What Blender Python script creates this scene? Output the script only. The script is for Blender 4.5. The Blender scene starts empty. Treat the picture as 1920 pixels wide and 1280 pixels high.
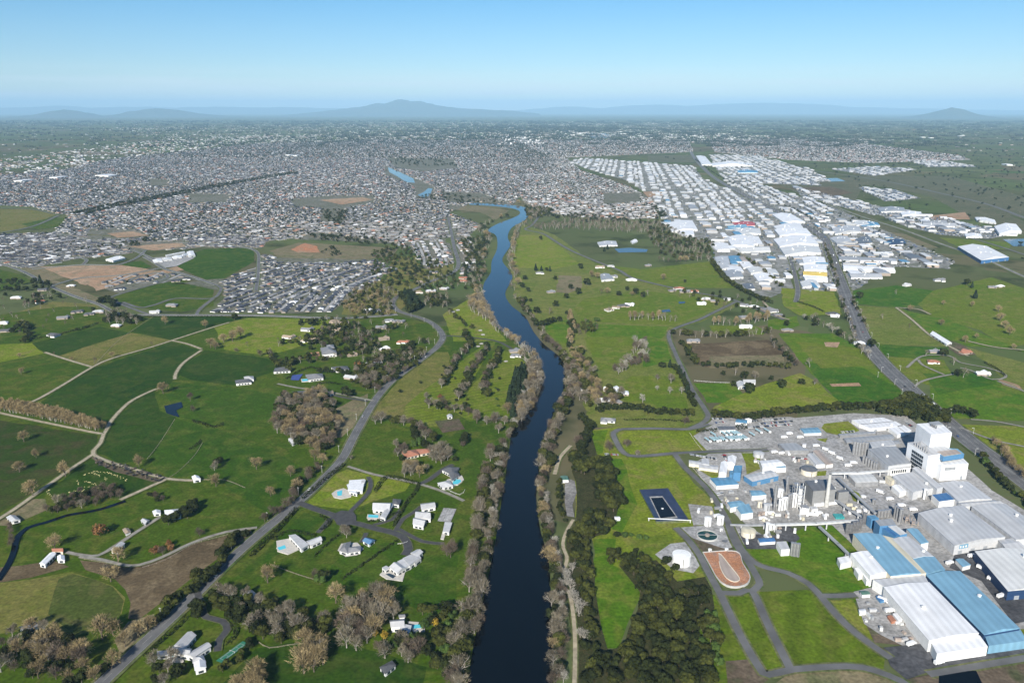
import bpy, math, random
import numpy as np
from mathutils import Vector, noise as mnoise
random.seed(7); RNG = np.random.default_rng(7)
sc = bpy.context.scene
COL = sc.collection
# ------------------------------------------------------------------ camera model (photo pixels 1920x1280 -> metres)
H, FPX, HOR = 400.0, 1490.0, 206.0
PITCH = math.atan((640 - HOR) / FPX)
CP, SP = math.cos(PITCH), math.sin(PITCH)
def G(px, py, z=0.0):
    rx, ru, rf = px - 960.0, 640.0 - py, FPX
    dy = rf * CP + ru * SP; dz = -rf * SP + ru * CP
    t = (z - H) / dz
    return (rx * t, dy * t)
def P(x, y, z=0.0):
    x = np.asarray(x, float); y = np.asarray(y, float); z = z - H
    dep = y * CP - z * SP; up = y * SP + z * CP
    return 960 + FPX * x / dep, 640 - FPX * up / dep
def GP(pts, z=0.0): return [G(a, b, z) for a, b in pts]
def inside(px, py, poly):
    px = np.asarray(px, float); py = np.asarray(py, float)
    r = np.zeros(px.shape, bool); n = len(poly); j = n - 1
    for i in range(n):
        xi, yi = poly[i]; xj, yj = poly[j]
        if yi != yj:
            c = ((yi > py) != (yj > py)) & (px < (xj - xi) * (py - yi) / (yj - yi) + xi)
            r ^= c
        j = i
    return r
# ------------------------------------------------------------------ materials
def s2l(c):
    return tuple((v / 255 / 12.92) if v / 255 <= 0.04045 else ((v / 255 + 0.055) / 1.055) ** 2.4 for v in c)
def newmat(name):
    m = bpy.data.materials.new(name); m.use_nodes = True
    nt = m.node_tree; b = nt.nodes['Principled BSDF']
    return m, nt, b
def mat(name, c, rough=0.8, var=0.2, scale=0.3, c2=None, metal=0.0, spec=0.3, rnd=0.0, stripe=None, detail=4):
    m, nt, b = newmat(name); N = nt.nodes; L = nt.links
    tc = N.new('ShaderNodeTexCoord'); no = N.new('ShaderNodeTexNoise')
    no.inputs['Scale'].default_value = scale; no.inputs['Detail'].default_value = detail
    L.new(tc.outputs['Object'], no.inputs['Vector'])
    rp = N.new('ShaderNodeMapRange'); rp.inputs['From Min'].default_value = 0.32; rp.inputs['From Max'].default_value = 0.68
    L.new(no.outputs['Fac'], rp.inputs['Value'])
    mx = N.new('ShaderNodeMix'); mx.data_type = 'RGBA'
    c2 = c2 or tuple(v * (1 - 1.5 * var) for v in c)
    c1 = tuple(min(1, v * (1 + var)) for v in c) if c2 and var else c
    mx.inputs['A'].default_value = (*c2, 1); mx.inputs['B'].default_value = (*c1, 1)
    L.new(rp.outputs[0], mx.inputs['Factor'])
    out = mx.outputs['Result']
    if stripe:
        w = N.new('ShaderNodeTexWave'); w.inputs['Scale'].default_value = stripe; w.inputs['Distortion'].default_value = 0.2
        L.new(tc.outputs['Object'], w.inputs['Vector'])
        r2 = N.new('ShaderNodeMapRange'); r2.inputs['To Min'].default_value = 0.86; r2.inputs['To Max'].default_value = 1.0
        L.new(w.outputs['Fac'], r2.inputs['Value'])
        h = N.new('ShaderNodeVectorMath'); h.operation = 'SCALE'
        L.new(out, h.inputs[0]); L.new(r2.outputs[0], h.inputs['Scale']); out = h.outputs[0]
    if rnd:
        oi = N.new('ShaderNodeObjectInfo'); r3 = N.new('ShaderNodeMapRange')
        r3.inputs['To Min'].default_value = 1 - rnd; r3.inputs['To Max'].default_value = 1 + rnd
        L.new(oi.outputs['Random'], r3.inputs['Value'])
        h = N.new('ShaderNodeVectorMath'); h.operation = 'SCALE'
        L.new(out, h.inputs[0]); L.new(r3.outputs[0], h.inputs['Scale']); out = h.outputs[0]
    L.new(out, b.inputs['Base Color'])
    b.inputs['Roughness'].default_value = rough; b.inputs['Metallic'].default_value = metal
    b.inputs['Specular IOR Level'].default_value = spec
    return m
def land(name, ca, cb, cc=None, s1=0.006, s2=0.035, s3=0.35, dry=0.5, stripe=None):
    """ground cover: big soft patches, medium mottling, fine grain; world metres"""
    m, nt, b = newmat(name); N = nt.nodes; L = nt.links
    cc = cc or cb
    tc = N.new('ShaderNodeTexCoord')
    def nz(s, d=5, dist=0.6):
        n = N.new('ShaderNodeTexNoise'); n.inputs['Scale'].default_value = s; n.inputs['Detail'].default_value = d
        n.inputs['Distortion'].default_value = dist; L.new(tc.outputs['Object'], n.inputs['Vector']); return n.outputs['Fac']
    def rng(x, a, b_, c=0., d=1.):
        r = N.new('ShaderNodeMapRange'); r.inputs['From Min'].default_value = a; r.inputs['From Max'].default_value = b_
        r.inputs['To Min'].default_value = c; r.inputs['To Max'].default_value = d; L.new(x, r.inputs['Value']); return r.outputs[0]
    def mix(f, a, b_):
        x = N.new('ShaderNodeMix'); x.data_type = 'RGBA'; L.new(f, x.inputs['Factor'])
        for k, v in (('A', a), ('B', b_)):
            if isinstance(v, tuple): x.inputs[k].default_value = (*v, 1)
            else: L.new(v, x.inputs[k])
        return x.outputs['Result']
    o = mix(rng(nz(s1), 0.38, 0.62), ca, cb)
    o = mix(rng(nz(s2, 6, 1.2), dry - .03, dry + 0.16, 0, 0.9), o, cc)
    def scl(o, f):
        h = N.new('ShaderNodeVectorMath'); h.operation = 'SCALE'; L.new(o, h.inputs[0]); L.new(f, h.inputs['Scale']); return h.outputs[0]
    o = scl(o, rng(nz(s3, 3, 0), 0.3, 0.7, 0.70, 1.28))
    o = scl(o, rng(nz(s2 * 2.7, 4, 0.5), 0.3, 0.7, 0.82, 1.16))
    if stripe:
        mp = N.new('ShaderNodeMapping'); mp.inputs['Rotation'].default_value = (0, 0, stripe[1]); L.new(tc.outputs['Object'], mp.inputs['Vector'])
        w = N.new('ShaderNodeTexWave'); w.inputs['Scale'].default_value = stripe[0]; w.inputs['Distortion'].default_value = 1.0
        w.inputs['Detail'].default_value = 1; L.new(mp.outputs[0], w.inputs['Vector']); o = scl(o, rng(w.outputs['Fac'], 0, 1, 0.88, 1.1))
    L.new(o, b.inputs['Base Color']); b.inputs['Roughness'].default_value = 0.95; b.inputs['Specular IOR Level'].default_value = 0.1
    return m
def water(name, c, rough=0.08, bump=0.25, scale=0.12):
    m, nt, b = newmat(name); N = nt.nodes; L = nt.links
    b.inputs['Base Color'].default_value = (*c, 1); b.inputs['Roughness'].default_value = rough; b.inputs['IOR'].default_value = 1.33
    b.inputs['Specular IOR Level'].default_value = 0.5
    tc = N.new('ShaderNodeTexCoord'); n = N.new('ShaderNodeTexNoise'); n.inputs['Scale'].default_value = scale; n.inputs['Detail'].default_value = 3
    L.new(tc.outputs['Object'], n.inputs['Vector']); bp = N.new('ShaderNodeBump'); bp.inputs['Strength'].default_value = bump; bp.inputs['Distance'].default_value = 1.0
    L.new(n.outputs['Fac'], bp.inputs['Height']); L.new(bp.outputs[0], b.inputs['Normal'])
    return m
M = {}
# ------------------------------------------------------------------ mesh builder
class MB:
    def __init__(s): s.v = []; s.f = []; s.m = []
    def face(s, pts, m=0):
        i = len(s.v); s.v.extend([tuple(p) for p in pts]); s.f.append(tuple(range(i, i + len(pts)))); s.m.append(m)
    def prism(s, poly, z0, z1, m=0, mt=None, bottom=False):
        if area(poly) < 0: poly = poly[::-1]
        n = len(poly); mt = m if mt is None else mt
        for i in range(n):
            a = poly[i]; b = poly[(i + 1) % n]
            s.face([(a[0], a[1], z0), (b[0], b[1], z0), (b[0], b[1], z1), (a[0], a[1], z1)], m)
        s.face([(p[0], p[1], z1) for p in poly], mt)
        if bottom: s.face([(p[0], p[1], z0) for p in poly[::-1]], m)
    def box(s, x, y, z0, z1, lx, ly, ang=0, m=0, mt=None, bottom=False):
        c, d = math.cos(ang), math.sin(ang)
        s.prism([(x + c * a * lx / 2 - d * b * ly / 2, y + d * a * lx / 2 + c * b * ly / 2) for a, b in ((-1, -1), (1, -1), (1, 1), (-1, 1))], z0, z1, m, mt, bottom)
    def cyl(s, x, y, z0, z1, r0, r1=None, n=12, m=0, mt=None, cap=True, dome=0.0):
        r1 = r0 if r1 is None else r1; mt = m if mt is None else mt
        cs = [(math.cos(2 * math.pi * i / n), math.sin(2 * math.pi * i / n)) for i in range(n)]
        for i in range(n):
            a = cs[i]; b = cs[(i + 1) % n]
            s.face([(x + a[0] * r0, y + a[1] * r0, z0), (x + b[0] * r0, y + b[1] * r0, z0), (x + b[0] * r1, y + b[1] * r1, z1), (x + a[0] * r1, y + a[1] * r1, z1)], m)
            if dome: s.face([(x + a[0] * r1, y + a[1] * r1, z1), (x + b[0] * r1, y + b[1] * r1, z1), (x, y, z1 + dome)], mt)
        if cap and not dome: s.face([(x + a[0] * r1, y + a[1] * r1, z1) for a in cs], mt)
    def tube(s, p, q, r0, r1=None, n=4, m=0):
        r1 = r0 if r1 is None else r1
        p = Vector(p); q = Vector(q); d = (q - p)
        if d.length < 1e-6: return
        d.normalize(); a = d.orthogonal().normalized(); b = d.cross(a)
        cs = [(math.cos(2 * math.pi * i / n), math.sin(2 * math.pi * i / n)) for i in range(n)]
        for i in range(n):
            u = cs[i]; w = cs[(i + 1) % n]
            s.face([p + (a * u[0] + b * u[1]) * r0, p + (a * w[0] + b * w[1]) * r0, q + (a * w[0] + b * w[1]) * r1, q + (a * u[0] + b * u[1]) * r1], m)
    def roof(s, q, z0, rise, hip=0.0, m=0, over=0.5, th=0.25, gm=None, gb=None):
        """q: 4 corners; ridge along the longer axis; hip = inset share of the ridge at each end. gb: MB that gets the gable triangles."""
        if area(q) < 0: q = q[::-1]
        q = [Vector((a[0], a[1])) for a in q]
        if (q[1] - q[0]).length + (q[2] - q[3]).length < (q[2] - q[1]).length + (q[3] - q[0]).length: q = q[1:] + q[:1]
        # edges 0-1 and 3-2 are the long eaves
        u = (q[1] - q[0]).normalized(); w = (q[3] - q[0]).normalized()
        if gb is not None and hip == 0:
            for a, b in ((q[0], q[3]), (q[2], q[1])):
                c = (a + b) / 2; gb.face([(b.x, b.y, z0), (a.x, a.y, z0), (c.x, c.y, z0 + rise)], gm or 0)
        e = [q[0] - u * over - w * over, q[1] + u * over - w * over, q[2] + u * over + w * over, q[3] - u * over + w * over]
        r0 = (e[0] + e[3]) / 2; r1 = (e[1] + e[2]) / 2; d = r1 - r0
        wd = (e[3] - e[0]).length / 2; k = min(0.45, hip * wd / max(d.length, 1e-3))
        r0, r1 = r0 + d * k, r1 - d * k
        zt = z0 + rise + 0.15; zb = z0 + 0.0
        E = [(p.x, p.y, zb + 0.06) for p in e]; R0 = (r0.x, r0.y, zt); R1 = (r1.x, r1.y, zt)
        s.face([E[0], E[1], R1, R0], m); s.face([E[2], E[3], R0, R1], m)
        s.face([E[1], E[2], R1], m); s.face([E[3], E[0], R0], m)
        B = [(p.x, p.y, zb - th) for p in e]
        for i in range(4):
            j = (i + 1) % 4; s.face([B[i], B[j], E[j], E[i]], m)
    def arrays(s):
        V = np.array(s.v, float); T = np.array([len(f) for f in s.f]); Lp = np.concatenate([np.array(f) for f in s.f]); return V, Lp, T, np.array(s.m)
    def mesh(s, name, mats, org=(0, 0, 0), smooth=False):
        me = bpy.data.meshes.new(name)
        ox, oy, oz = org
        me.from_pydata([(a - ox, b - oy, c - oz) for a, b, c in s.v], [], s.f)
        for k in mats: me.materials.append(M[k] if isinstance(k, str) else k)
        if len(mats) > 1: me.polygons.foreach_set('material_index', s.m)
        if smooth: me.polygons.foreach_set('use_smooth', [True] * len(s.f))
        me.update(); return me
def area(p): return sum(p[i][0] * p[(i + 1) % len(p)][1] - p[(i + 1) % len(p)][0] * p[i][1] for i in range(len(p))) / 2
def cen(p): return (sum(a[0] for a in p) / len(p), sum(a[1] for a in p) / len(p))
AUTO = []; N_OBJ = 0
def tag(o, label=None, cat=None, group=None, kind=None):
    if label: o['label'] = label
    if cat: o['category'] = cat
    if group: o['group'] = group
    if kind: o['kind'] = kind
    return o
def auto(o, look, cat, group, x, y):
    o['category'] = cat
    if group: o['group'] = group
    AUTO.append((o, look, x, y)); return o
def link(name, me, parent=None, loc=(0, 0, 0), rot=0.0, scl=None):
    o = bpy.data.objects.new(name, me); COL.objects.link(o)
    if parent is not None: o.parent = parent
    o.location = loc
    if rot: o.rotation_euler = (0, 0, rot)
    if scl: o.scale = scl if isinstance(scl, tuple) else (scl,) * 3
    return o
def empty(name, x, y, z=0.0, rot=0.0):
    o = bpy.data.objects.new(name, None); COL.objects.link(o); o.location = (x, y, z); o.rotation_euler = (0, 0, rot); o.empty_display_size = 1; return o
def part(name, mb, mats, parent, org, smooth=False):
    if isinstance(mats, str): mats = [mats]
    return link(name, mb.mesh(name, mats, org, smooth), parent)
def copy_tree(o, parent=None):
    c = o.copy(); COL.objects.link(c)
    if parent is not None: c.parent = parent
    for ch in list(KIDS.get(o.name, ())): copy_tree(ch, c)
    return c
KIDS = {}
def merged(name, protos, pl, mats, label=None, cat=None, kind='stuff'):
    """one mesh from many transformed copies. protos: list of arrays(); pl: array rows (proto, x, y, z, rot, sx, sy, sz)"""
    pl = np.asarray(pl, float); Vs = []; Ls = []; Ts = []; Ms = []; off = 0
    for k, (V, Lp, T, Mi) in enumerate(protos):
        q = pl[pl[:, 0] == k]
        if not len(q): continue
        c = np.cos(q[:, 4])[:, None]; s = np.sin(q[:, 4])[:, None]
        X = V[None, :, 0] * q[:, 5:6]; Y = V[None, :, 1] * q[:, 6:7]; Z = V[None, :, 2] * q[:, 7:8]
        W = np.stack([c * X - s * Y + q[:, 1:2], s * X + c * Y + q[:, 2:3], Z + q[:, 3:4]], -1).reshape(-1, 3)
        n = len(q); Vs.append(W)
        Ls.append((Lp[None, :] + (np.arange(n) * len(V))[:, None] + off).ravel()); off += n * len(V)
        Ts.append(np.tile(T, n)); Ms.append(np.tile(Mi, n))
    V = np.concatenate(Vs); Lp = np.concatenate(Ls).astype(np.int32); T = np.concatenate(Ts).astype(np.int32); Mi = np.concatenate(Ms).astype(np.int32)
    me = bpy.data.meshes.new(name); me.vertices.add(len(V)); me.loops.add(len(Lp)); me.polygons.add(len(T))
    me.vertices.foreach_set('co', V.astype(np.float32).ravel()); me.loops.foreach_set('vertex_index', Lp)
    me.polygons.foreach_set('loop_start', np.concatenate([[0], np.cumsum(T)[:-1]]).astype(np.int32)); me.polygons.foreach_set('loop_total', T)
    for k in mats: me.materials.append(M[k])
    me.polygons.foreach_set('material_index', Mi); me.update(calc_edges=True); me.validate()
    o = link(name, me); tag(o, label, cat, kind=kind); return o
# ------------------------------------------------------------------ sheets on the ground
ZL = {}
def zlayer(base):
    ZL[base] = ZL.get(base, 0) + 1; return base + 0.002 * (ZL[base] % 190)
from mathutils.geometry import tessellate_polygon
def sheet(name, pts, m, base=0.05, px=True, label=None, cat=None, kind='structure', jit=0.0, th=0.0):
    w = GP(pts) if px else pts
    if jit:   # soften ruled outlines a little
        q = []
        for i in range(len(w)):
            a = w[i]; b = w[(i + 1) % len(w)]; n = max(1, int(math.dist(a, b) / 25))
            for k in range(n):
                t = k / n; x = a[0] + (b[0] - a[0]) * t; y = a[1] + (b[1] - a[1]) * t
                d = jit if k else 0; q.append((x + random.uniform(-d, d), y + random.uniform(-d, d)))
        w = q
    z = zlayer(base); cx, cy = cen(w)
    me = bpy.data.meshes.new(name)
    tris = tessellate_polygon([[Vector((a, b, 0)) for a, b in w]])
    me.from_pydata([(a, b, z) for a, b in w], [], [t if area([w[k] for k in t]) > 0 else t[::-1] for t in tris])
    me.materials.append(M[m]); me.update()
    o = link(name, me); tag(o, label, cat, kind=kind); return o
def spline(pts, step=8.0):
    """Catmull-Rom through world points"""
    out = []; n = len(pts)
    for i in range(n - 1):
        p0 = pts[max(0, i - 1)]; p1 = pts[i]; p2 = pts[i + 1]; p3 = pts[min(n - 1, i + 2)]
        k = max(2, min(40, int(math.dist(p1, p2) / step)))
        for j in range(k):
            t = j / k
            out.append(tuple(0.5 * (2 * p1[a] + (p2[a] - p0[a]) * t + (2 * p0[a] - 5 * p1[a] + 4 * p2[a] - p3[a]) * t * t + (3 * p1[a] - p0[a] - 3 * p2[a] + p3[a]) * t ** 3) for a in (0, 1)))
    out.append(tuple(pts[-1])); return out
def offs(line, d):
    r = []
    for i, p in enumerate(line):
        a = line[max(0, i - 1)]; b = line[min(len(line) - 1, i + 1)]; L_ = math.dist(a, b) or 1
        r.append((p[0] - (b[1] - a[1]) / L_ * d, p[1] + (b[0] - a[0]) / L_ * d))
    return r
def ribbon(mb, line, w, z, off=0.0, m=0, dash=None):
    a = offs(line, off - w / 2); b = offs(line, off + w / 2)
    for i in range(len(line) - 1):
        if dash and (i // dash) % 2: continue
        mb.face([(*a[i], z), (*a[i + 1], z), (*b[i + 1], z), (*b[i], z)], m)
ROADS = []
def road(name, pts, w, m='asphalt', base=0.92, kerb=True, lines=True, verge=2.5, px=True, vm='verge', edge=None):
    ln = spline(GP(pts) if px else pts, 10.0); ROADS.append((ln, w))
    z = zlayer(base)
    if verge:
        mb = MB(); ribbon(mb, ln, w + 2 * verge, z - 0.12); tag(link('road_verge', mb.mesh('road_verge', [vm])), kind='structure')
    mb = MB(); ribbon(mb, ln, w, z); o = tag(link(name, mb.mesh(name, [m])), kind='structure')
    if lines:
        mb = MB(); 
        if w > 16:
            for d in (-w / 4, w / 4): ribbon(mb, ln, 0.25, z + 0.03, d, dash=1)
            for d in (-w / 2 + 1, w / 2 - 1, -0.9, 0.9): ribbon(mb, ln, 0.25, z + 0.03, d)
        else:
            ribbon(mb, ln, 0.15, z + 0.03, 0, dash=1)
            for d in (-w / 2 + .6, w / 2 - .6): ribbon(mb, ln, 0.12, z + 0.03, d)
        tag(link('road_marking', mb.mesh('road_marking', ['paint'])), kind='structure')
    if kerb:
        mb = MB()
        for d in (-w / 2 - 0.15, w / 2 + 0.15):
            a = offs(ln, d - .15); b = offs(ln, d + .15)
            for i in range(len(ln) - 1):
                mb.face([(*a[i], z + .13), (*a[i + 1], z + .13), (*b[i + 1], z + .13), (*b[i], z + .13)])
                mb.face([(*a[i], 0), (*a[i + 1], 0), (*a[i + 1], z + .13), (*a[i], z + .13)]); mb.face([(*b[i + 1], 0), (*b[i], 0), (*b[i], z + .13), (*b[i + 1], z + .13)])
        tag(link('kerb', mb.mesh('kerb', ['concrete'])), kind='structure')
    return ln
# ------------------------------------------------------------------ world, sun, camera, haze
EXPO = 0.64
SUN_EL, SUN_AZ = math.radians(30), math.radians(14)   # shadows run 14 deg right of straight ahead
w = bpy.data.worlds.new('World'); sc.world = w; w.use_nodes = True
nt = w.node_tree; N, L = nt.nodes, nt.links; bg = N['Background']
sky = N.new('ShaderNodeTexSky'); sky.sky_type = 'NISHITA'; sky.sun_disc = False
sky.sun_elevation = SUN_EL; sky.sun_rotation = math.pi + SUN_AZ; sky.altitude = 400
sky.air_density = 1.0; sky.dust_density = 0.0; sky.ozone_density = 4.0
# thin low bands of cloud over the horizon
tc = N.new('ShaderNodeTexCoord'); sx = N.new('ShaderNodeSeparateXYZ'); L.new(tc.outputs['Generated'], sx.inputs[0])
mp = N.new('ShaderNodeMapping'); mp.inputs['Scale'].default_value = (5, 5, 110); L.new(tc.outputs['Generated'], mp.inputs[0])
cn = N.new('ShaderNodeTexNoise'); cn.inputs['Scale'].default_value = 1.3; cn.inputs['Detail'].default_value = 7; L.new(mp.outputs[0], cn.inputs['Vector'])
c1 = N.new('ShaderNodeMapRange'); c1.inputs['From Min'].default_value = 0.38; c1.inputs['From Max'].default_value = 0.72; c1.inputs['To Max'].default_value = 0.8; L.new(cn.outputs['Fac'], c1.inputs['Value'])
c2 = N.new('ShaderNodeMapRange'); c2.inputs['From Min'].default_value = 0.05; c2.inputs['From Max'].default_value = 0.012; L.new(sx.outputs['Z'], c2.inputs['Value'])
mm = N.new('ShaderNodeMath'); mm.operation = 'MULTIPLY'; L.new(c1.outputs[0], mm.inputs[0]); L.new(c2.outputs[0], mm.inputs[1])
mx = N.new('ShaderNodeMix'); mx.data_type = 'RGBA'; L.new(mm.outputs[0], mx.inputs['Factor']); 
tr = N.new('ShaderNodeValToRGB'); L.new(sx.outputs['Z'], tr.inputs[0]); te = tr.color_ramp.elements   # clear winter air: the sky deepens quickly above the horizon
te[0].position = 0.0; te[0].color = (1, 1, 1, 1); te[1].position = .13; te[1].color = (.50, .83, 1, 1); x = te.new(.06); x.color = (.72, .88, 1, 1); x = te.new(.6); x.color = (.60, .85, 1, 1)
tm = N.new('ShaderNodeMix'); tm.data_type = 'RGBA'; tm.blend_type = 'MULTIPLY'; tm.inputs['Factor'].default_value = 1; L.new(sky.outputs[0], tm.inputs['A']); L.new(tr.outputs[0], tm.inputs['B']); L.new(tm.outputs['Result'], mx.inputs['A']); mx.inputs['B'].default_value = (8.6, 9.0, 9.4, 1)
L.new(mx.outputs['Result'], bg.inputs['Color']); bg.inputs['Strength'].default_value = 0.0695
sl = bpy.data.lights.new('sun', 'SUN'); sl.energy = 5.0; sl.angle = math.radians(0.5); sl.color = (1.0, 0.95, 0.865)
so = bpy.data.objects.new('sun', sl); COL.objects.link(so); so.location = (0, 0, 900)
d = Vector((math.sin(SUN_AZ) * math.cos(SUN_EL), math.cos(SUN_AZ) * math.cos(SUN_EL), -math.sin(SUN_EL)))
so.rotation_euler = d.to_track_quat('-Z', 'Y').to_euler()
cam = bpy.data.cameras.new('camera'); cam.sensor_width = 36; cam.lens = FPX / 1920 * 36; cam.clip_start = 5; cam.clip_end = 400000
co = bpy.data.objects.new('camera', cam); COL.objects.link(co); co.location = (0, 0, H); co.rotation_euler = (math.pi / 2 - PITCH, 0, 0); sc.camera = co
sc.view_settings.view_transform = 'Standard'; sc.view_settings.look = 'None'; sc.view_settings.exposure = EXPO; sc.view_settings.gamma = 1
sc.render.engine = 'CYCLES'; sc.cycles.max_bounces = 4; sc.cycles.diffuse_bounces = 2; sc.cycles.glossy_bounces = 2; sc.cycles.volume_bounces = 0
sc.cycles.transparent_max_bounces = 4; sc.cycles.caustics_reflective = False; sc.cycles.caustics_refractive = False; sc.cycles.sample_clamp_indirect = 4
HAZE_D = 2.4e-5
mb = MB(); mb.prism([(-110000, -3000), (110000, -3000), (110000, 125000), (-110000, 125000)], -2, 1600, bottom=True)
hm = bpy.data.materials.new('haze'); hm.use_nodes = True; hn = hm.node_tree; hn.nodes.remove(hn.nodes['Principled BSDF'])
vp = hn.nodes.new('ShaderNodeVolumePrincipled'); vp.inputs['Color'].default_value = (0.45, 0.75, 1.0, 1); vp.inputs['Density'].default_value = HAZE_D; vp.inputs['Anisotropy'].default_value = -0.13
hn.links.new(vp.outputs[0], hn.nodes['Material Output'].inputs['Volume']); M['haze'] = hm
hz = link('haze', mb.mesh('haze', ['haze'])); hz['kind'] = 'stuff'
# ------------------------------------------------------------------ materials
M['g1'] = land('grass_lush', (.017, .048, .002), (.026, .060, .003), (.045, .068, .009))
M['g2'] = land('grass_mid', (.038, .078, .003), (.056, .092, .005), (.090, .105, .015))
M['g3'] = land('grass_lime', (.120, .170, .010), (.155, .190, .016), (.190, .180, .045))
M['g4'] = land('grass_bright', (.026, .068, .002), (.038, .082, .003), (.068, .098, .011))
M['gm'] = land('grass_mown', (.060, .115, .004), (.085, .130, .007), (.125, .145, .02), stripe=(0.012, 0.35))
M['gf'] = land('grass_fairway', (.085, .135, .006), (.120, .155, .012), (.150, .160, .03), stripe=(0.03, 1.1))
M['ol'] = land('pasture_dry', (.135, .135, .030), (.165, .145, .045), (.100, .120, .018))
M['dk2'] = land('pasture_dark_olive', (.050, .075, .012), (.070, .085, .018), (.11, .105, .035)); M['olf'] = land('rough_pasture', (.095, .098, .05), (.125, .118, .068), (.075, .09, .035)); M['g1r'] = land('grass_lush_right', (.030, .095, .003), (.048, .115, .004), (.080, .125, .012)); M['g2r'] = land('grass_mid_right', (.085, .138, .008), (.115, .150, .012), (.145, .155, .03)); M['g4r'] = land('grass_bright_right', (.055, .128, .004), (.080, .145, .006), (.125, .155, .02)); M['olr'] = land('pasture_dry_right', (.125, .150, .028), (.155, .160, .04), (.095, .135, .015))  # dk2: darker olive-brown pasture, the field's own colour
M['dk'] = land('pasture_dark', (.026, .052, .005), (.040, .062, .008), (.055, .052, .018))
M['br'] = land('bare_field', (.085, .062, .034), (.115, .085, .048), (.17, .13, .075), s1=.01, s2=.03)
M['tn'] = land('dry_field', (.16, .135, .075), (.20, .165, .095), (.11, .12, .05))
M['dirt'] = land('earthworks', (.33, .20, .12), (.38, .26, .17), (.22, .18, .11))
M['red'] = land('red_earth', (.42, .17, .08), (.36, .20, .12), (.30, .22, .14))
M['grav'] = land('gravel_yard', (.20, .19, .18), (.26, .25, .235), (.15, .145, .14), s1=.03)
M['conc'] = land('concrete_yard', (.30, .295, .29), (.38, .375, .365), (.24, .235, .225), s1=.02, s2=.07)
M['lot'] = land('asphalt_yard', (.30, .292, .278), (.36, .35, .335), (.24, .233, .22), s1=.02)
M['dasph'] = land('dark_asphalt', (.075, .076, .08), (.095, .095, .10), (.055, .055, .06), s1=.03)
M['verge'] = land('verge_grass', (.10, .12, .040), (.13, .135, .06), (.06, .10, .025))
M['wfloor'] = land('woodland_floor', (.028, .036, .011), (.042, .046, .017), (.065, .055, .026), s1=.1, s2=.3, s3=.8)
M['subg'] = land('suburb_ground', (.135, .135, .10), (.175, .165, .135), (.085, .10, .05), s1=.006, s2=.05, s3=.1)
M['mulch'] = land('mulch', (.10, .075, .05), (.13, .10, .07), (.07, .08, .035))
M['asphalt'] = mat('asphalt', (.125, .125, .125), .9, .18, .05)
M['track'] = mat('farm_track', (.36, .31, .22), .95, .2, .2)
M['trackg'] = mat('grey_track', (.25, .235, .20), .95, .2, .2)
M['drive'] = mat('driveway', (.06, .06, .062), .9, .15, .2)
M['concrete'] = mat('concrete', (.48, .47, .44), .85, .12, .3)
M['paint'] = mat('road_paint', (.42, .42, .40), .7, .1, .5)
M['street'] = mat('street_concrete', (.34, .335, .325), .9, .12, .02)
M['river'] = water('river_water', (.0005, .0012, .0018), .06, .12, .08)
M['pond'] = water('pond_water', (.012, .028, .035), .08, .2, .2)
M['bluep'] = water('blue_pond', (.03, .05, .07), .15, .2, .2)
M['pool'] = water('pool_water', (.10, .52, .62), .05, .1, .6)
# ground: one sheet to the horizon, with a patchwork of paddocks that shows far off
def far_ground():
    m, nt, b = newmat('ground'); N = nt.nodes; L = nt.links
    tc = N.new('ShaderNodeTexCoord')
    mp = N.new('ShaderNodeMapping'); mp.inputs['Rotation'].default_value = (0, 0, .5); mp.inputs['Scale'].default_value = (1, .75, 1); L.new(tc.outputs['Object'], mp.inputs[0])
    v = N.new('ShaderNodeTexVoronoi'); v.inputs['Scale'].default_value = 1 / 420; v.inputs['Randomness'].default_value = .8; v.distance = 'CHEBYCHEV'; L.new(mp.outputs[0], v.inputs['Vector'])
    sp = N.new('ShaderNodeSeparateColor'); L.new(v.outputs['Color'], sp.inputs[0])
    r = N.new('ShaderNodeValToRGB'); e = r.color_ramp.elements; e[0].position = 0; e[0].color = (.08, .105, .04, 1); e[1].position = 1; e[1].color = (.15, .145, .075, 1)
    for p, c in ((.25, (.095, .13, .045)), (.5, (.12, .14, .06)), (.7, (.075, .12, .035)), (.88, (.14, .115, .07))):
        x = e.new(p); x.color = (*c, 1)
    L.new(sp.outputs[0], r.inputs[0]); o = r.outputs[0]
    for s, lo, hi, a, c in ((.0012, .40, .62, .65, (.085, .09, .045)), (.008, .52, .66, .8, (.035, .048, .02)), (.05, .56, .70, .6, (.12, .115, .06))):
        n = N.new('ShaderNodeTexNoise'); n.inputs['Scale'].default_value = s; n.inputs['Detail'].default_value = 6; L.new(tc.outputs['Object'], n.inputs['Vector'])
        g = N.new('ShaderNodeMapRange'); g.inputs['From Min'].default_value = lo; g.inputs['From Max'].default_value = hi; g.inputs['To Max'].default_value = a; L.new(n.outputs['Fac'], g.inputs['Value'])
        x = N.new('ShaderNodeMix'); x.data_type = 'RGBA'; L.new(g.outputs[0], x.inputs['Factor']); L.new(o, x.inputs['A']); x.inputs['B'].default_value = (*c, 1); o = x.outputs['Result']
    L.new(o, b.inputs['Base Color']); b.inputs['Roughness'].default_value = 1; b.inputs['Specular IOR Level'].default_value = 0.0
    return m
M['ground'] = far_ground()
mb = MB(); ys = [-1500, 0] + [400 * 1.35 ** k for k in range(20)]; ys = [y for y in ys if y < 150000] + [150000]
for i in range(len(ys) - 1):
    y0, y1 = ys[i], ys[i + 1]
    for k in range(-8, 8):
        X = lambda t, y: t / 8 * (max(y, 1500) * 1.2 + 2500)
        mb.face([(X(k, y0), y0, 0), (X(k + 1, y0), y0, 0), (X(k + 1, y1), y1, 0), (X(k, y1), y1, 0)])
tag(link('ground', mb.mesh('ground', ['ground'])), kind='structure')
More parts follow.
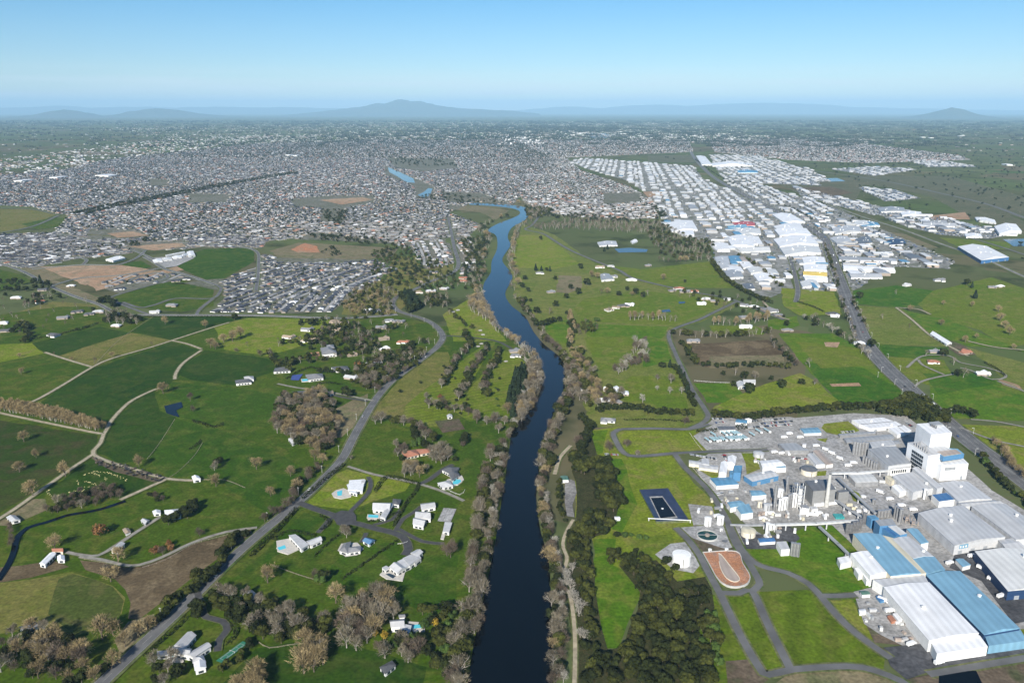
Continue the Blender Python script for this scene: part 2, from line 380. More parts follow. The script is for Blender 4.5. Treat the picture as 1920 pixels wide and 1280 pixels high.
# hills
M['hill'] = land('hill_cover', (.045, .065, .03), (.06, .075, .035), (.08, .085, .045), s1=.0004, s2=.002, s3=.01)
def hills(name, prof, D, depth, seed=0, rough=.2):
    xs = []; hs = []
    for px, py in prof:
        rx, ru, rf = px - 960, 640 - py, FPX; dy = rf * CP + ru * SP; dz = -rf * SP + ru * CP
        xs.append(rx / dy * D); hs.append(max(0, H + dz / dy * D))
    n = 260; m_ = 30; mb = []; F = []
    for i in range(n + 1):
        x = xs[0] + (xs[-1] - xs[0]) * i / n; h = np.interp(x, xs, hs)
        for j in range(m_ + 1):
            t = -1 + 2 * j / m_; nz = mnoise.fractal(Vector((x / 2500, t * 3 + seed, seed)), 1, 2, 5)
            hr = h * (1 + rough * 1.1 * mnoise.fractal(Vector((x / (D * .035), seed * 9.1, t)), .9, 2.2, 6))
            mb.append((x, D + t * depth, max(-3, hr * (1 - abs(t) ** 1.3) * (1 + rough * nz * (0.3 + abs(t) * 2.5)) - (2 if abs(t) > .99 else 0))))
    for i in range(n):
        for j in range(m_): a = i * (m_ + 1) + j; F.append((a, a + m_ + 1, a + m_ + 2, a + 1))
    me = bpy.data.meshes.new(name); me.from_pydata(mb, [], F); me.materials.append(M['hill']); me.polygons.foreach_set('use_smooth', [True] * len(F)); me.update()
    tag(link(name, me), kind='structure')
hills('mountain', [(560, 214), (640, 205), (672, 201), (700, 196), (722, 191), (750, 188), (768, 191), (790, 191), (812, 196), (838, 201), (880, 204), (940, 206), (1010, 213)], 60000, 6000, 1)
hills('hill', [(1700, 222), (1738, 214), (1765, 207), (1784, 203), (1800, 206), (1822, 213), (1860, 221)], 42000, 2300, 2, .12)
hills('hill', [(20, 224), (62, 217), (95, 210), (120, 206), (150, 209), (170, 216), (215, 224)], 46000, 2500, 3)
hills('hill', [(210, 219), (250, 208), (290, 203), (330, 206), (370, 213), (430, 219)], 50000, 3200, 4)
hills('distant_hills', [(900, 212), (980, 206), (1030, 202), (1080, 200), (1130, 203), (1190, 198), (1230, 196), (1290, 199), (1340, 195), (1400, 192), (1450, 193), (1500, 194), (1530, 196), (1600, 201), (1660, 203), (1760, 204), (1960, 208), (2050, 212)], 95000, 9000, 5, .1)
hills('distant_hills', [(-120, 212), (-40, 203), (60, 201), (110, 198), (170, 202), (260, 200), (330, 202), (420, 200), (520, 202), (640, 203), (760, 208)], 90000, 9000, 6, .1)
# ------------------------------------------------------------------ fields and other ground covers (photo pixels)
FLD = [
 ('g2', [(-30, 600), (185, 590), (620, 596), (745, 592), (830, 612), (960, 585), (1010, 640), (960, 800), (955, 900), (930, 1100), (890, 1300), (-60, 1300)]),
 ('g1', [(60, 643), (188, 612), (245, 624), (110, 667), (82, 660)]), ('ol', [(110, 667), (245, 624), (322, 638), (215, 672), (180, 688), (172, 686)]),
 ('g1', [(245, 622), (290, 593), (465, 595), (400, 612), (322, 638)]), ('g3', [(-20, 646), (60, 643), (84, 662), (-20, 684)]),
 ('g2', [(-20, 684), (84, 662), (172, 688), (60, 752), (-20, 757)]), ('g1', [(70, 757), (175, 690), (322, 642), (378, 656), (312, 728), (290, 730), (250, 748), (203, 792), (120, 770)]),
 ('g1', [(384, 656), (500, 672), (530, 690), (440, 722), (358, 712), (330, 700)]), ('g3', [(400, 612), (465, 596), (620, 598), (590, 640), (500, 668), (420, 655)]),
 ('g1', [(205, 795), (250, 752), (290, 733), (300, 770), (330, 782), (290, 850), (262, 865), (222, 868), (180, 848), (197, 815)]), ('dk', [(-20, 785), (183, 816), (180, 840), (60, 925), (-20, 972)]),
 ('g4', [(332, 785), (400, 800), (520, 850), (590, 890), (560, 930), (500, 960), (380, 895), (312, 893), (280, 860)]), ('g4', [(350, 720), (470, 730), (540, 745), (560, 770), (500, 800), (400, 798), (335, 780), (310, 740)]),
 ('g1', [(170, 860), (220, 874), (255, 884), (310, 900), (228, 935), (150, 925), (100, 935), (85, 920)]), ('mulch', [(168, 856), (180, 854), (312, 898), (290, 905), (215, 885)]),
 ('g2', [(150, 965), (225, 945), (312, 905), (420, 905), (500, 965), (480, 985), (360, 1010), (290, 1045), (180, 1040), (110, 1030), (20, 1075), (45, 1010), (80, 995)]),
 ('tn', [(60, 935), (85, 935), (90, 955), (20, 985), (0, 985), (0, 975)]),
 ('br', [(150, 1050), (200, 1055), (262, 1062), (305, 1048), (362, 1020), (440, 1000), (470, 992), (474, 1002), (425, 1035), (370, 1075), (307, 1125), (262, 1160), (240, 1160), (245, 1130), (235, 1105), (215, 1085), (160, 1068)]),
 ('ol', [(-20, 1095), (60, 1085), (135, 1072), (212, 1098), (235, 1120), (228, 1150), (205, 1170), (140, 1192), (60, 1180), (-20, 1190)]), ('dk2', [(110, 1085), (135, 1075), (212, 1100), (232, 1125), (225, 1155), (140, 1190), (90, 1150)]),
 ('br', [(-20, 1065), (100, 1050), (130, 1062), (60, 1082), (-20, 1095)]), ('tn', [(240, 1165), (290, 1150), (270, 1205), (225, 1225), (215, 1200)]),
 ('g4', [(570, 960), (610, 975), (560, 1010), (520, 1040), (420, 1100), (480, 1050), (530, 1000)]), ('g2', [(590, 1000), (690, 1015), (690, 1060), (600, 1090), (440, 1090), (500, 1060)]),
 ('g4', [(660, 1025), (745, 1015), (760, 1045), (700, 1090), (610, 1100), (600, 1085)]), ('g4', [(750, 1080), (800, 1040), (860, 1040), (858, 1150), (800, 1145), (745, 1130)]),
 ('g1', [(480, 1215), (600, 1195), (720, 1225), (800, 1250), (790, 1300), (400, 1300)]), ('g2', [(640, 870), (655, 830), (690, 798), (760, 805), (765, 835), (755, 880), (700, 880)]),
 ('g3', [(600, 900), (650, 880), (715, 895), (770, 905), (760, 920), (700, 940), (660, 955), (570, 945)]), ('ol', [(690, 778), (760, 700), (800, 660), (840, 660), (850, 700), (800, 760), (760, 790)]),
 ('gf', [(760, 760), (850, 690), (905, 645), (930, 640), (900, 690), (860, 760), (820, 800), (760, 800)]), ('gf', [(850, 770), (905, 700), (930, 655), (960, 660), (1000, 690), (960, 780), (880, 790)]), ('g3', [(830, 590), (880, 560), (920, 600), (950, 640), (900, 640), (850, 640), (838, 610)]),
 ('g2', [(690, 600), (760, 600), (810, 625), (825, 650), (790, 670), (740, 670), (720, 640)]), ('tn', [(620, 770), (690, 738), (690, 770), (640, 820), (615, 820)]), ('mulch', [(815, 790), (860, 785), (872, 805), (830, 812)]),
 ('ol', [(100, 565), (185, 572), (170, 600), (100, 625), (-20, 640), (-20, 600)]), ('g2', [(0, 590), (110, 575), (180, 575), (190, 600), (100, 630), (0, 640)]),
 # upper left
 ('g2', [(210, 555), (290, 520), (345, 525), (400, 540), (400, 575), (340, 585), (240, 575)]), ('tn', [(95, 523), (190, 560), (180, 571), (100, 540)]), ('dirt', [(155, 522), (235, 515), (300, 508), (332, 500), (345, 506), (250, 526), (180, 546)]), ('tn', [(30, 505), (75, 500), (120, 520), (90, 530)]), ('conc', [(275, 484), (345, 480), (365, 484), (330, 500), (300, 503)]), ('g4', [(320, 495), (380, 468), (475, 462), (478, 490), (420, 522), (385, 524)]), ('g4', [(228, 495), (265, 489), (285, 500), (250, 510)]),
 ('dirt', [(75, 500), (225, 497), (300, 508), (230, 520), (160, 535), (120, 520)]), ('dirt', [(240, 462), (340, 455), (350, 462), (290, 470)]), ('dirt', [(200, 438), (250, 434), (280, 442), (220, 446)]), ('ol', [(170, 440), (200, 432), (210, 446), (170, 448)]),
 ('tn', [(505, 470), (560, 455), (745, 465), (740, 480), (640, 492), (530, 488)]), ('red', [(545, 468), (572, 456), (595, 462), (600, 474), (560, 474)]), ('tn', [(550, 378), (620, 370), (700, 370), (690, 380), (620, 388)]), ('dirt', [(600, 375), (680, 370), (700, 375), (640, 384)]),
 ('ol', [(0, 392), (60, 392), (110, 400), (40, 430), (0, 440)]), ('g2', [(40, 420), (100, 408), (150, 410), (120, 425), (70, 430)]), ('g1', [(350, 365), (430, 368), (420, 378), (360, 378)]), ('ol', [(0, 455), (30, 450), (25, 475), (0, 480)]), ('g2', [(0, 505), (40, 515), (60, 528), (0, 545)]),
 ('ol', [(740, 480), (850, 480), (850, 515), (790, 540), (780, 560), (740, 590), (640, 590), (660, 555), (720, 520)]), ('tn', [(850, 385), (905, 388), (955, 395), (930, 412), (900, 398), (840, 392)]),
 # right of the river
 ('ol', [(980, 420), (1040, 440), (1110, 490), (1180, 522), (1250, 537), (1330, 555), (1390, 570), (1310, 605), (1262, 620), (1250, 640), (1290, 730), (1330, 780), (1340, 800), (1100, 800), (1090, 700), (1050, 650), (1000, 600), (965, 560), (955, 480)]),
 ('g3', [(975, 440), (1020, 442), (1060, 470), (1085, 495), (1040, 505), (975, 502), (955, 485)]), ('tn', [(1047, 516), (1090, 518), (1090, 540), (1065, 550), (1043, 548)]), ('g2', [(1110, 492), (1200, 505), (1330, 490), (1385, 540), (1300, 540), (1240, 535), (1180, 518)]),
 ('g2', [(1095, 560), (1200, 545), (1330, 560), (1340, 580), (1260, 610), (1090, 602), (1075, 580)]), ('g4', [(1100, 607), (1255, 612), (1240, 635), (1190, 642), (1100, 640)]), ('g2', [(1095, 632), (1190, 632), (1180, 690), (1125, 695), (1100, 650)]), ('g4', [(1215, 635), (1248, 640), (1262, 675), (1205, 690)]),
 ('g4', [(1020, 610), (1070, 598), (1070, 650), (1050, 645), (1030, 628)]), ('g2', [(1180, 705), (1270, 705), (1290, 765), (1200, 768), (1150, 740), (1170, 725)]), ('br', [(1285, 645), (1440, 637), (1475, 660), (1470, 688), (1330, 690), (1300, 680)]), ('tn', [(1330, 668), (1470, 665), (1472, 686), (1330, 690)]),
 ('g2', [(1330, 610), (1420, 612), (1440, 620), (1430, 628), (1340, 625)]), ('g4', [(1440, 600), (1495, 592), (1500, 610), (1470, 620), (1440, 615)]), ('g3', [(1465, 540), (1565, 548), (1578, 590), (1500, 592), (1470, 575)]),
 ('g4', [(1460, 625), (1560, 625), (1640, 665), (1700, 730), (1690, 750), (1580, 758), (1520, 700), (1480, 650)]), ('g1', [(1510, 680), (1620, 690), (1700, 738), (1690, 755), (1580, 762), (1540, 720)]), ('g2', [(1490, 640), (1640, 655), (1655, 685), (1540, 690)]), ('dirt', [(1555, 720), (1610, 718), (1615, 724), (1560, 725)]), ('dirt', [(1545, 642), (1575, 642), (1570, 652), (1548, 650)]),
 ('g4', [(1300, 718), (1370, 718), (1395, 740), (1380, 755), (1325, 755)]), ('g3', [(1400, 735), (1500, 700), (1530, 715), (1580, 760), (1500, 768), (1330, 775), (1340, 762)]), ('ol', [(1500, 700), (1540, 720), (1578, 762), (1530, 765), (1500, 735)]),
 ('g1', [(1600, 545), (1680, 535), (1750, 545), (1770, 560), (1700, 578), (1605, 570)]), ('g2', [(1750, 545), (1860, 520), (1920, 540), (1960, 560), (1960, 640), (1890, 650), (1840, 620), (1740, 590), (1720, 570)]), ('ol', [(1600, 572), (1690, 578), (1740, 610), (1775, 650), (1650, 648), (1625, 630)]),
 ('g4', [(1692, 580), (1780, 600), (1900, 650), (1960, 680), (1960, 655), (1820, 650), (1745, 625)]), ('g1', [(1640, 645), (1780, 652), (1760, 670), (1700, 672), (1655, 665)]), ('g2', [(1655, 668), (1770, 675), (1790, 715), (1740, 722), (1690, 705)]), ('ol', [(1810, 650), (1960, 690), (1960, 745), (1900, 730), (1850, 680)]),
 ('g4', [(1740, 715), (1860, 708), (1960, 755), (1960, 790), (1780, 785), (1745, 745)]), ('g3', [(1800, 795), (1960, 800), (1960, 960), (1900, 880)]), ('g1', [(1730, 700), (1850, 700), (1870, 720), (1760, 740)]),
 ('mulch', [(1770, 635), (1810, 650), (1830, 665), (1800, 668), (1780, 655)]), ('dirt', [(1870, 710), (1910, 722), (1920, 735), (1880, 722)]),
 # factory grass and yards
 ('g3', [(1095, 808), (1160, 800), (1310, 800), (1330, 850), (1100, 860)]), ('g3', [(1160, 808), (1290, 808), (1315, 845), (1180, 850)]), ('g4', [(1100, 808), (1140, 806), (1130, 850), (1095, 855)]),
 ('g3', [(1140, 858), (1265, 852), (1300, 905), (1340, 945), (1340, 990), (1360, 1100), (1120, 1100), (1110, 1010), (1140, 990)]), ('g4', [(1142, 860), (1165, 860), (1195, 945), (1165, 1000), (1145, 990)]),
 ('g3', [(1078, 900), (1110, 885), (1125, 960), (1078, 970)]), ('g4', [(1112, 1010), (1155, 1010), (1150, 1060), (1210, 1085), (1200, 1120), (1160, 1215), (1135, 1215), (1110, 1110)]),
 ('gm', [(1330, 1115), (1420, 1110), (1660, 1230), (1655, 1262), (1600, 1250), (1485, 1255), (1440, 1268), (1380, 1290), (1320, 1290), (1300, 1140)]), ('gm', [(1355, 1115), (1405, 1115), (1480, 1255), (1430, 1262)]), ('gm', [(1415, 1110), (1540, 1105), (1650, 1240), (1485, 1258)]),
 ('g4', [(1395, 1030), (1520, 985), (1640, 1030), (1660, 1110), (1600, 1130), (1540, 1115), (1440, 1065)]), ('g3', [(1550, 1125), (1600, 1125), (1640, 1200), (1610, 1190)]), ('mulch', [(1360, 1240), (1420, 1235), (1440, 1275), (1420, 1290), (1365, 1290)]), ('br', [(1368, 1246), (1400, 1244), (1412, 1268), (1404, 1280), (1372, 1282)]), ('tn', [(1480, 1262), (1600, 1255), (1680, 1275), (1690, 1290), (1440, 1290)]),
 ('lot', [(1300, 818), (1330, 800), (1420, 790), (1600, 775), (1700, 780), (1760, 830), (1860, 920), (1960, 980), (1960, 1180), (1910, 1180), (1680, 1100), (1560, 985), (1400, 985), (1340, 930), (1318, 905), (1300, 870), (1330, 850)]),
 ('conc', [(1500, 830), (1560, 820), (1660, 885), (1730, 945), (1660, 960), (1600, 960), (1560, 900)]), ('conc', [(1330, 985), (1400, 985), (1440, 1010), (1360, 1030), (1300, 1010), (1270, 990)]), ('mulch', [(1300, 985), (1360, 990), (1400, 1040), (1320, 1045), (1290, 1010)]),
 ('g3', [(1330, 870), (1350, 890), (1340, 900), (1300, 875)]), ('g3', [(1390, 850), (1425, 850), (1425, 880), (1400, 890)]), ('g3', [(1545, 795), (1590, 790), (1612, 808), (1580, 818), (1550, 812), (1540, 803)]), ('g3', [(1590, 915), (1610, 925), (1620, 945), (1600, 940)]), ('g3', [(1530, 824), (1552, 822), (1548, 830)]), ('g3', [(1527, 885), (1550, 883), (1548, 892), (1530, 893)]),
 ('dasph', [(1455, 985), (1482, 987), (1500, 1010), (1488, 1020), (1460, 1010)]), ('dasph', [(1385, 1000), (1470, 1005), (1470, 1030), (1400, 1030)]), ('lot', [(1600, 1110), (1640, 1100), (1700, 1160), (1745, 1210), (1700, 1215), (1650, 1190), (1620, 1170)]), ('mulch', [(1625, 1175), (1665, 1165), (1700, 1190), (1690, 1210), (1640, 1205)]),
 ('dasph', [(1655, 1215), (1750, 1205), (1770, 1240), (1960, 1190), (1960, 1225), (1740, 1260), (1700, 1275), (1670, 1250)]), ('dasph', [(1790, 1040), (1830, 1030), (1900, 1115), (1960, 1120), (1960, 1160), (1900, 1170), (1840, 1090), (1780, 1065)]),
 ('g3', [(1750, 1245), (1960, 1205), (1960, 1230), (1770, 1260)]), ('g3', [(1815, 1021), (1870, 1014), (1880, 1026), (1830, 1032)]), ('g4', [(1535, 985), (1570, 982), (1600, 1035), (1590, 1035)]), ('mulch', [(1690, 1275), (1820, 1250), (1960, 1240), (1960, 1300), (1690, 1300)]),
 ('lot', [(1316, 795), (1340, 785), (1480, 782), (1520, 790), (1400, 805), (1330, 812)]), ('g3', [(1890, 1160), (1930, 1150), (1960, 1160), (1960, 1190), (1920, 1190)]),
 ('conc', [(1257, 1020), (1300, 1015), (1325, 1045), (1300, 1075), (1262, 1068), (1228, 1040)]), ('lot', [(1290, 945), (1335, 950), (1345, 985), (1300, 985)]), ('g2', [(1180, 1010), (1260, 1000), (1265, 1020), (1240, 1060), (1270, 1100), (1240, 1090), (1190, 1050)]),
 ('wfloor', [(1060, 1000), (1100, 980), (1115, 1100), (1140, 1220), (1170, 1210), (1200, 1110), (1160, 1060), (1230, 1050), (1270, 1090), (1330, 1080), (1340, 1140), (1310, 1180), (1345, 1290), (1080, 1290)]),
 ('wfloor', [(1075, 850), (1110, 820), (1125, 880), (1160, 950), (1140, 1000), (1100, 1010), (1080, 970)]), ('grav', [(1060, 895), (1078, 903), (1077, 970), (1063, 968)]),
 # beyond
 ('ol', [(1555, 395), (1620, 400), (1700, 440), (1760, 470), (1690, 462), (1600, 430)]), ('tn', [(1600, 425), (1700, 440), (1760, 465), (1650, 462)]), ('g2', [(1740, 365), (1820, 375), (1960, 430), (1960, 455), (1820, 410)]), ('g2', [(1760, 445), (1900, 455), (1890, 468), (1800, 465)]), ('dirt', [(1740, 405), (1810, 398), (1820, 412), (1750, 412)]),
 ('ol', [(1600, 330), (1780, 330), (1960, 380), (1960, 420), (1800, 380), (1660, 350), (1550, 340)]), ('ol', [(1440, 335), (1620, 345), (1600, 385), (1500, 365)]), ('g1', [(1140, 370), (1190, 366), (1200, 374), (1150, 380)]), ('dirt', [(1205, 360), (1245, 358), (1250, 366), (1215, 370)]),
 ('g2', [(1215, 292), (1295, 291), (1303, 305), (1215, 304)]), ('g1', [(795, 302), (840, 300), (838, 312), (800, 314)]), ('g2', [(845, 365), (890, 368), (880, 375), (850, 374)]), ('wfloor', [(730, 300), (800, 300), (850, 310), (790, 318), (740, 310)]),
]
for k, p in FLD:
    if cen(p)[1] < 440 and k in ('ol', 'g2') and cen(p)[0] > 960: k = 'olf'
    elif cen(p)[0] > 960 and k in ('g1', 'g2', 'g4', 'ol'): k += 'r'
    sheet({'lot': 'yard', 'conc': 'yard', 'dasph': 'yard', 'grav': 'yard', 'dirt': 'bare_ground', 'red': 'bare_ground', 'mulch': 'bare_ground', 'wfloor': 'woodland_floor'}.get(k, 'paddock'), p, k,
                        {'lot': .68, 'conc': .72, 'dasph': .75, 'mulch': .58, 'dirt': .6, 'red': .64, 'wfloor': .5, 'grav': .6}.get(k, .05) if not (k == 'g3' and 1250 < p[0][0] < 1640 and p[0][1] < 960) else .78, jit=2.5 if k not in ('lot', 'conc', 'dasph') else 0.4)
# ------------------------------------------------------------------ water
RIV_L = [(870, 1300), (878, 1270), (890, 1200), (912, 1100), (930, 1010), (940, 940), (948, 890), (955, 840), (962, 800), (985, 780), (1003, 755), (1016, 725), (1020, 702), (1012, 684), (985, 655), (957, 632), (930, 612), (920, 582), (906, 555), (908, 530), (920, 512), (922, 490), (932, 466), (930, 442), (915, 432), (935, 419), (957, 411), (974, 402), (970, 394), (940, 388), (880, 384)]
RIV_R = [(880, 380), (950, 384), (985, 389), (995, 399), (984, 413), (960, 427), (952, 444), (957, 460), (947, 476), (942, 490), (960, 515), (957, 530), (947, 552), (960, 575), (984, 593), (1000, 622), (1022, 648), (1048, 668), (1060, 690), (1060, 715), (1055, 745), (1035, 782), (1022, 812), (1014, 850), (1010, 890), (1005, 930), (1008, 960), (1014, 1000), (1028, 1045), (1032, 1100), (1034, 1160), (1038, 1230), (1036, 1300)]
L1 = spline(GP(RIV_L), 30); R1 = spline(GP(RIV_R), 30)
mb = MB()
def river_sheet(pts, name='river', m='river', z=0.80):
    tris = tessellate_polygon([[Vector((a, b, 0)) for a, b in pts]])
    me = bpy.data.meshes.new(name); me.from_pydata([(a, b, z) for a, b in pts], [], [t if area([pts[k] for k in t]) > 0 else t[::-1] for t in tris]); me.materials.append(M[m]); me.update()
    return tag(link(name, me), kind='structure')
river_sheet(L1 + R1)
for q in ([(727, 314), (735, 316), (752, 324), (775, 335), (778, 343), (762, 342), (745, 331), (730, 323)], [(803, 353), (811, 354), (806, 366), (798, 372), (783, 366), (795, 360)]): river_sheet(GP(q))
STREAM = spline(GP([(235, 940), (190, 955), (155, 962), (125, 967), (87, 980), (52, 990), (32, 1010), (26, 1035), (15, 1060), (-5, 1090)]), 6)
mb = MB(); ribbon(mb, STREAM, 5.5, .82); tag(link('stream', mb.mesh('stream', ['river'])), kind='structure')
for q, k in (([(308, 762), (340, 754), (343, 764), (330, 770), (337, 783), (325, 780), (312, 775)], 'river'), ([(1152, 467), (1180, 465), (1215, 468), (1212, 473), (1160, 474)], 'bluep'), ([(1660, 366), (1690, 364), (1712, 368), (1700, 374), (1664, 374)], 'bluep'), ([(1880, 449), (1960, 447), (1960, 462), (1900, 462)], 'bluep'),
             ([(1540, 335), (1570, 334), (1585, 340), (1555, 341)], 'bluep'), ([(1240, 582), (1255, 580), (1258, 585), (1242, 586)], 'bluep'), ([(1098, 250), (1140, 250), (1145, 259), (1110, 260)], 'bluep'), ([(1272, 566), (1285, 566), (1284, 569), (1273, 570)], 'pond'), ([(1760, 1262), (1830, 1258), (1850, 1300), (1760, 1300)], 'river')):
    sheet('pond', q, k, .84)
# ------------------------------------------------------------------ roads, tracks, drives
road('river_road', [(150, 1320), (192, 1280), (250, 1225), (320, 1160), (375, 1107), (425, 1057), (480, 1007), (562, 940), (610, 895), (642, 860), (662, 822), (687, 777), (710, 742), (732, 718), (762, 695), (800, 667), (822, 648), (830, 630), (815, 610), (790, 597), (765, 590), (745, 582), (736, 569), (746, 556), (775, 544), (810, 527), (848, 512), (860, 495), (852, 465), (845, 430), (840, 408)], 11, kerb=False)
road('highway', [(1290, 272), (1298, 290), (1312, 308), (1335, 330), (1372, 353), (1420, 378), (1465, 400), (1502, 420), (1540, 442), (1552, 465), (1566, 503), (1583, 548), (1600, 590), (1615, 628), (1634, 658), (1668, 695), (1712, 735), (1765, 783), (1815, 826), (1872, 868), (1930, 910), (2000, 965)], 28, kerb=False)
for q, ww in (([(-20, 488), (40, 508), (95, 537), (140, 556), (185, 571), (225, 589), (290, 591), (480, 592), (640, 597), (745, 590)], 9), ([(1022, 440), (1065, 467), (1110, 487), (1160, 507), (1185, 521), (1247, 537), (1310, 550), (1360, 558), (1400, 572), (1470, 600)], 8),
              ([(1380, 566), (1345, 583), (1310, 600), (1267, 616), (1254, 630), (1267, 665), (1282, 697), (1300, 735), (1320, 765), (1328, 782), (1317, 794), (1292, 805)], 7), ([(1480, 480), (1490, 515), (1496, 545), (1492, 567)], 9), ([(1020, 392), (1000, 420), (985, 430), (1010, 436), (1022, 440)], 8),
              ([(405, 535), (375, 524), (340, 513), (310, 505), (285, 490), (270, 482)], 9), ([(290, 592), (270, 587), (215, 565), (212, 556), (290, 533), (320, 525), (370, 525), (410, 537), (412, 548), (395, 560), (330, 560), (290, 572), (262, 577), (230, 567)], 7), ([(400, 560), (375, 580), (368, 592)], 7)):
    road('road', q, ww, lines=False, kerb=ww > 8)
for q in ([(60, 505), (150, 497), (215, 497), (245, 489), (262, 480), (272, 470)], [(140, 482), (162, 487), (155, 497)], [(235, 530), (262, 518), (300, 512), (315, 520), (290, 528), (262, 532)], [(95, 537), (150, 522), (230, 516), (300, 503)], [(300, 492), (250, 470), (180, 452), (110, 440)], [(480, 545), (485, 500), (478, 470), (420, 460), (330, 455)]): road('road', q, 8, lines=False, kerb=True)
road('expressway', [(1990, 430), (1920, 408), (1850, 383), (1765, 363), (1665, 341), (1560, 325), (1500, 318), (1450, 310)], 20, lines=False, kerb=False)
road('railway', [(1500, 360), (1560, 385), (1615, 406), (1690, 430), (1752, 453), (1800, 470), (1845, 485), (1900, 510), (1990, 550)], 9, 'grav', lines=False, kerb=False, verge=8)
for q, ww in (([(1600, 378), (1655, 395), (1740, 425), (1800, 442), (1850, 455), (1990, 500)], 9), ([(1640, 352), (1600, 355), (1540, 350)], 8), ([(110, 404), (60, 425), (-20, 440)], 10), ([(210, 388), (330, 365), (450, 342), (550, 325)], 12), ([(-20, 390), (60, 393), (120, 402), (200, 390)], 9)):
    road('road', q, ww, lines=False, kerb=False)
for q in ([(1165, 805), (1150, 812), (1156, 830), (1170, 850), (1195, 856), (1260, 851), (1320, 848), (1440, 844)], [(1165, 805), (1230, 804), (1292, 805), (1330, 796)], [(1264, 850), (1285, 878), (1315, 906), (1337, 932), (1358, 966), (1372, 995), (1390, 1030), (1412, 1054), (1440, 1066), (1477, 1075), (1515, 1095), (1540, 1120), (1565, 1150), (1602, 1186), (1647, 1219), (1670, 1235)],
          [(1267, 990), (1290, 1012), (1312, 1042), (1325, 1068), (1350, 1114), (1385, 1186), (1422, 1250), (1440, 1266), (1485, 1256), (1590, 1250), (1640, 1258), (1690, 1278), (1720, 1300)], [(1350, 1112), (1385, 1113), (1410, 1109), (1440, 1172), (1482, 1255)], [(1410, 1109), (1424, 1096), (1417, 1078), (1400, 1050), (1380, 1022), (1365, 985)],
          [(1540, 1118), (1570, 1118), (1605, 1116)], [(1740, 1265), (1800, 1255), (1960, 1228)], [(1620, 975), (1700, 1030), (1760, 1100), (1800, 1140)]):
    road('service_road', q, 6.5, 'asphalt', base=.90, lines=False, kerb=False, verge=1.8)
for q in ([(-10, 760), (30, 759), (62, 753), (110, 727), (175, 688), (212, 672), (285, 651), (322, 639), (390, 617), (430, 605)], [(84, 661), (130, 676), (174, 689)], [(-20, 770), (0, 775), (90, 794), (185, 813), (197, 811), (207, 792), (228, 768), (250, 750), (290, 731), (305, 728)], [(195, 813), (188, 832), (175, 852), (220, 872), (250, 880), (312, 898), (375, 902)],
          [(310, 900), (270, 918), (225, 938)], [(175, 852), (130, 882), (60, 932), (20, 960), (-20, 985)], [(1430, 565), (1455, 590), (1480, 600)], [(1680, 577), (1710, 600), (1745, 630), (1790, 655), (1815, 668)], [(1680, 577), (1720, 580), (1745, 590)], [(1815, 640), (1870, 652), (1940, 658)], [(322, 639), (350, 645), (378, 655)], [(378, 657), (345, 680), (330, 700), (328, 712)], [(1070, 836), (1050, 858), (1044, 875), (1040, 890)]):
    road('farm_track', q, 4.5, 'track', lines=False, kerb=False, verge=1.5)
for q in ([(300, 970), (250, 1002), (215, 1025), (185, 1042), (155, 1042), (125, 1036)], [(482, 990), (425, 998), (362, 1018), (305, 1045), (262, 1060), (230, 1060), (190, 1050), (150, 1044)], [(652, 875), (700, 890), (750, 900), (787, 908)], [(787, 908), (830, 922), (870, 940)], [(1700, 690), (1730, 668), (1780, 668), (1800, 680), (1850, 690), (1880, 700), (1885, 708), (1860, 712), (1820, 695), (1800, 690)], [(1712, 728), (1730, 715), (1770, 705), (1790, 702)], [(1722, 675), (1730, 685), (1770, 703)], [(1870, 715), (1910, 730), (1960, 750)],
          [(1820, 787), (1860, 790), (1900, 797), (1960, 810)], [(1800, 802), (1860, 825), (1920, 838), (1960, 850)], [(520, 720), (560, 728), (612, 735), (640, 740), (700, 752)], [(560, 740), (620, 745)]):
    road('farm_track', q, 4.0, 'trackg', lines=False, kerb=False, verge=1)
for q, ww in (([(560, 943), (590, 955), (622, 966), (640, 976), (672, 983), (705, 992), (738, 1000), (758, 1010), (766, 1030), (758, 1042)], 8), ([(620, 972), (605, 990), (596, 1000)], 5), ([(748, 993), (792, 1016), (832, 1020)], 4.5), ([(742, 996), (755, 974), (775, 962), (790, 950)], 4.5), ([(686, 1000), (684, 1008), (677, 1018)], 4), ([(655, 962), (690, 925), (695, 905), (690, 895)], 4.5), ([(700, 985), (735, 975), (752, 955)], 4),
              ([(787, 908), (805, 900), (832, 880), (850, 872)], 6), ([(370, 1110), (380, 1145), (387, 1158), (418, 1166), (426, 1182), (412, 1200), (408, 1222)], 5.5), ([(622, 740), (640, 745), (690, 753)], 5), ([(830, 630), (870, 632), (930, 640), (960, 655)], 5)):
    road('driveway', q, ww, 'drive', lines=False, kerb=False, verge=.8)
sheet('turning_circle', [(622, 966), (640, 958), (662, 960), (668, 968), (668, 980), (650, 988), (632, 985)], 'drive', 1.0)
road('footpath', [(1075, 975), (1066, 990), (1057, 1010), (1056, 1028), (1063, 1045), (1060, 1062), (1050, 1085), (1056, 1102), (1067, 1112), (1074, 1147), (1078, 1197), (1078, 1250), (1076, 1310)], 3.2, 'track', lines=False, kerb=False, verge=1)
ROAD_PX = None
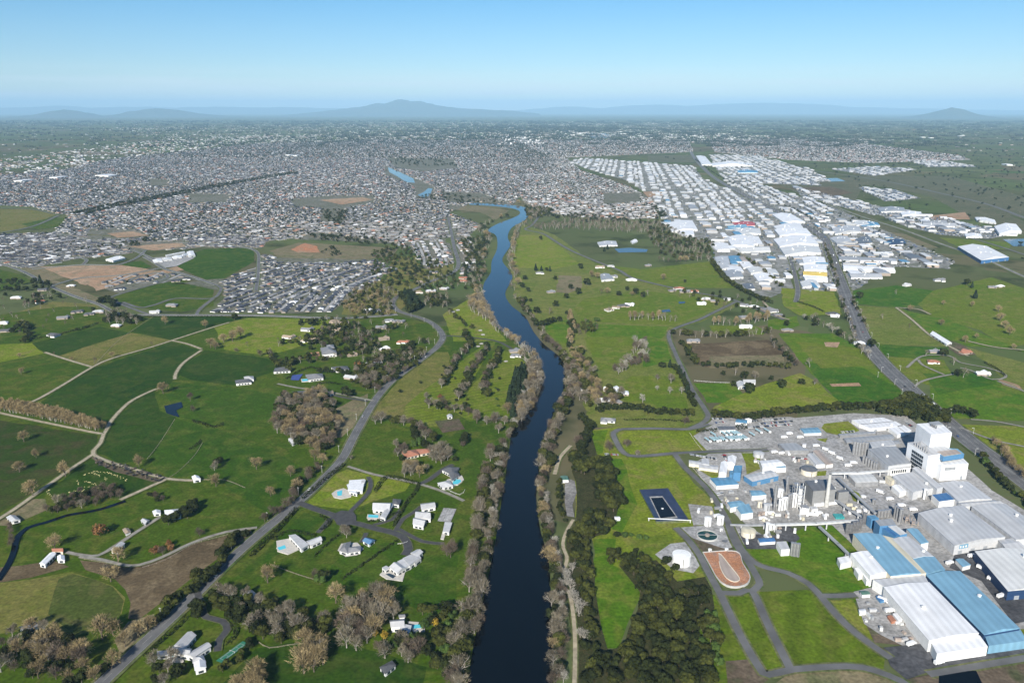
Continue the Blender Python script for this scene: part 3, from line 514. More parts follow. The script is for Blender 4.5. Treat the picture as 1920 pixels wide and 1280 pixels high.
# ------------------------------------------------------------------ trees
def foliage(name, c, c2, scale=.35, rnd=.25):
    m = mat(name, c, .9, .15, scale, c2=c2, rnd=rnd, spec=.15)
    return m
M['bark'] = mat('bark', (.13, .105, .08), .95, .2, 1)
M['palebark'] = mat('pale_bark', (.34, .31, .27), .95, .2, 1)
M['tw_tan'] = foliage('twigs_tan', (.32, .25, .13), (.18, .138, .07))
M['tw_grey'] = foliage('twigs_grey', (.22, .19, .135), (.105, .09, .062))
M['tw_brown'] = foliage('twigs_brown', (.145, .112, .082), (.07, .053, .038))
M['tw_pale'] = foliage('twigs_pale', (.36, .34, .29), (.24, .22, .18))
M['lf_dark'] = foliage('leaves_dark', (.027, .034, .008), (.007, .011, .003))
M['lf_olive'] = foliage('leaves_olive', (.058, .064, .012), (.018, .022, .005))
M['lf_green'] = foliage('leaves_green', (.065, .105, .022), (.025, .048, .010))
M['lf_conif'] = foliage('leaves_conifer', (.022, .036, .016), (.009, .016, .008))
M['lf_rust'] = foliage('leaves_rust', (.22, .11, .04), (.12, .06, .03))
M['lf_gold'] = foliage('leaves_gold', (.42, .28, .03), (.22, .15, .02))
def bare(seed, h=14, r=6.5, pale=False, n=900, up=0.0, low=False):
    rd = random.Random(seed); t = MB(); c = MB(); ht = h * .22
    t.tube((0, 0, -.3), (0, 0, ht), h * .032, h * .024, 5)
    lobes = [(rd.uniform(-.5, .5) * r, rd.uniform(-.5, .5) * r, h * rd.uniform(.38, .74), rd.uniform(.38, .62)) for _ in range(8 if not low else 3)]
    def env(a, el):  # point on the lumpy crown surface
        lb = rd.choice(lobes); R = r * lb[3]
        return Vector((lb[0] + R * math.cos(a) * math.cos(el), lb[1] + R * math.sin(a) * math.cos(el), lb[2] + R * (.95 + up) * math.sin(el)))
    base = Vector((0, 0, ht))
    for i in range(7 if not low else 4):
        a = i * 2.4 + rd.random(); e = env(a, rd.uniform(.0, 1.2)); e.z = max(e.z, ht + 1.5)
        mid = base.lerp(e, .5) + Vector((0, 0, h * .05))
        t.tube(base, mid, h * .02, h * .014, 4); t.tube(mid, e, h * .014, h * .005, 3)
        if not low:
            for k in range(4):
                e2 = mid.lerp(e, rd.uniform(.1, .9)) + Vector((rd.uniform(-1, 1), rd.uniform(-1, 1), rd.uniform(0, 1.2))) * r * .35
                t.tube(mid.lerp(e, rd.uniform(0, .7)), e2, h * .009, h * .003, 3)
    cen_ = Vector((0, 0, h * .45)); sz = (1.0 if not low else 2.0)
    for i in range(n):
        a = rd.uniform(0, 6.283); el = rd.uniform(-.75, 1.5); p = env(a, el)
        if p.z < ht * 1.15: p.z = ht * 1.15 + rd.random() * 2
        q = cen_.lerp(p, rd.uniform(.68, 1.0)); d = (p - cen_).normalized()
        d = (d + Vector((rd.gauss(0, .45), rd.gauss(0, .45), rd.gauss(.25, .35)))).normalized(); ln = rd.uniform(.9, 2.2) * h / 14 * (1 if not low else 1.3)
        s = d.cross(Vector((rd.gauss(0, 1), rd.gauss(0, 1), rd.gauss(0, 1)))).normalized() * rd.uniform(.08, .18) * sz * h / 14
        c.face([q - s, q + s, q + d * ln], 0)
        if not low: c.face([q + d * ln * .3 - s * .6, q + d * ln * .3 + s * .6, q + d * ln * .7 + s * 4 * rd.uniform(-1, 1)], 0)
    return t, c
def leafy(seed, h=11, r=5, n=900, kind='dome', size=.62, low=False):
    rd = random.Random(seed); t = MB(); c = MB()
    t.tube((0, 0, -.3), (0, 0, h * .45), h * .03, h * .018, 5)
    for i in range(4): a = i * 1.7; t.tube((0, 0, h * .25), (math.cos(a) * r * .5, math.sin(a) * r * .5, h * .62), h * .014, h * .006, 3)
    if kind == 'cone': lobes = [(0, 0, h * (.18 + .74 * k / 9), r * (1 - k / 10) * rd.uniform(.85, 1.1), .8) for k in range(10)]
    elif kind == 'column': lobes = [(rd.uniform(-.2, .2) * r, rd.uniform(-.2, .2) * r, h * (.15 + .75 * k / 7), r * rd.uniform(.7, 1) * (1 - abs(k / 7 - .4) * .6), 1.2) for k in range(8)]
    else: lobes = [(rd.uniform(-.55, .55) * r, rd.uniform(-.55, .55) * r, h * rd.uniform(.38, .75), r * rd.uniform(.38, .62), .85) for _ in range(9)]
    for i in range(n):
        lx, ly, lz, lr, sq = rd.choice(lobes); a = rd.uniform(0, 6.283); sn = rd.uniform(-.55, 1) ; el = math.asin(sn)
        d = Vector((math.cos(a) * math.cos(el), math.sin(a) * math.cos(el), sn)); q = Vector((lx, ly, lz)) + Vector((d.x * lr, d.y * lr, d.z * lr * sq)) * rd.uniform(.7, 1.08)
        q.z = max(q.z, .5)
        nrm = (d + Vector((rd.gauss(0, .25), rd.gauss(0, .25), rd.gauss(0, .25)))).normalized(); u = nrm.orthogonal().normalized(); w_ = nrm.cross(u); ang = rd.uniform(0, 6.28)
        u, w_ = u * math.cos(ang) + w_ * math.sin(ang), w_ * math.cos(ang) - u * math.sin(ang)
        s = size * rd.uniform(.55, 1.2) * h / 11
        c.face([q - u * s - w_ * s * .6, q + u * s * .8 - w_ * s * .7, q + u * s + w_ * s * .6, q - u * s * .7 + w_ * s * .8], 0)
    return t, c
LIB = {}
def proto(key, builder, bark, leaf, cn='crown'):
    t, c = builder; LIB[key] = (t.mesh('trunk', [bark]), c.mesh(cn, [leaf]))
for k in range(4):
    proto(('tan', k), bare(10 + k, 15, 6.6), 'bark', 'tw_tan'); proto(('grey', k), bare(20 + k, 14, 6), 'palebark', 'tw_grey'); proto(('brown', k), bare(30 + k, 12, 5.6), 'bark', 'tw_brown')
    proto(('dark', k), leafy(40 + k, 11, 5.4), 'bark', 'lf_dark'); proto(('olive', k), leafy(50 + k, 12, 5.6), 'bark', 'lf_olive'); proto(('green', k), leafy(60 + k, 9, 4.6), 'bark', 'lf_green')
    proto(('conifer', k), leafy(70 + k, 18, 4.6, 560, 'cone', .8), 'bark', 'lf_conif'); proto(('pale', k), bare(80 + k, 12, 5, n=300), 'palebark', 'tw_pale')
    proto(('poplar', k), bare(90 + k, 17, 3.6, up=.8), 'palebark', 'tw_tan')
for k in range(2):
    proto(('rust', k), leafy(100 + k, 9, 4.6, 420), 'bark', 'lf_rust'); proto(('gold', k), leafy(110 + k, 5, 2.4, 300), 'bark', 'lf_gold')
NV = {'rust': 2, 'gold': 2}
HT = {'tan': 15, 'grey': 14, 'brown': 12, 'dark': 11, 'olive': 12, 'green': 9, 'conifer': 18, 'pale': 12, 'poplar': 17, 'rust': 9, 'gold': 5}
KIND = {'tan': ('bare_tree', 'tan leafless tree'), 'grey': ('riverbank_tree', 'grey-brown leafless tree'), 'brown': ('winter_tree', 'dark brown leafless tree'), 'dark': ('evergreen_tree', 'dark evergreen tree'), 'olive': ('broadleaf_tree', 'olive-green tree'),
        'green': ('bushy_tree', 'bright green bushy tree'), 'conifer': ('conifer', 'dark pointed conifer'), 'pale': ('pale_tree', 'pale whitish leafless tree'), 'poplar': ('poplar', 'tall slim leafless poplar'), 'rust': ('rust_tree', 'rust-coloured round tree'), 'gold': ('gold_shrub', 'yellow-flowering shrub')}
TREES = []   # (kind, x, y, height, group)
def tree_px(kind, px, py, h=None, grp=None):
    x, y = G(px, py); TREES.append((kind, x, y, (h or HT[kind] * random.uniform(.85, 1.15)) * (1.4 if (h or 12) < 14 else 1.12), grp))
def trees_line(kinds, pts, gap, wid=0, h=(.8, 1.15), grp=None):
    gap *= 1.12; h = (h[0] * 1.22, h[1] * 1.22); ln = spline(GP(pts), 4.0); acc = random.random() * gap
    for i in range(len(ln) - 1):
        acc += math.dist(ln[i], ln[i + 1])
        while acc > gap:
            if grp and 'riverbank' in grp and random.random() < .2: acc -= gap * 1.2; continue
            acc -= gap * random.uniform(.8, 1.2); k = random.choice(kinds)
            a = math.atan2(ln[i + 1][1] - ln[i][1], ln[i + 1][0] - ln[i][0]) + math.pi / 2; o = random.uniform(-wid, wid)
            TREES.append((k, ln[i][0] + math.cos(a) * o, ln[i][1] + math.sin(a) * o, HT[k] * random.uniform(*h), grp))
def trees_area(kinds, poly, gap, h=(.75, 1.15), grp=None, keep=1.0, avoid=None):
    gap *= 1.12; h = (h[0] * 1.22, h[1] * 1.22); w_ = GP(poly); xs = [a[0] for a in w_]; ys_ = [a[1] for a in w_]; y = min(ys_); row = 0
    while y < max(ys_):
        x = min(xs) + (row % 2) * gap / 2
        while x < max(xs):
            a, b = x + random.uniform(-.35, .35) * gap, y + random.uniform(-.35, .35) * gap
            px, py = P(a, b)
            if inside(px, py, poly) and random.random() < keep:
                k = random.choice(kinds); TREES.append((k, a, b, HT[k] * random.uniform(*h), grp))
            x += gap
        y += gap * .87; row += 1
g = 'grey', 'grey', 'grey', 'brown', 'pale', 'tan'
# riverbanks, near to far
trees_line(['grey', 'brown', 'pale', 'dark', 'grey', 'olive'], [(866, 1300), (872, 1240), (885, 1180), (895, 1110), (912, 1030), (922, 960), (930, 890), (938, 845)], 6.4, 3, (.55, 1.1), grp='leafless trees lining the left riverbank')
trees_line(['grey', 'grey', 'brown', 'pale', 'olive'], [(890, 1210), (898, 1150), (905, 1080), (920, 1010), (930, 940), (940, 880), (948, 830), (965, 798)], 6.2, 3, (.55, 1.05), grp='leafless trees lining the left riverbank')
trees_line(['brown', 'grey', 'olive'], [(850, 1290), (858, 1220), (880, 1140), (885, 1060), (895, 990), (910, 900), (920, 850)], 7.5, 2, grp='leafless trees lining the left riverbank')
trees_line(g, [(975, 790), (992, 765), (1006, 735), (1012, 705), (1002, 682), (980, 655), (955, 635), (930, 618), (912, 590)], 7, 4, grp='leafless trees lining the left riverbank')
trees_line(g, [(968, 775), (984, 745), (996, 715), (994, 690), (975, 665)], 8, 4, grp='leafless trees lining the left riverbank')
trees_area(['grey', 'grey', 'tan'], [(878, 562), (905, 556), (918, 585), (925, 605), (905, 600), (882, 582)], 9, grp='leafless trees lining the left riverbank')
trees_area(['conifer'], [(962, 790), (952, 760), (965, 705), (985, 690), (986, 720), (975, 760)], 7.5, (.6, .9), grp='dark conifers in a dense clump by the river')
trees_line(g + ('olive', 'dark'), [(900, 560), (895, 530), (905, 500), (905, 470), (915, 445), (900, 430), (925, 415), (950, 405)], 13, 12, grp='leafless trees lining the left riverbank')
trees_line(['brown', 'olive', 'grey', 'tan', 'dark'], [(1046, 1300), (1044, 1230), (1040, 1160), (1040, 1105), (1036, 1060), (1024, 1010), (1016, 970), (1014, 925), (1018, 890)], 6.5, 3, (.6, .9), grp='leafless trees lining the right riverbank')
trees_line(['brown', 'grey', 'pale'], [(1056, 1290), (1054, 1230), (1050, 1170), (1052, 1130), (1046, 1080), (1040, 1040), (1030, 1000), (1024, 960), (1022, 925)], 7.5, 2, (.6, .9), grp='leafless trees lining the right riverbank')
trees_line(['pale'], [(1070, 1070), (1066, 1095), (1080, 1130), (1086, 1160)], 6, 3, (.6, .9)); trees_line(['pale'], [(1090, 1190), (1094, 1215)], 6, 3, (.6, .9))
trees_line(['grey', 'grey', 'brown', 'dark', 'olive'], [(1020, 900), (1018, 860), (1024, 828), (1036, 800), (1050, 765), (1062, 735), (1066, 700), (1062, 680), (1048, 658), (1025, 640), (1005, 610), (985, 582), (968, 560)], 6.6, 4, (.5, 1.1), grp='leafless trees lining the right riverbank')
trees_line(['grey', 'brown', 'dark', 'olive'], [(1032, 880), (1032, 845), (1040, 810), (1054, 780), (1070, 745), (1076, 700), (1070, 675)], 7, 3, grp='leafless trees lining the right riverbank')
trees_line(g, [(962, 545), (968, 520), (954, 495), (962, 470), (966, 445), (975, 425), (1000, 410), (1010, 398)], 14, 8, grp='leafless trees lining the right riverbank')
trees_line(g, [(880, 376), (930, 380), (985, 384), (1010, 392)], 16, 8)
trees_area(['dark', 'olive', 'grey'], [(985, 388), (1040, 395), (1010, 412), (990, 408)], 16)
# wood at the bottom right
FG = 'evergreen trees of the wood by the factory'
trees_area(['dark', 'dark', 'olive'], [(1158, 1240), (1178, 1212), (1196, 1155), (1206, 1118), (1228, 1100), (1262, 1112), (1262, 1140), (1298, 1092), (1332, 1125), (1335, 1135), (1300, 1165), (1310, 1210), (1345, 1290), (1085, 1290), (1100, 1250), (1138, 1240)], 8.8, (.6, 1.0), FG)
trees_area(['dark', 'olive', 'dark'], [(1140, 1040), (1190, 1034), (1262, 1085), (1258, 1125), (1215, 1150), (1200, 1110), (1180, 1075), (1140, 1062)], 7.8, (.5, .75), FG)
trees_area(['olive', 'dark', 'olive'], [(1068, 1000), (1090, 985), (1104, 1010), (1104, 1060), (1108, 1120), (1118, 1180), (1124, 1225), (1094, 1225), (1088, 1140), (1082, 1070), (1074, 1040)], 7.2, (.48, .75), 'trees beside the river path')
trees_area(['green', 'olive'], [(1305, 1165), (1332, 1160), (1345, 1220), (1352, 1290), (1325, 1290)], 7.5, (.8, 1.1), FG)
trees_area(['dark', 'olive', 'dark'], [(1112, 875), (1142, 862), (1150, 900), (1165, 945), (1150, 965), (1128, 952), (1118, 915)], 8, (.9, 1.2), 'trees in the belt beside the sports field')
trees_area(['dark', 'olive'], [(1068, 855), (1090, 845), (1098, 870), (1130, 860), (1118, 885), (1085, 900), (1070, 880)], 8, (.8, 1.1), 'trees in the belt beside the sports field')
trees_line(['dark'], [(1088, 845), (1098, 820), (1105, 800), (1088, 790)], 7, 3); trees_area(['olive', 'dark'], [(1100, 965), (1135, 960), (1140, 1005), (1112, 1020), (1075, 1000)], 8.5, (.7, 1))
trees_line(['dark', 'green'], [(1150, 1008), (1165, 1005), (1200, 1012), (1215, 1008)], 7, 2, (.5, .7)); trees_line(['dark', 'dark'], [(1244, 1060), (1256, 1068), (1272, 1072)], 7, 2, (.6, .8)); trees_line(['olive', 'dark'], [(1048, 900), (1046, 930), (1052, 960), (1060, 985)], 6, 2, (.4, .6))
# shelter belts
trees_line(['dark', 'dark', 'olive'], [(1120, 772), (1160, 770), (1200, 772), (1240, 778), (1280, 778), (1312, 782)], 7, 5, (.7, 1), 'belt of dark trees behind the sports field')
trees_line(['olive', 'dark', 'dark'], [(1335, 782), (1400, 788), (1460, 780), (1530, 772), (1600, 768), (1660, 766), (1690, 758)], 6, 3, (.75, 1), 'shelter belt between field and car park')
trees_area(['dark', 'olive'], [(1640, 768), (1690, 752), (1710, 745), (1745, 760), (1780, 790), (1770, 800), (1700, 785), (1650, 778)], 9, (.8, 1.1), 'trees clustered by the highway bend')
trees_line(['dark'], [(1775, 778), (1800, 775), (1825, 785), (1838, 790)], 7, 4, (.8, 1)); trees_line(['conifer', 'dark'], [(1240, 690), (1262, 690), (1275, 705), (1290, 735), (1305, 768)], 6, 3, (.55, .75), 'clipped tall hedge trees beside the lane')
trees_line(['brown', 'tan'], [(1855, 830), (1880, 850), (1900, 880), (1930, 905)], 8, 4, (.6, .9)); trees_line(['dark', 'green', 'olive'], [(1840, 855), (1860, 880), (1890, 915), (1930, 955)], 8, 4, (.5, .8))
trees_line(['olive', 'dark', 'grey'], [(1255, 628), (1300, 632), (1360, 632), (1420, 628), (1450, 622)], 9, 5, (.7, 1)); trees_line(['olive', 'dark'], [(1280, 645), (1290, 665), (1310, 685), (1360, 690), (1420, 688), (1480, 692)], 9, 5, (.6, .9))
trees_line(['grey', 'dark', 'brown'], [(1445, 636), (1460, 655), (1480, 672), (1495, 690)], 9, 6, (.7, 1)); trees_line(['grey', 'dark', 'pale'], [(1500, 598), (1530, 605), (1560, 622), (1590, 640), (1610, 655), (1628, 672)], 10, 6, (.7, 1))
trees_line(['grey', 'poplar'], [(1175, 600), (1200, 598), (1230, 600), (1275, 604)], 8, 6, (.8, 1.1), 'tall leafless trees in a row across the paddock'); trees_line(['poplar', 'grey'], [(1338, 608), (1370, 610), (1410, 606), (1440, 600)], 8, 6, (.8, 1.1), 'tall leafless trees in a row across the paddock')
trees_area(['pale', 'grey', 'brown'], [(1190, 640), (1212, 640), (1215, 680), (1190, 690), (1160, 705), (1150, 695), (1185, 670)], 11, (.7, 1), 'leafless thicket between two paddocks')
trees_area(['grey', 'brown', 'olive', 'tan'], [(1068, 660), (1095, 662), (1110, 690), (1120, 730), (1160, 740), (1180, 750), (1140, 768), (1100, 765), (1075, 740), (1072, 700)], 12, (.7, 1), 'mixed trees behind the right riverbank')
trees_line(['poplar', 'dark'], [(1066, 590), (1072, 620), (1068, 655)], 9, 6, (.7, 1)); trees_area(['brown', 'olive', 'green'], [(1080, 610), (1120, 600), (1130, 620), (1080, 632)], 12, (.6, .9))
trees_line(['dark'], [(1014, 614), (1030, 608), (1052, 602)], 9, 2, (.8, 1)); trees_line(['dark', 'conifer'], [(997, 508), (1015, 508), (1042, 510)], 12, 2, (.6, .9))
trees_area(['dark', 'brown', 'grey', 'grey', 'olive'], [(1215, 415), (1235, 418), (1270, 435), (1300, 450), (1340, 455), (1330, 490), (1290, 490), (1240, 478), (1215, 450)], 20, (.8, 1.1), 'wooded gully in front of the industrial area')
trees_area(['brown', 'grey'], [(980, 425), (1090, 412), (1160, 418), (1215, 420), (1215, 440), (1100, 432), (1000, 432)], 20, (.8, 1.1)); trees_line(['dark', 'olive'], [(1332, 492), (1355, 520), (1380, 540), (1420, 560), (1440, 568)], 12, 3, (.7, 1)); trees_line(['brown', 'tan', 'grey'], [(1232, 488), (1260, 492), (1290, 490)], 14, 6)
trees_line(['olive', 'grey'], [(1385, 480), (1420, 500), (1440, 520), (1465, 540)], 14, 3, (.6, .9))
# golf course and left side
for pts in ([(872, 628), (880, 650), (862, 672), (850, 690), (835, 712), (830, 728)], [(915, 648), (905, 668), (890, 690), (878, 705), (870, 730), (858, 748)], [(935, 660), (930, 680), (915, 705), (908, 730), (915, 745)]): trees_line(['dark', 'grey', 'dark', 'brown', 'olive'], pts, 9, 4, (.7, 1), 'trees between the golf fairways')
trees_line(['dark', 'grey', 'olive'], [(835, 580), (850, 592), (872, 608), (885, 618)], 16, 5, (.5, .7)); trees_line(['conifer', 'dark'], [(757, 560), (768, 568), (776, 582)], 6, 8, (1.0, 1.3), 'dark conifers in the bend of the road'); trees_area(['dark'], [(750, 555), (775, 553), (790, 580), (765, 588)], 11, (1., 1.3), 'dark conifers in the bend of the road')
trees_area(['brown', 'olive', 'grey', 'dark', 'tan'], [(655, 545), (700, 530), (745, 545), (738, 580), (730, 595), (660, 592), (640, 580)], 13, (.5, .8), 'scrubby trees in the gully below the suburb')
trees_area(['olive', 'dark', 'brown', 'green'], [(700, 470), (760, 460), (800, 480), (850, 500), (800, 520), (770, 540), (720, 535), (690, 510)], 20, (.6, .9), 'scrubby trees in the gully below the suburb'); trees_area(['grey', 'olive', 'dark'], [(865, 450), (905, 445), (920, 470), (900, 500), (905, 540), (870, 545), (868, 500)], 20, (.7, 1.0)); trees_area(['dark', 'grey', 'olive'], [(790, 555), (835, 555), (850, 575), (800, 580)], 12, (.6, .9))
trees_area(['dark', 'brown', 'grey', 'olive', 'dark'], [(600, 620), (640, 605), (670, 612), (700, 630), (720, 660), (700, 670), (650, 650), (600, 655), (560, 650)], 14, (.6, .9), 'garden trees among the lifestyle houses'); trees_area(['grey', 'brown', 'dark', 'olive'], [(700, 668), (790, 660), (800, 672), (755, 705), (735, 725), (680, 735), (670, 710), (660, 690)], 11, (.6, .9), 'garden trees among the lifestyle houses')
trees_area(['grey', 'brown', 'dark', 'tan'], [(530, 745), (600, 740), (625, 755), (640, 800), (615, 850), (580, 850), (530, 820), (510, 800), (520, 770)], 9.5, (.7, 1.05), 'leafless garden trees around the hidden farmhouse')
trees_line(['dark', 'olive'], [(520, 680), (560, 675), (600, 665), (640, 660), (690, 655)], 10, 3, (.5, .8)); trees_line(['dark', 'brown'], [(520, 640), (560, 640), (590, 630), (610, 615)], 12, 4, (.5, .8)); trees_area(['dark'], [(755, 652), (775, 648), (775, 660), (755, 665)], 8, (.6, .8)); trees_line(['dark', 'grey'], [(770, 650), (785, 645), (808, 645)], 9, 2, (.7, .9))
trees_line(['grey', 'brown', 'olive', 'grey'], [(700, 795), (740, 795), (780, 800), (800, 815), (805, 830)], 8, 5, (.7, 1)); trees_line(['grey', 'dark', 'brown'], [(800, 765), (830, 770), (880, 775), (905, 795), (930, 790), (950, 800)], 9, 5, (.6, 1)); trees_line(['dark'], [(775, 808), (782, 825), (800, 840), (815, 845)], 5, 2, (.6, .8))
trees_area(['grey', 'brown', 'grey'], [(742, 840), (758, 832), (764, 858), (745, 862)], 8, (.6, .8)); trees_area(['grey', 'grey', 'brown'], [(808, 850), (835, 845), (848, 862), (820, 876), (806, 868)], 7.5, (.7, .9)); trees_area(['tan', 'grey'], [(752, 880), (785, 876), (788, 895), (758, 898)], 7.5, (.7, .9)); trees_line(['dark', 'green'], [(848, 862), (858, 868)], 5, 1, (.5, .6))
trees_line(['dark', 'olive', 'brown'], [(600, 875), (575, 900), (558, 920), (548, 940), (520, 962), (495, 978), (490, 985)], 6.5, 3, (.55, .85), 'roadside trees left of the river road'); trees_line(['dark', 'dark', 'olive'], [(460, 1005), (440, 1015), (420, 1040), (400, 1075), (380, 1100), (345, 1120), (320, 1140), (298, 1165), (285, 1172)], 6, 4, (.6, .9), 'roadside trees left of the river road'); trees_line(['dark', 'olive'], [(395, 1082), (372, 1092), (350, 1108)], 6, 4, (.7, .9), 'roadside trees left of the river road')
trees_line(['dark', 'dark'], [(365, 1135), (372, 1150), (360, 1165)], 5, 3, (.6, .9)); trees_area(['dark', 'olive', 'grey', 'grey', 'dark'], [(395, 1110), (440, 1110), (500, 1130), (560, 1150), (610, 1165), (620, 1190), (600, 1205), (540, 1210), (480, 1195), (430, 1170), (400, 1140)], 9, (.65, .95), 'dense garden trees behind the lower lawn')
trees_area(['grey', 'tan', 'grey', 'brown'], [(640, 1140), (690, 1120), (745, 1115), (748, 1150), (735, 1170), (700, 1210), (660, 1230), (635, 1190)], 8.5, (.8, 1.15), 'leafless trees round the secluded white house'); trees_area(['olive', 'green', 'dark'], [(770, 1140), (850, 1150), (870, 1200), (870, 1290), (830, 1290), (800, 1230), (735, 1210), (800, 1190)], 9, (.65, .95), 'garden evergreens by the river bend'); trees_area(['brown', 'grey', 'green'], [(700, 1200), (790, 1215), (770, 1245), (715, 1235)], 8.5, (.6, .9))
trees_area(['tan', 'tan', 'grey'], [(550, 1215), (610, 1205), (615, 1250), (560, 1275)], 8.5, (.9, 1.1)); trees_area(['tan'], [(460, 1262), (500, 1255), (510, 1300), (450, 1300)], 9, (.8, 1)); trees_area(['brown', 'dark', 'tan', 'grey', 'dark'], [(0, 1200), (60, 1180), (110, 1180), (150, 1230), (215, 1250), (190, 1290), (60, 1290), (0, 1260)], 9.5, (.6, .95), 'mixed garden trees at the lower left')
trees_area(['dark', 'grey'], [(285, 1245), (320, 1240), (350, 1260), (330, 1290), (290, 1290)], 8, (.6, .8)); trees_line(['dark', 'olive'], [(470, 1205), (450, 1240), (420, 1260), (400, 1280)], 7, 2, (.4, .6)); trees_line(['poplar', 'poplar', 'tan'], [(-10, 762), (30, 768), (70, 775), (110, 785), (150, 796), (192, 806)], 3.6, 3, (.75, .95), 'closely planted leafless poplars in the shelter belt'); trees_line(['poplar', 'tan'], [(-10, 768), (50, 778), (110, 791), (188, 808)], 3.6, 1.5, (.75, .95), 'closely planted leafless poplars in the shelter belt')
trees_area(['brown', 'grey', 'brown', 'dark'], [(100, 945), (150, 925), (200, 915), (232, 918), (225, 935), (170, 950), (130, 958), (95, 968), (70, 978)], 7.5, (.5, .75), 'dark thicket along the stream'); trees_line(['brown'], [(22, 990), (20, 1010), (25, 1025)], 7, 2, (.4, .6))
trees_line(['dark', 'dark'], [(318, 985), (340, 975), (360, 960), (372, 952)], 6, 4, (.8, 1.05)); trees_area(['dark', 'brown', 'rust'], [(280, 1040), (300, 1025), (330, 1020), (325, 1035), (300, 1048)], 7, (.6, .85)); trees_line(['brown', 'dark'], [(280, 930), (305, 940), (318, 945)], 6, 3, (.5, .6)); trees_line(['dark', 'brown'], [(375, 1005), (392, 998)], 7, 2, (.5, .7))
trees_line(['dark', 'conifer'], [(0, 530), (40, 535), (70, 530), (95, 538)], 16, 12, (.8, 1.2), 'dark trees of the block left of the subdivision'); trees_line(['dark'], [(0, 545), (50, 545), (95, 540)], 14, 8, (.8, 1.2), 'dark trees of the block left of the subdivision'); trees_area(['dark', 'grey'], [(190, 595), (220, 585), (265, 600), (262, 608), (230, 612), (195, 608)], 12, (.7, 1)); trees_area(['grey', 'dark', 'brown'], [(55, 560), (95, 548), (120, 558), (75, 572), (30, 582)], 16, (.6, .9)); trees_line(['dark', 'olive'], [(25, 625), (45, 610), (55, 632), (40, 645)], 12, 4, (.7, .9)); trees_line(['dark', 'dark'], [(185, 570), (200, 565), (215, 578)], 9, 3, (.9, 1.2)); trees_line(['dark', 'green'], [(130, 622), (155, 618), (180, 608)], 8, 2, (.4, .5))
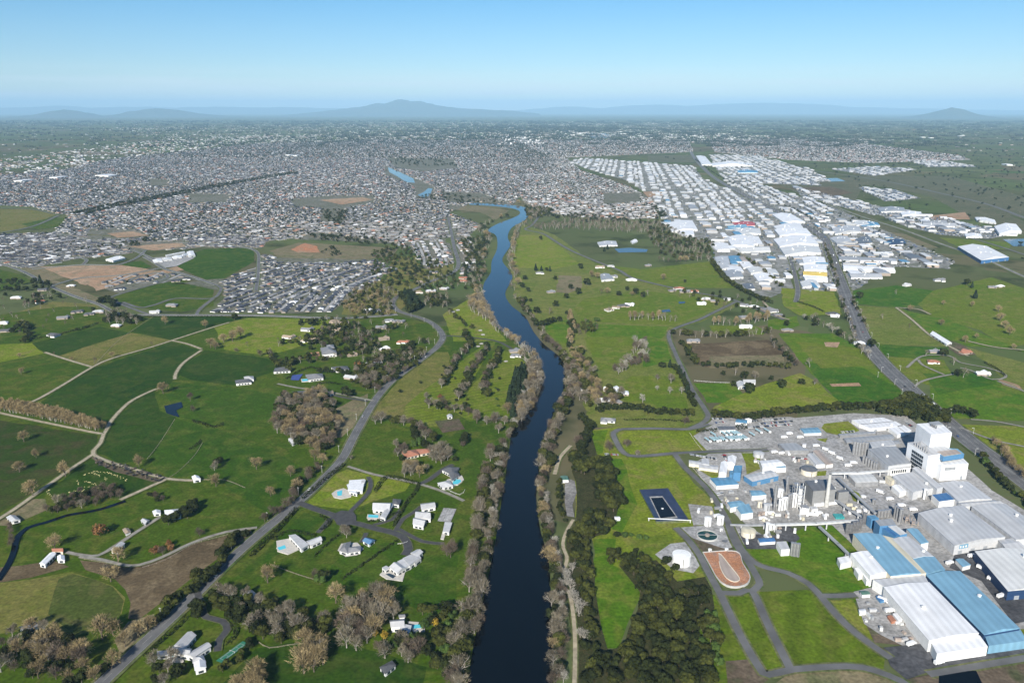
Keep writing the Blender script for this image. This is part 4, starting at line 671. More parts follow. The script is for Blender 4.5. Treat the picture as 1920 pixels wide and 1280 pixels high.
# single trees that stand clear in the paddocks
for k, px, py, h in [('tan', 306, 738, 17), ('tan', 261, 876, 15), ('tan', 123, 893, 18), ('tan', 62, 930, 20), ('tan', 37, 885, 14), ('tan', 68, 858, 9), ('tan', 45, 828, 11), ('tan', 481, 880, 16), ('tan', 405, 912, 14), ('grey', 402, 882, 9), ('dark', 408, 872, 8),
    ('tan', 545, 893, 10), ('tan', 557, 918, 10), ('tan', 508, 930, 9), ('rust', 187, 1004, 10), ('tan', 103, 1030, 15), ('tan', 222, 1055, 17), ('tan', 208, 1090, 12), ('grey', 205, 1082, 10), ('tan', 192, 1198, 20), ('tan', 212, 1190, 12), ('tan', 262, 1190, 14), ('tan', 278, 1180, 10), ('tan', 235, 1212, 11), ('tan', 210, 1250, 15), ('brown', 150, 1250, 13), ('tan', 155, 1230, 12), ('brown', 110, 1240, 12),
    ('tan', 502, 1092, 17), ('tan', 630, 1130, 18), ('green', 600, 1095, 7), ('dark', 608, 1090, 9), ('brown', 590, 1085, 7), ('brown', 845, 1045, 13), ('brown', 838, 1042, 10), ('gold', 702, 1194, 5), ('gold', 720, 1200, 6), ('gold', 816, 1176, 6), ('tan', 310, 608, 13), ('tan', 385, 614, 15), ('tan', 436, 640, 22), ('tan', 452, 634, 22), ('tan', 420, 643, 18), ('tan', 395, 652, 18), ('tan', 404, 655, 14), ('brown', 286, 648, 7), ('tan', 210, 670, 8), ('brown', 177, 682, 9), ('tan', 40, 702, 9), ('brown', 103, 666, 5), ('tan', 36, 670, 6), ('tan', 135, 676, 6), ('brown', 465, 650, 8), ('brown', 443, 660, 6),
    ('tan', 612, 792, 19), ('tan', 600, 800, 15), ('grey', 520, 812, 15), ('tan', 535, 815, 13), ('brown', 357, 752, 10), ('brown', 362, 772, 7), ('grey', 650, 1008, 9), ('grey', 646, 1002, 8), ('tan', 605, 868, 10), ('tan', 590, 862, 14), ('dark', 870, 832, 9), ('dark', 871, 822, 8), ('brown', 868, 838, 6), ('brown', 830, 764, 12), ('rust', 826, 748, 6), ('grey', 860, 750, 12), ('dark', 872, 765, 7), ('grey', 800, 748, 8), ('tan', 952, 775, 13), ('grey', 935, 812, 11), ('grey', 658, 862, 5), ('green', 775, 838, 7), ('green', 785, 835, 8), ('dark', 756, 866, 7), ('grey', 800, 884, 7),
    ('brown', 1142, 846, 10), ('brown', 1175, 838, 8), ('brown', 1284, 796, 9), ('grey', 1194, 855, 6), ('brown', 1085, 838, 12), ('grey', 1258, 718, 11), ('grey', 1233, 712, 7), ('pale', 1256, 738, 9), ('pale', 1232, 732, 7), ('pale', 1278, 738, 9), ('pale', 1205, 755, 10), ('dark', 1107, 738, 10), ('dark', 1395, 710, 9), ('dark', 1404, 738, 13), ('dark', 1375, 725, 7), ('dark', 1160, 555, 9), ('dark', 1192, 552, 11), ('dark', 1206, 558, 10), ('dark', 1176, 545, 8), ('tan', 1244, 525, 17), ('tan', 1110, 520, 18), ('tan', 1120, 522, 16), ('dark', 1100, 535, 13), ('dark', 984, 525, 9), ('dark', 980, 540, 9), ('dark', 990, 547, 8), ('dark', 985, 565, 8), ('dark', 995, 566, 6), ('dark', 1006, 588, 11), ('dark', 1042, 575, 10), ('brown', 1030, 590, 12), ('dark', 1041, 525, 8), ('dark', 1070, 542, 9), ('dark', 1084, 552, 12), ('dark', 1062, 560, 9), ('dark', 1088, 504, 11), ('dark', 1014, 450, 10), ('conifer', 1133, 472, 14), ('conifer', 1139, 468, 14), ('tan', 1138, 550, 12), ('brown', 1126, 552, 11),
    ('dark', 1611, 560, 12), ('dark', 1633, 652, 15), ('grey', 1655, 598, 9), ('brown', 1705, 615, 8), ('grey', 1680, 552, 9), ('tan', 1706, 583, 10), ('tan', 1764, 610, 10), ('tan', 1769, 572, 9), ('tan', 1822, 575, 10), ('tan', 1872, 585, 12), ('tan', 1875, 602, 13), ('tan', 1884, 616, 13), ('tan', 1893, 628, 13), ('tan', 1810, 642, 11), ('tan', 1830, 635, 8), ('conifer', 1822, 540, 14), ('conifer', 1828, 560, 18), ('dark', 1812, 535, 12), ('dark', 1768, 668, 11), ('grey', 1735, 668, 9), ('grey', 1788, 684, 10), ('grey', 1806, 708, 13), ('dark', 1795, 706, 9), ('grey', 1518, 688, 12), ('dark', 1465, 728, 11), ('dark', 1502, 722, 8), ('grey', 1527, 722, 8), ('grey', 1600, 632, 8), ('tan', 1900, 655, 8), ('dark', 1475, 612, 9), ('grey', 1530, 600, 12), ('dark', 1528, 612, 10), ('dark', 1350, 550, 6), ('dark', 1284, 530, 6), ('tan', 1185, 555, 9),
    ('dark', 440, 600, 10), ('dark', 585, 612, 12), ('green', 547, 752, 8), ('dark', 648, 742, 11), ('dark', 655, 745, 9), ('rust', 672, 690, 9), ('brown', 488, 668, 9), ('dark', 715, 700, 9), ('grey', 805, 560, 9)]: tree_px(k, px, py, h)
# bushes dotted over the rough of the golf course
for _ in range(45):
    px, py = random.uniform(700, 950), random.uniform(600, 790)
    if inside(px, py, [(760, 700), (850, 640), (900, 640), (950, 680), (950, 770), (800, 790), (720, 760)]): tree_px(random.choice(['dark', 'olive', 'green']), px, py, random.uniform(2.5, 4.5))
LG = 'garden trees among the lifestyle houses'
for pts in ([(520, 648), (560, 640), (600, 628), (640, 612)], [(520, 690), (560, 682), (610, 676), (660, 668), (700, 655)], [(500, 660), (515, 680), (540, 700)], [(560, 610), (590, 604), (640, 600), (690, 598)], [(640, 645), (680, 632), (720, 622), (750, 612)], [(600, 700), (640, 700), (680, 705), (710, 712)], [(720, 665), (760, 668), (800, 665)], [(660, 715), (690, 730), (720, 735)]):
    trees_line(['dark', 'brown', 'olive', 'grey', 'dark'], pts, 9, 6, (.5, .85), LG)
trees_area(['dark', 'brown', 'olive', 'grey'], [(590, 610), (760, 600), (770, 625), (700, 650), (560, 660)], 26, (.5, .8), LG)
trees_area(['dark', 'grey', 'olive'], [(780, 520), (850, 510), (870, 540), (790, 552)], 20, (.5, .8)); trees_area(['dark', 'grey', 'olive', 'brown'], [(1250, 540), (1400, 560), (1480, 590), (1460, 605), (1380, 590), (1250, 552)], 24, (.5, .8)); trees_area(['dark', 'grey', 'brown'], [(0, 550), (180, 560), (180, 600), (0, 640)], 42, (.5, .8)); trees_line(['grey', 'dark'], [(1340, 700), (1400, 705), (1450, 712)], 16, 10, (.5, .8)); trees_area(['brown', 'grey', 'olive'], [(1070, 600), (1130, 560), (1240, 548), (1250, 560), (1130, 590)], 60, (.6, .9))
trees_line(['grey', 'brown', 'dark'], [(1598, 560), (1612, 590), (1630, 625)], 14, 4, (.5, .8)); trees_line(['dark', 'olive', 'grey'], [(1545, 458), (1560, 500), (1572, 540)], 12, 3, (.5, .7)); trees_line(['brown', 'dark', 'grey'], [(1575, 560), (1590, 600), (1605, 640)], 14, 4, (.5, .8))
# build: nearest 300 of each kind stand alone, the rest go into one woodland object per kind
DEP = lambda x, y: math.hypot(math.hypot(x, y), H)
byk = {}
for t in TREES:
    px, py = P(t[1], t[2])
    if -60 < px < 1980 and py < 1340: byk.setdefault(t[0], []).append(t)
CAP = {'grey': 290, 'brown': 290, 'dark': 290, 'olive': 290, 'tan': 290}
LOWT = {}
for k in HT:
    if k in ('rust', 'gold'): continue
    t_, c_ = (bare(5, HT[k], HT[k] * .45, n=90, low=True) if k in ('tan', 'grey', 'brown', 'pale', 'poplar') else leafy(5, HT[k], HT[k] * .45 if k != 'conifer' else 4.6, 90, 'cone' if k == 'conifer' else 'dome', 1.7))
    b = MB(); b.v = t_.v + c_.v; b.f = t_.f + [tuple(i + len(t_.v) for i in f) for f in c_.f]; b.m = [0] * len(t_.f) + [1] * len(c_.f); LOWT[k] = b.arrays()
NTREE = {}
for k, lst in byk.items():
    lst.sort(key=lambda t: DEP(t[1], t[2])); cap = CAP.get(k, 290); nm, look = KIND[k]
    for t in lst[:cap]:
        _, x, y, h, grp = t; tr, cr = LIB[(k, random.randrange(NV.get(k, 4)))]; s = h / HT[k]; d = DEP(x, y)
        o = empty(nm, x, y, 0, random.uniform(0, 6.28)); wd = s * random.uniform(.9, 1.15); o.scale = (wd, wd, s)
        link('trunk', tr, o); link('crown', cr, o)
        sz = 'small ' if s < .7 else 'large ' if s > 1.08 else ''
        auto(o, sz + look, 'tree' if k != 'gold' else 'shrub', grp or {'tan': 'leafless trees on the farmland'}.get(k, look + 's on farmland and in gardens'), x, y)
        NTREE[k] = NTREE.get(k, 0) + 1
    rest = lst[cap:]
    if rest:
        bk = 'palebark' if k in ('grey', 'pale', 'poplar') else 'bark'
        merged('distant_' + nm + ('s' if not nm.endswith('s') else ''), [LOWT[k]], [(0, t[1], t[2], 0, random.uniform(0, 6.28), t[3] / HT[k], t[3] / HT[k], t[3] / HT[k]) for t in rest], [bk, {'tan': 'tw_tan', 'grey': 'tw_grey', 'brown': 'tw_brown', 'dark': 'lf_dark', 'olive': 'lf_olive', 'green': 'lf_green', 'conifer': 'lf_conif', 'pale': 'tw_pale', 'poplar': 'tw_tan'}[k]],
               'far-off ' + look + 's too many to count', 'woodland')
print('TREES', {k: len(v) for k, v in byk.items()})
# ------------------------------------------------------------------ suburbs
def roofmat(k, c, rough=.55, spec=.4, rnd=.12): M[k] = mat(k, c, rough, .08, .25, rnd=rnd, spec=spec)
roofmat('rf_navy', (.050, .054, .068)); roofmat('rf_char', (.10, .102, .108)); roofmat('rf_grey', (.22, .22, .225)); roofmat('rf_light', (.46, .46, .46)); roofmat('rf_white', (.72, .73, .74)); roofmat('rf_terra', (.36, .16, .10)); roofmat('rf_tan', (.33, .26, .19)); roofmat('rf_blue', (.10, .20, .34))
M['w_white'] = mat('wall_white', (.74, .73, .70), .8, .06, .4, rnd=.08); M['w_brick'] = mat('wall_brick', (.34, .28, .23), .85, .1, .6, rnd=.15); M['w_grey'] = mat('wall_grey', (.36, .36, .36), .85, .08, .5, rnd=.1)
M['w_sub'] = mat('wall_offwhite', (.54, .52, .48), .85, .06, .4)
M['glass'] = mat('window_glass', (.035, .045, .055), .15, .1, 1, spec=.6)
RC = {'navy': 'black', 'char': 'charcoal', 'grey': 'grey', 'light': 'light grey', 'white': 'white', 'terra': 'terracotta', 'tan': 'tan', 'blue': 'blue'}
def rect(x, y, lx, ly): return [(x - lx / 2, y - ly / 2), (x + lx / 2, y - ly / 2), (x + lx / 2, y + ly / 2), (x - lx / 2, y + ly / 2)]
SHAPES = [('hip', [(0, 0, 17, 9.5), (-4.5, -5, 7.5, 8)]), ('hip', [(0, 0, 15, 11)]), ('gable', [(0, 0, 16, 8.5), (5, 4, 7, 8.5)]), ('hip', [(0, 1, 18, 9), (5.5, -4.5, 7, 9)]), ('gable', [(0, 0, 14, 9)]), ('hip', [(0, 0, 20, 8), (-6, -4.5, 7, 8), (6, 4.5, 7, 8)])]
def house_mb(sh, wallh=2.7, rise=2.1, win=False):
    kind, wings = SHAPES[sh]; W = MB(); R = MB(); WN = MB()
    for i, (x, y, lx, ly) in enumerate(wings):
        q = rect(x, y, lx, ly); W.prism(q, -.2, wallh + .04 * i, 0)
        R.roof(q, wallh + .04 * i, rise + .03 * i, 1.0 if kind == 'hip' else 0, 0, .55, .22, gm=0, gb=W)
    if win: WN.box(0, 0, .7, 2.2, 2.6, .14, 0)
    return W, R, WN
HM = []
for s in range(len(SHAPES)):
    a, b, c = house_mb(s, win=True); HM.append((a, b, c))
ROOFK = ['navy', 'char', 'grey', 'light', 'white', 'terra', 'tan']
HMESH = {}
def hmesh(s, rk, wk):
    if (s, 'w', wk) not in HMESH: HMESH[(s, 'w', wk)] = HM[s][0].mesh('wall', [wk]); HMESH[(s, 'n')] = HM[s][2].mesh('window', ['glass'])
    if (s, 'r', rk) not in HMESH: HMESH[(s, 'r', rk)] = HM[s][1].mesh('roof', ['rf_' + rk])
    return HMESH[(s, 'w', wk)], HMESH[(s, 'r', rk)], HMESH[(s, 'n')]
def harr(s, ri, wi):
    a, b, _ = HM[s]; m = MB(); m.v = a.v + b.v; m.f = a.f + [tuple(i + len(a.v) for i in f) for f in b.f]; m.m = [wi] * len(a.f) + [ri] * len(b.f); return m.arrays()
HPRO = [harr(s, 2 + ri, wi) for s in range(len(SHAPES)) for ri in range(len(ROOFK)) for wi in (0, 1)]
def hidx(s, ri, wi): return (s * len(ROOFK) + ri) * 2 + wi
INDP = [[(1062, 303), (1100, 297), (1215, 305), (1300, 312), (1318, 335), (1372, 358), (1425, 384), (1465, 406), (1500, 425), (1535, 445), (1546, 470), (1560, 512), (1572, 545), (1500, 548), (1500, 500), (1450, 545), (1385, 530), (1335, 490), (1340, 460), (1280, 440), (1245, 420), (1240, 395), (1215, 365), (1180, 340), (1110, 320)],
        [(1330, 290), (1420, 292), (1520, 318), (1560, 340), (1480, 345), (1420, 345), (1345, 320)], [(1345, 322), (1440, 352), (1560, 385), (1640, 425), (1700, 450), (1790, 490), (1780, 505), (1680, 500), (1640, 520), (1600, 545), (1580, 500), (1565, 462), (1520, 425), (1440, 385), (1372, 352)], [(1640, 400), (1700, 395), (1800, 415), (1900, 440), (1850, 448), (1760, 440), (1700, 425)], [(1560, 318), (1640, 312), (1720, 318), (1640, 330)], [(1490, 350), (1600, 376), (1690, 396), (1640, 404), (1560, 384), (1500, 366)], [(1610, 352), (1680, 356), (1725, 372), (1660, 378)], [(1700, 300), (1770, 302), (1830, 313), (1740, 313)], [(1440, 330), (1530, 338), (1540, 348), (1450, 345)]]
SUBS = [  # polygon, roof weights (navy, char, grey, light, white, terra, tan), tree share, gap along the street, street period
 ([(395, 587), (425, 555), (410, 535), (425, 522), (480, 500), (490, 478), (540, 484), (640, 486), (700, 487), (742, 505), (700, 530), (655, 560), (620, 586)], (7, 6, 4, 1, .3, .1, .2), .25, 15, 47),
 ([(-10, 440), (100, 436), (180, 441), (300, 451), (420, 441), (540, 449), (500, 453), (490, 466), (380, 464), (340, 468), (280, 469), (220, 479), (150, 485), (60, 503), (-10, 500)], (5, 5, 3, 1.5, .4, .1, .2), .3, 15.5, 50),
 ([(165, 528), (225, 514), (335, 508), (352, 520), (290, 534), (225, 550), (205, 545)], (6, 5, 3, 1, .3, 0, 0), .2, 24, 60),
 ([(300, 535), (420, 522), (420, 545), (385, 540), (340, 530)], (4, 3, 1, 0, 0, 0, 0), .1, 19, 60),
 ([(-10, 330), (120, 318), (200, 300), (330, 285), (480, 270), (700, 262), (960, 262), (1040, 300), (960, 385), (890, 378), (840, 400), (900, 420), (880, 440), (850, 445), (740, 458), (640, 452), (540, 448), (420, 440), (300, 450), (180, 440), (100, 435), (130, 405), (60, 388), (-10, 385)], (3, 5, 5, 1.6, .5, .7, 1.0), .95, 17.5, 56),
 ([(740, 458), (835, 448), (850, 470), (850, 495), (800, 505), (770, 470)], (1, 2, 4, 3, 1.5, .6, .6), .8, 22, 60), ([(852, 440), (880, 440), (895, 500), (868, 520)], (1, 2, 3, 3, 2, 1, 1), .9, 28, 60),
 ([(960, 262), (1290, 262), (1300, 285), (1060, 296), (1090, 320), (1180, 350), (1225, 375), (1235, 410), (1160, 412), (1060, 405), (1010, 395), (985, 380), (960, 345)], (1, 3, 5, 3.2, 1.2, 1.0, 1.2), 1.0, 17.5, 56),
 ([(1330, 262), (1500, 262), (1640, 272), (1800, 292), (1820, 300), (1620, 306), (1480, 300), (1340, 285)], (1, 3, 5, 3, 1, 1, 1), .8, 18, 60),
]
PARKS = [[(350, 362), (435, 365), (425, 380), (355, 380)], [(545, 374), (620, 367), (705, 368), (700, 380), (640, 392), (555, 388)], [(165, 432), (250, 430), (290, 446), (170, 450)], [(235, 455), (355, 452), (350, 465), (240, 472)], [(280, 335), (320, 338), (310, 350), (278, 348)], [(500, 466), (560, 452), (748, 462), (742, 482), (640, 494), (520, 492)], [(725, 296), (850, 298), (860, 315), (790, 322), (740, 314)], [(722, 310), (815, 350), (815, 374), (780, 372), (775, 348), (720, 328)], [(830, 360), (900, 362), (960, 385), (900, 378), (840, 380)], [(1130, 362), (1200, 362), (1205, 378), (1135, 384)], [(605, 385), (650, 390), (640, 420), (600, 415)], [(585, 435), (740, 455), (740, 462), (560, 450)], [(840, 385), (960, 390), (925, 415), (850, 398)], [(1200, 355), (1250, 355), (1255, 370), (1205, 372)]]
SEEDS = [(560, 540, (480, 565), (700, 495)), (640, 560, (600, 590), (720, 500)), (450, 500, (440, 560), (520, 490)), (100, 470, (20, 495), (200, 470)), (250, 455, (150, 470), (330, 455)), (400, 450, (330, 460), (480, 440)), (60, 350, (0, 352), (200, 330)), (300, 350, (200, 392), (480, 335)), (260, 400, (200, 400), (350, 380)), (450, 410, (400, 430), (560, 400)), (560, 330, (500, 345), (700, 330)), (650, 430, (600, 440), (760, 425)), (740, 400, (700, 430), (860, 390)), (800, 340, (700, 350), (860, 330)), (500, 290, (400, 295), (640, 280)), (850, 290, (800, 300), (960, 280)), (1050, 360, (1000, 390), (1150, 340)), (1120, 390, (1080, 410), (1220, 400)), (1000, 300, (960, 320), (1100, 290)), (1180, 280, (1100, 290), (1290, 270)), (1450, 280, (1400, 290), (1600, 285)), (350, 300, (250, 320), (480, 290)), (860, 470, (855, 500), (850, 440)), (640, 380, (560, 400), (720, 370))]
SEEDW = []
for sx_, sy_, a, b in SEEDS:
    p = G(*a); q = G(*b); SEEDW.append((*G(sx_, sy_), math.atan2(q[1] - p[1], q[0] - p[0])))
SW = np.array(SEEDW)
rpts = []; rw = []
for ln, ww in ROADS:
    for p in ln[::2]: rpts.append(p); rw.append(ww / 2 + 9)
rpts = np.array(rpts); rw = np.array(rw)
def near_road(x, y):
    """boolean per point: too near a modelled road"""
    out = np.zeros(len(x), bool)
    for i in range(0, len(x), 2000):
        d = np.hypot(x[i:i + 2000, None] - rpts[None, :, 0], y[i:i + 2000, None] - rpts[None, :, 1]); out[i:i + 2000] = (d < rw[None]).any(1)
    return out
def sample(poly, n, ymax=30000):
    w_ = GP(poly); x0, x1 = min(a[0] for a in w_), max(a[0] for a in w_); y0, y1 = min(a[1] for a in w_), min(ymax, max(a[1] for a in w_)); out = []
    for _ in range(60):
        X = RNG.uniform(x0, x1, 3000); Y = np.exp(RNG.uniform(math.log(y0), math.log(y1), 3000)); px, py = P(X, Y); ok = inside(px, py, poly) & (px > -40) & (px < 1960)
        out += list(zip(X[ok].tolist(), Y[ok].tolist()))
        if len(out) >= n: break
    return out[:n]
HOUSES = []; STREET = MB(); GTREE = []
for si, (poly, wts, tsh, gap, per) in enumerate(SUBS):
    sheet('suburb_ground', poly, 'subg', .52, jit=6); wp = GP(poly); xs = [a[0] for a in wp]; ysx = [a[1] for a in wp]; wts = np.array(wts) / sum(wts)
    cx, cy = cen(wp); rad = max(math.dist((cx, cy), a) for a in wp)
    use = [i for i, q in enumerate(SEEDW) if inside([P(q[0], q[1])[0]], [P(q[0], q[1])[1]], poly)[0]] or [int(np.argmin((SW[:, 0] - cx) ** 2 + (SW[:, 1] - cy) ** 2))]
    SX = SW.copy(); SX[[i for i in range(len(SW)) if i not in use], :2] = 1e7
    for di in use:
        sx_, sy_, ang = SEEDW[di]
        ca, sa = math.cos(ang), math.sin(ang)
        n = int(rad * 1.3 / per) + 1
        g0, p0 = gap, per
        v = np.arange(-n, n + 1) * per; u = np.arange(-rad * 1.3, rad * 1.3, gap)
        for side in (-1, 1):
            U, V = np.meshgrid(u, v); U = U.ravel() + RNG.uniform(-3, 3, U.size); V = V.ravel() + side * (per * .25) + RNG.uniform(-2, 2, V.size)
            X = sx_ + ca * U - sa * V; Y = sy_ + sa * U + ca * V
            X += 22 * np.sin(Y / 190 + di) ; Y += 18 * np.sin(X / 230 + di)
            ok = Y > 500; X, Y = X[ok], Y[ok]; px, py = P(X, Y)
            ok = inside(px, py, poly) & (px > -30) & (px < 1950)
            for pk in PARKS: ok &= ~inside(px, py, pk)
            X, Y, px, py = X[ok], Y[ok], px[ok], py[ok]
            if not len(X): continue
            nearest = np.argmin((X[:, None] - SX[None, :, 0]) ** 2 + (Y[:, None] - SX[None, :, 1]) ** 2, 1) == di
            keep = nearest & (RNG.random(len(X)) < np.where(Y > 7000, .55, .93)); X, Y = X[keep], Y[keep]
            if not len(X): continue
            keep = ~near_road(X, Y); X, Y = X[keep], Y[keep]
            rk = RNG.choice(len(wts), len(X), p=wts); sh = RNG.integers(0, len(SHAPES), len(X)); wk = (RNG.random(len(X)) < .5).astype(int)
            for i in range(len(X)):
                far = Y[i] > 7000; s = random.uniform(.76, 1.0) * (1.25 if far else 1)
                HOUSES.append((X[i], Y[i], ang + random.choice((0, math.pi, math.pi / 2 if random.random() < .3 else 0)) + random.uniform(-.06, .06), sh[i], rk[i], wk[i], s, si))
                for _ in range(1 + (random.random() < .4)):
                    if random.random() < tsh: GTREE.append((X[i] + random.uniform(-14, 14), Y[i] + random.uniform(-14, 14), random.uniform(.35, .9) * (1.5 if far else 1), random.random()))
        uu = np.arange(-rad * 1.3, rad * 1.3, 20.0)   # street strips
        for vv in v:
            x = sx_ + ca * uu - sa * vv; y = sy_ + sa * uu + ca * vv; x = x + 22 * np.sin(y / 190 + di); y = y + 18 * np.sin(x / 230 + di)
            good = (y > 500) & (y < 7500)
            if not good.any(): continue
            qx, qy = P(x, np.maximum(y, 100)); good &= inside(qx, qy, poly) & (qx > -40) & (qx < 1960)
            if not good.any(): continue
            for pk in PARKS: good &= ~inside(qx, qy, pk)
            ii = np.nonzero(good)[0]; good[ii] &= np.argmin((SX[:, 0][None] - x[ii][:, None]) ** 2 + (SX[:, 1][None] - y[ii][:, None]) ** 2, 1) == di
            for i in np.nonzero(good[1:] & good[:-1])[0]: ribbon(STREET, [(x[i], y[i]), (x[i + 1], y[i + 1])], 7, .8)
tag(link('suburb_street', STREET.mesh('suburb_street', ['street'])), kind='structure')
HOUSES.sort(key=lambda h: h[0] ** 2 + h[1] ** 2)
SEMI = [  # freestanding houses among the fields: px, py, roof, wall, size
 (168, 590, 'light'), (118, 598, 'grey'), (100, 630, 'char'), (10, 622, 'char'), (30, 560, 'white'), (70, 568, 'terra'), (134, 537, 'white'), (184, 586, 'light'), (218, 612, 'white'), (322, 574, 'white'), (145, 586, 'light'), (290, 587, 'light'), (5, 607, 'white'), (80, 545, 'light'), (225, 543, 'navy'), (262, 527, 'navy'), (205, 538, 'grey'), (330, 528, 'navy'), (350, 524, 'navy'),
 (575, 620, 'grey'), (540, 634, 'light'), (635, 620, 'light'), (628, 604, 'light'), (645, 607, 'tan'), (730, 602, 'grey'), (715, 616, 'grey'), (748, 604, 'light'), (720, 655, 'white'), (756, 643, 'terra'), (720, 637, 'tan'), (580, 640, 'light'), (690, 584, 'white'), (705, 584, 'light'), (700, 684, 'light'), (660, 667, 'tan'), (658, 710, 'white'), (785, 549, 'light'), (808, 547, 'light'), (832, 543, 'white'), (870, 528, 'terra'), (868, 523, 'terra'), (785, 530, 'tan'), (872, 495, 'white'), (835, 482, 'white'), (820, 500, 'light'), (812, 512, 'light'), (838, 472, 'char'), (820, 470, 'light'), (870, 470, 'tan'), (812, 487, 'grey'),
 (1012, 513, 'white'), (1033, 549, 'light'), (1145, 500, 'light'), (1125, 502, 'light'), (1215, 499, 'white'), (1183, 526, 'white'), (1150, 520, 'grey'), (1260, 546, 'white'), (1272, 542, 'terra'), (1285, 548, 'white'), (1302, 548, 'terra'), (1325, 562, 'white'), (1340, 566, 'light'), (1315, 571, 'white'), (1365, 562, 'light'), (1395, 574, 'white'), (1412, 576, 'white'), (1440, 582, 'light'), (1142, 582, 'tan'), (1155, 578, 'light'), (1168, 575, 'light'), (1180, 573, 'white'), (1398, 614, 'white'), (1300, 641, 'light'), (1475, 620, 'light'), (1565, 594, 'white'), (1560, 590, 'light'), (1610, 645, 'white'), (1100, 732, 'light'), (1145, 733, 'white'), (1165, 740, 'white'), (1150, 755, 'grey'), (1134, 753, 'white'),
 (1752, 661, 'light'), (1750, 680, 'terra'), (1810, 663, 'terra'), (1842, 703, 'white'), (1700, 536, 'white'), (1760, 527, 'light'), (1860, 540, 'light'), (1875, 538, 'white'), (1765, 525, 'grey'), (1140, 790, 'light'), (965, 660, 'light'), (968, 668, 'grey'), (1395, 596, 'grey'), (1430, 580, 'char'), (1450, 585, 'grey'), (1460, 592, 'light')]
HGRP = ['black and grey roofed houses of the near subdivision', 'houses of the left subdivision', 'scattered dark-roofed houses by the earthworks', 'new houses on the loop road', 'houses of the left bank suburb', 'houses above the gully', 'houses along the river road', 'houses of the right bank suburb', 'houses of the far suburb']
IND = []
def put_house(x, y, rot, s, rk, wk, sc_, grp, parts=True):
    r = ROOFK[rk] if not isinstance(rk, str) else rk; o = empty('house', x, y, 0, rot); o.scale = (sc_,) * 3; wm, rm, nm = hmesh(s, r, wk)
    link('wall', wm, o); link('roof', rm, o); lx, ly = SHAPES[s][1][0][2:]; y0_ = SHAPES[s][1][0][1]
    for t, sg in ((-.3, 1), (.28, 1), (.3, -1)): link('window', nm, o, (t * lx, y0_ + sg * ly / 2, 0))
    auto(o, RC[r] + '-roofed ' + ('brick' if wk == 'w_brick' else 'white-walled') + ' house', 'house', grp, x, y)
for px, py, rk in SEMI:
    if rk == 'light': rk = random.choice(('light', 'grey', 'grey', 'char', 'tan'))
    elif rk == 'white' and random.random() < .4: rk = random.choice(('light', 'grey'))
    x, y = G(px, py); put_house(x, y, random.uniform(-.5, .5), random.choice((0, 2, 3, 5)), rk, random.choice(('w_white', 'w_brick')), random.uniform(.95, 1.25), 'houses standing alone among fields and trees')
NH = 295 - len(SEMI)
for h in HOUSES[:NH]: put_house(h[0], h[1], h[2], int(h[3]), int(h[4]), 'w_brick' if h[5] else 'w_white', h[6], HGRP[h[7]])
merged('suburb_houses', HPRO, [(hidx(int(h[3]), int(h[4]), int(h[5])), h[0], h[1], 0, h[2], h[6], h[6], h[6]) for h in HOUSES[NH:]], ['w_sub', 'w_brick'] + ['rf_' + k for k in ROOFK], 'thousands of small suburban houses stretching to the horizon', 'suburb')
print('HOUSES', len(HOUSES), 'GT', len(GTREE))
lowl = []
for k, nn in (('d', 24), ('b', 24)):
    t_, c_ = leafy(7, 10, 5, nn, size=2.2) if k == 'd' else bare(7, 10, 4.5, n=70, low=True); b = MB(); b.v = t_.v[:20] + c_.v; b.f = t_.f[:5] + [tuple(i + 20 for i in f) for f in c_.f]; b.m = [0] * 5 + [1 if k == 'd' else 2] * len(c_.f); lowl.append(b.arrays())
for poly, den in (([(-20, 300), (300, 270), (960, 235), (1300, 245), (1700, 260), (1940, 290), (1940, 400), (1700, 330), (1300, 270), (960, 262), (480, 270), (120, 318)], 1300), ([(-20, 225), (1940, 225), (1940, 300), (-20, 300)], 2600), ([(1500, 300), (1940, 300), (1940, 500), (1700, 420)], 250), ([(600, 392), (655, 395), (640, 425), (610, 418)], 90), ([(560, 438), (700, 448), (745, 462), (600, 452)], 130), ([(725, 296), (850, 298), (860, 312), (740, 312)], 160), ([(780, 372), (830, 360), (980, 385), (850, 382)], 120), ([(1350, 300), (1420, 310), (1400, 318), (1340, 308)], 50), ([(1010, 405), (1090, 402), (1180, 412), (1240, 420), (1100, 418)], 150), ([(1220, 380), (1245, 395), (1260, 430), (1235, 425)], 70), ([(600, 470), (625, 465), (640, 480), (610, 482)], 24), ([(270, 450), (300, 452), (260, 462), (140, 470)], 40)):
    for X, Y in sample(poly, den):
        s = .8 + Y / 9000
        if Y > 9000:   # shelter belts and clumps
            an = random.choice((.5, 2.07)) + random.uniform(-.1, .1)
            for j in range(random.randint(3, 9)): GTREE.append((X + math.cos(an) * j * 14 * s, Y + math.sin(an) * j * 14 * s, random.uniform(.7, 1.2) * s, random.random() * .6))
        else: GTREE.append((X, Y, random.uniform(.7, 1.2) * s, random.random()))
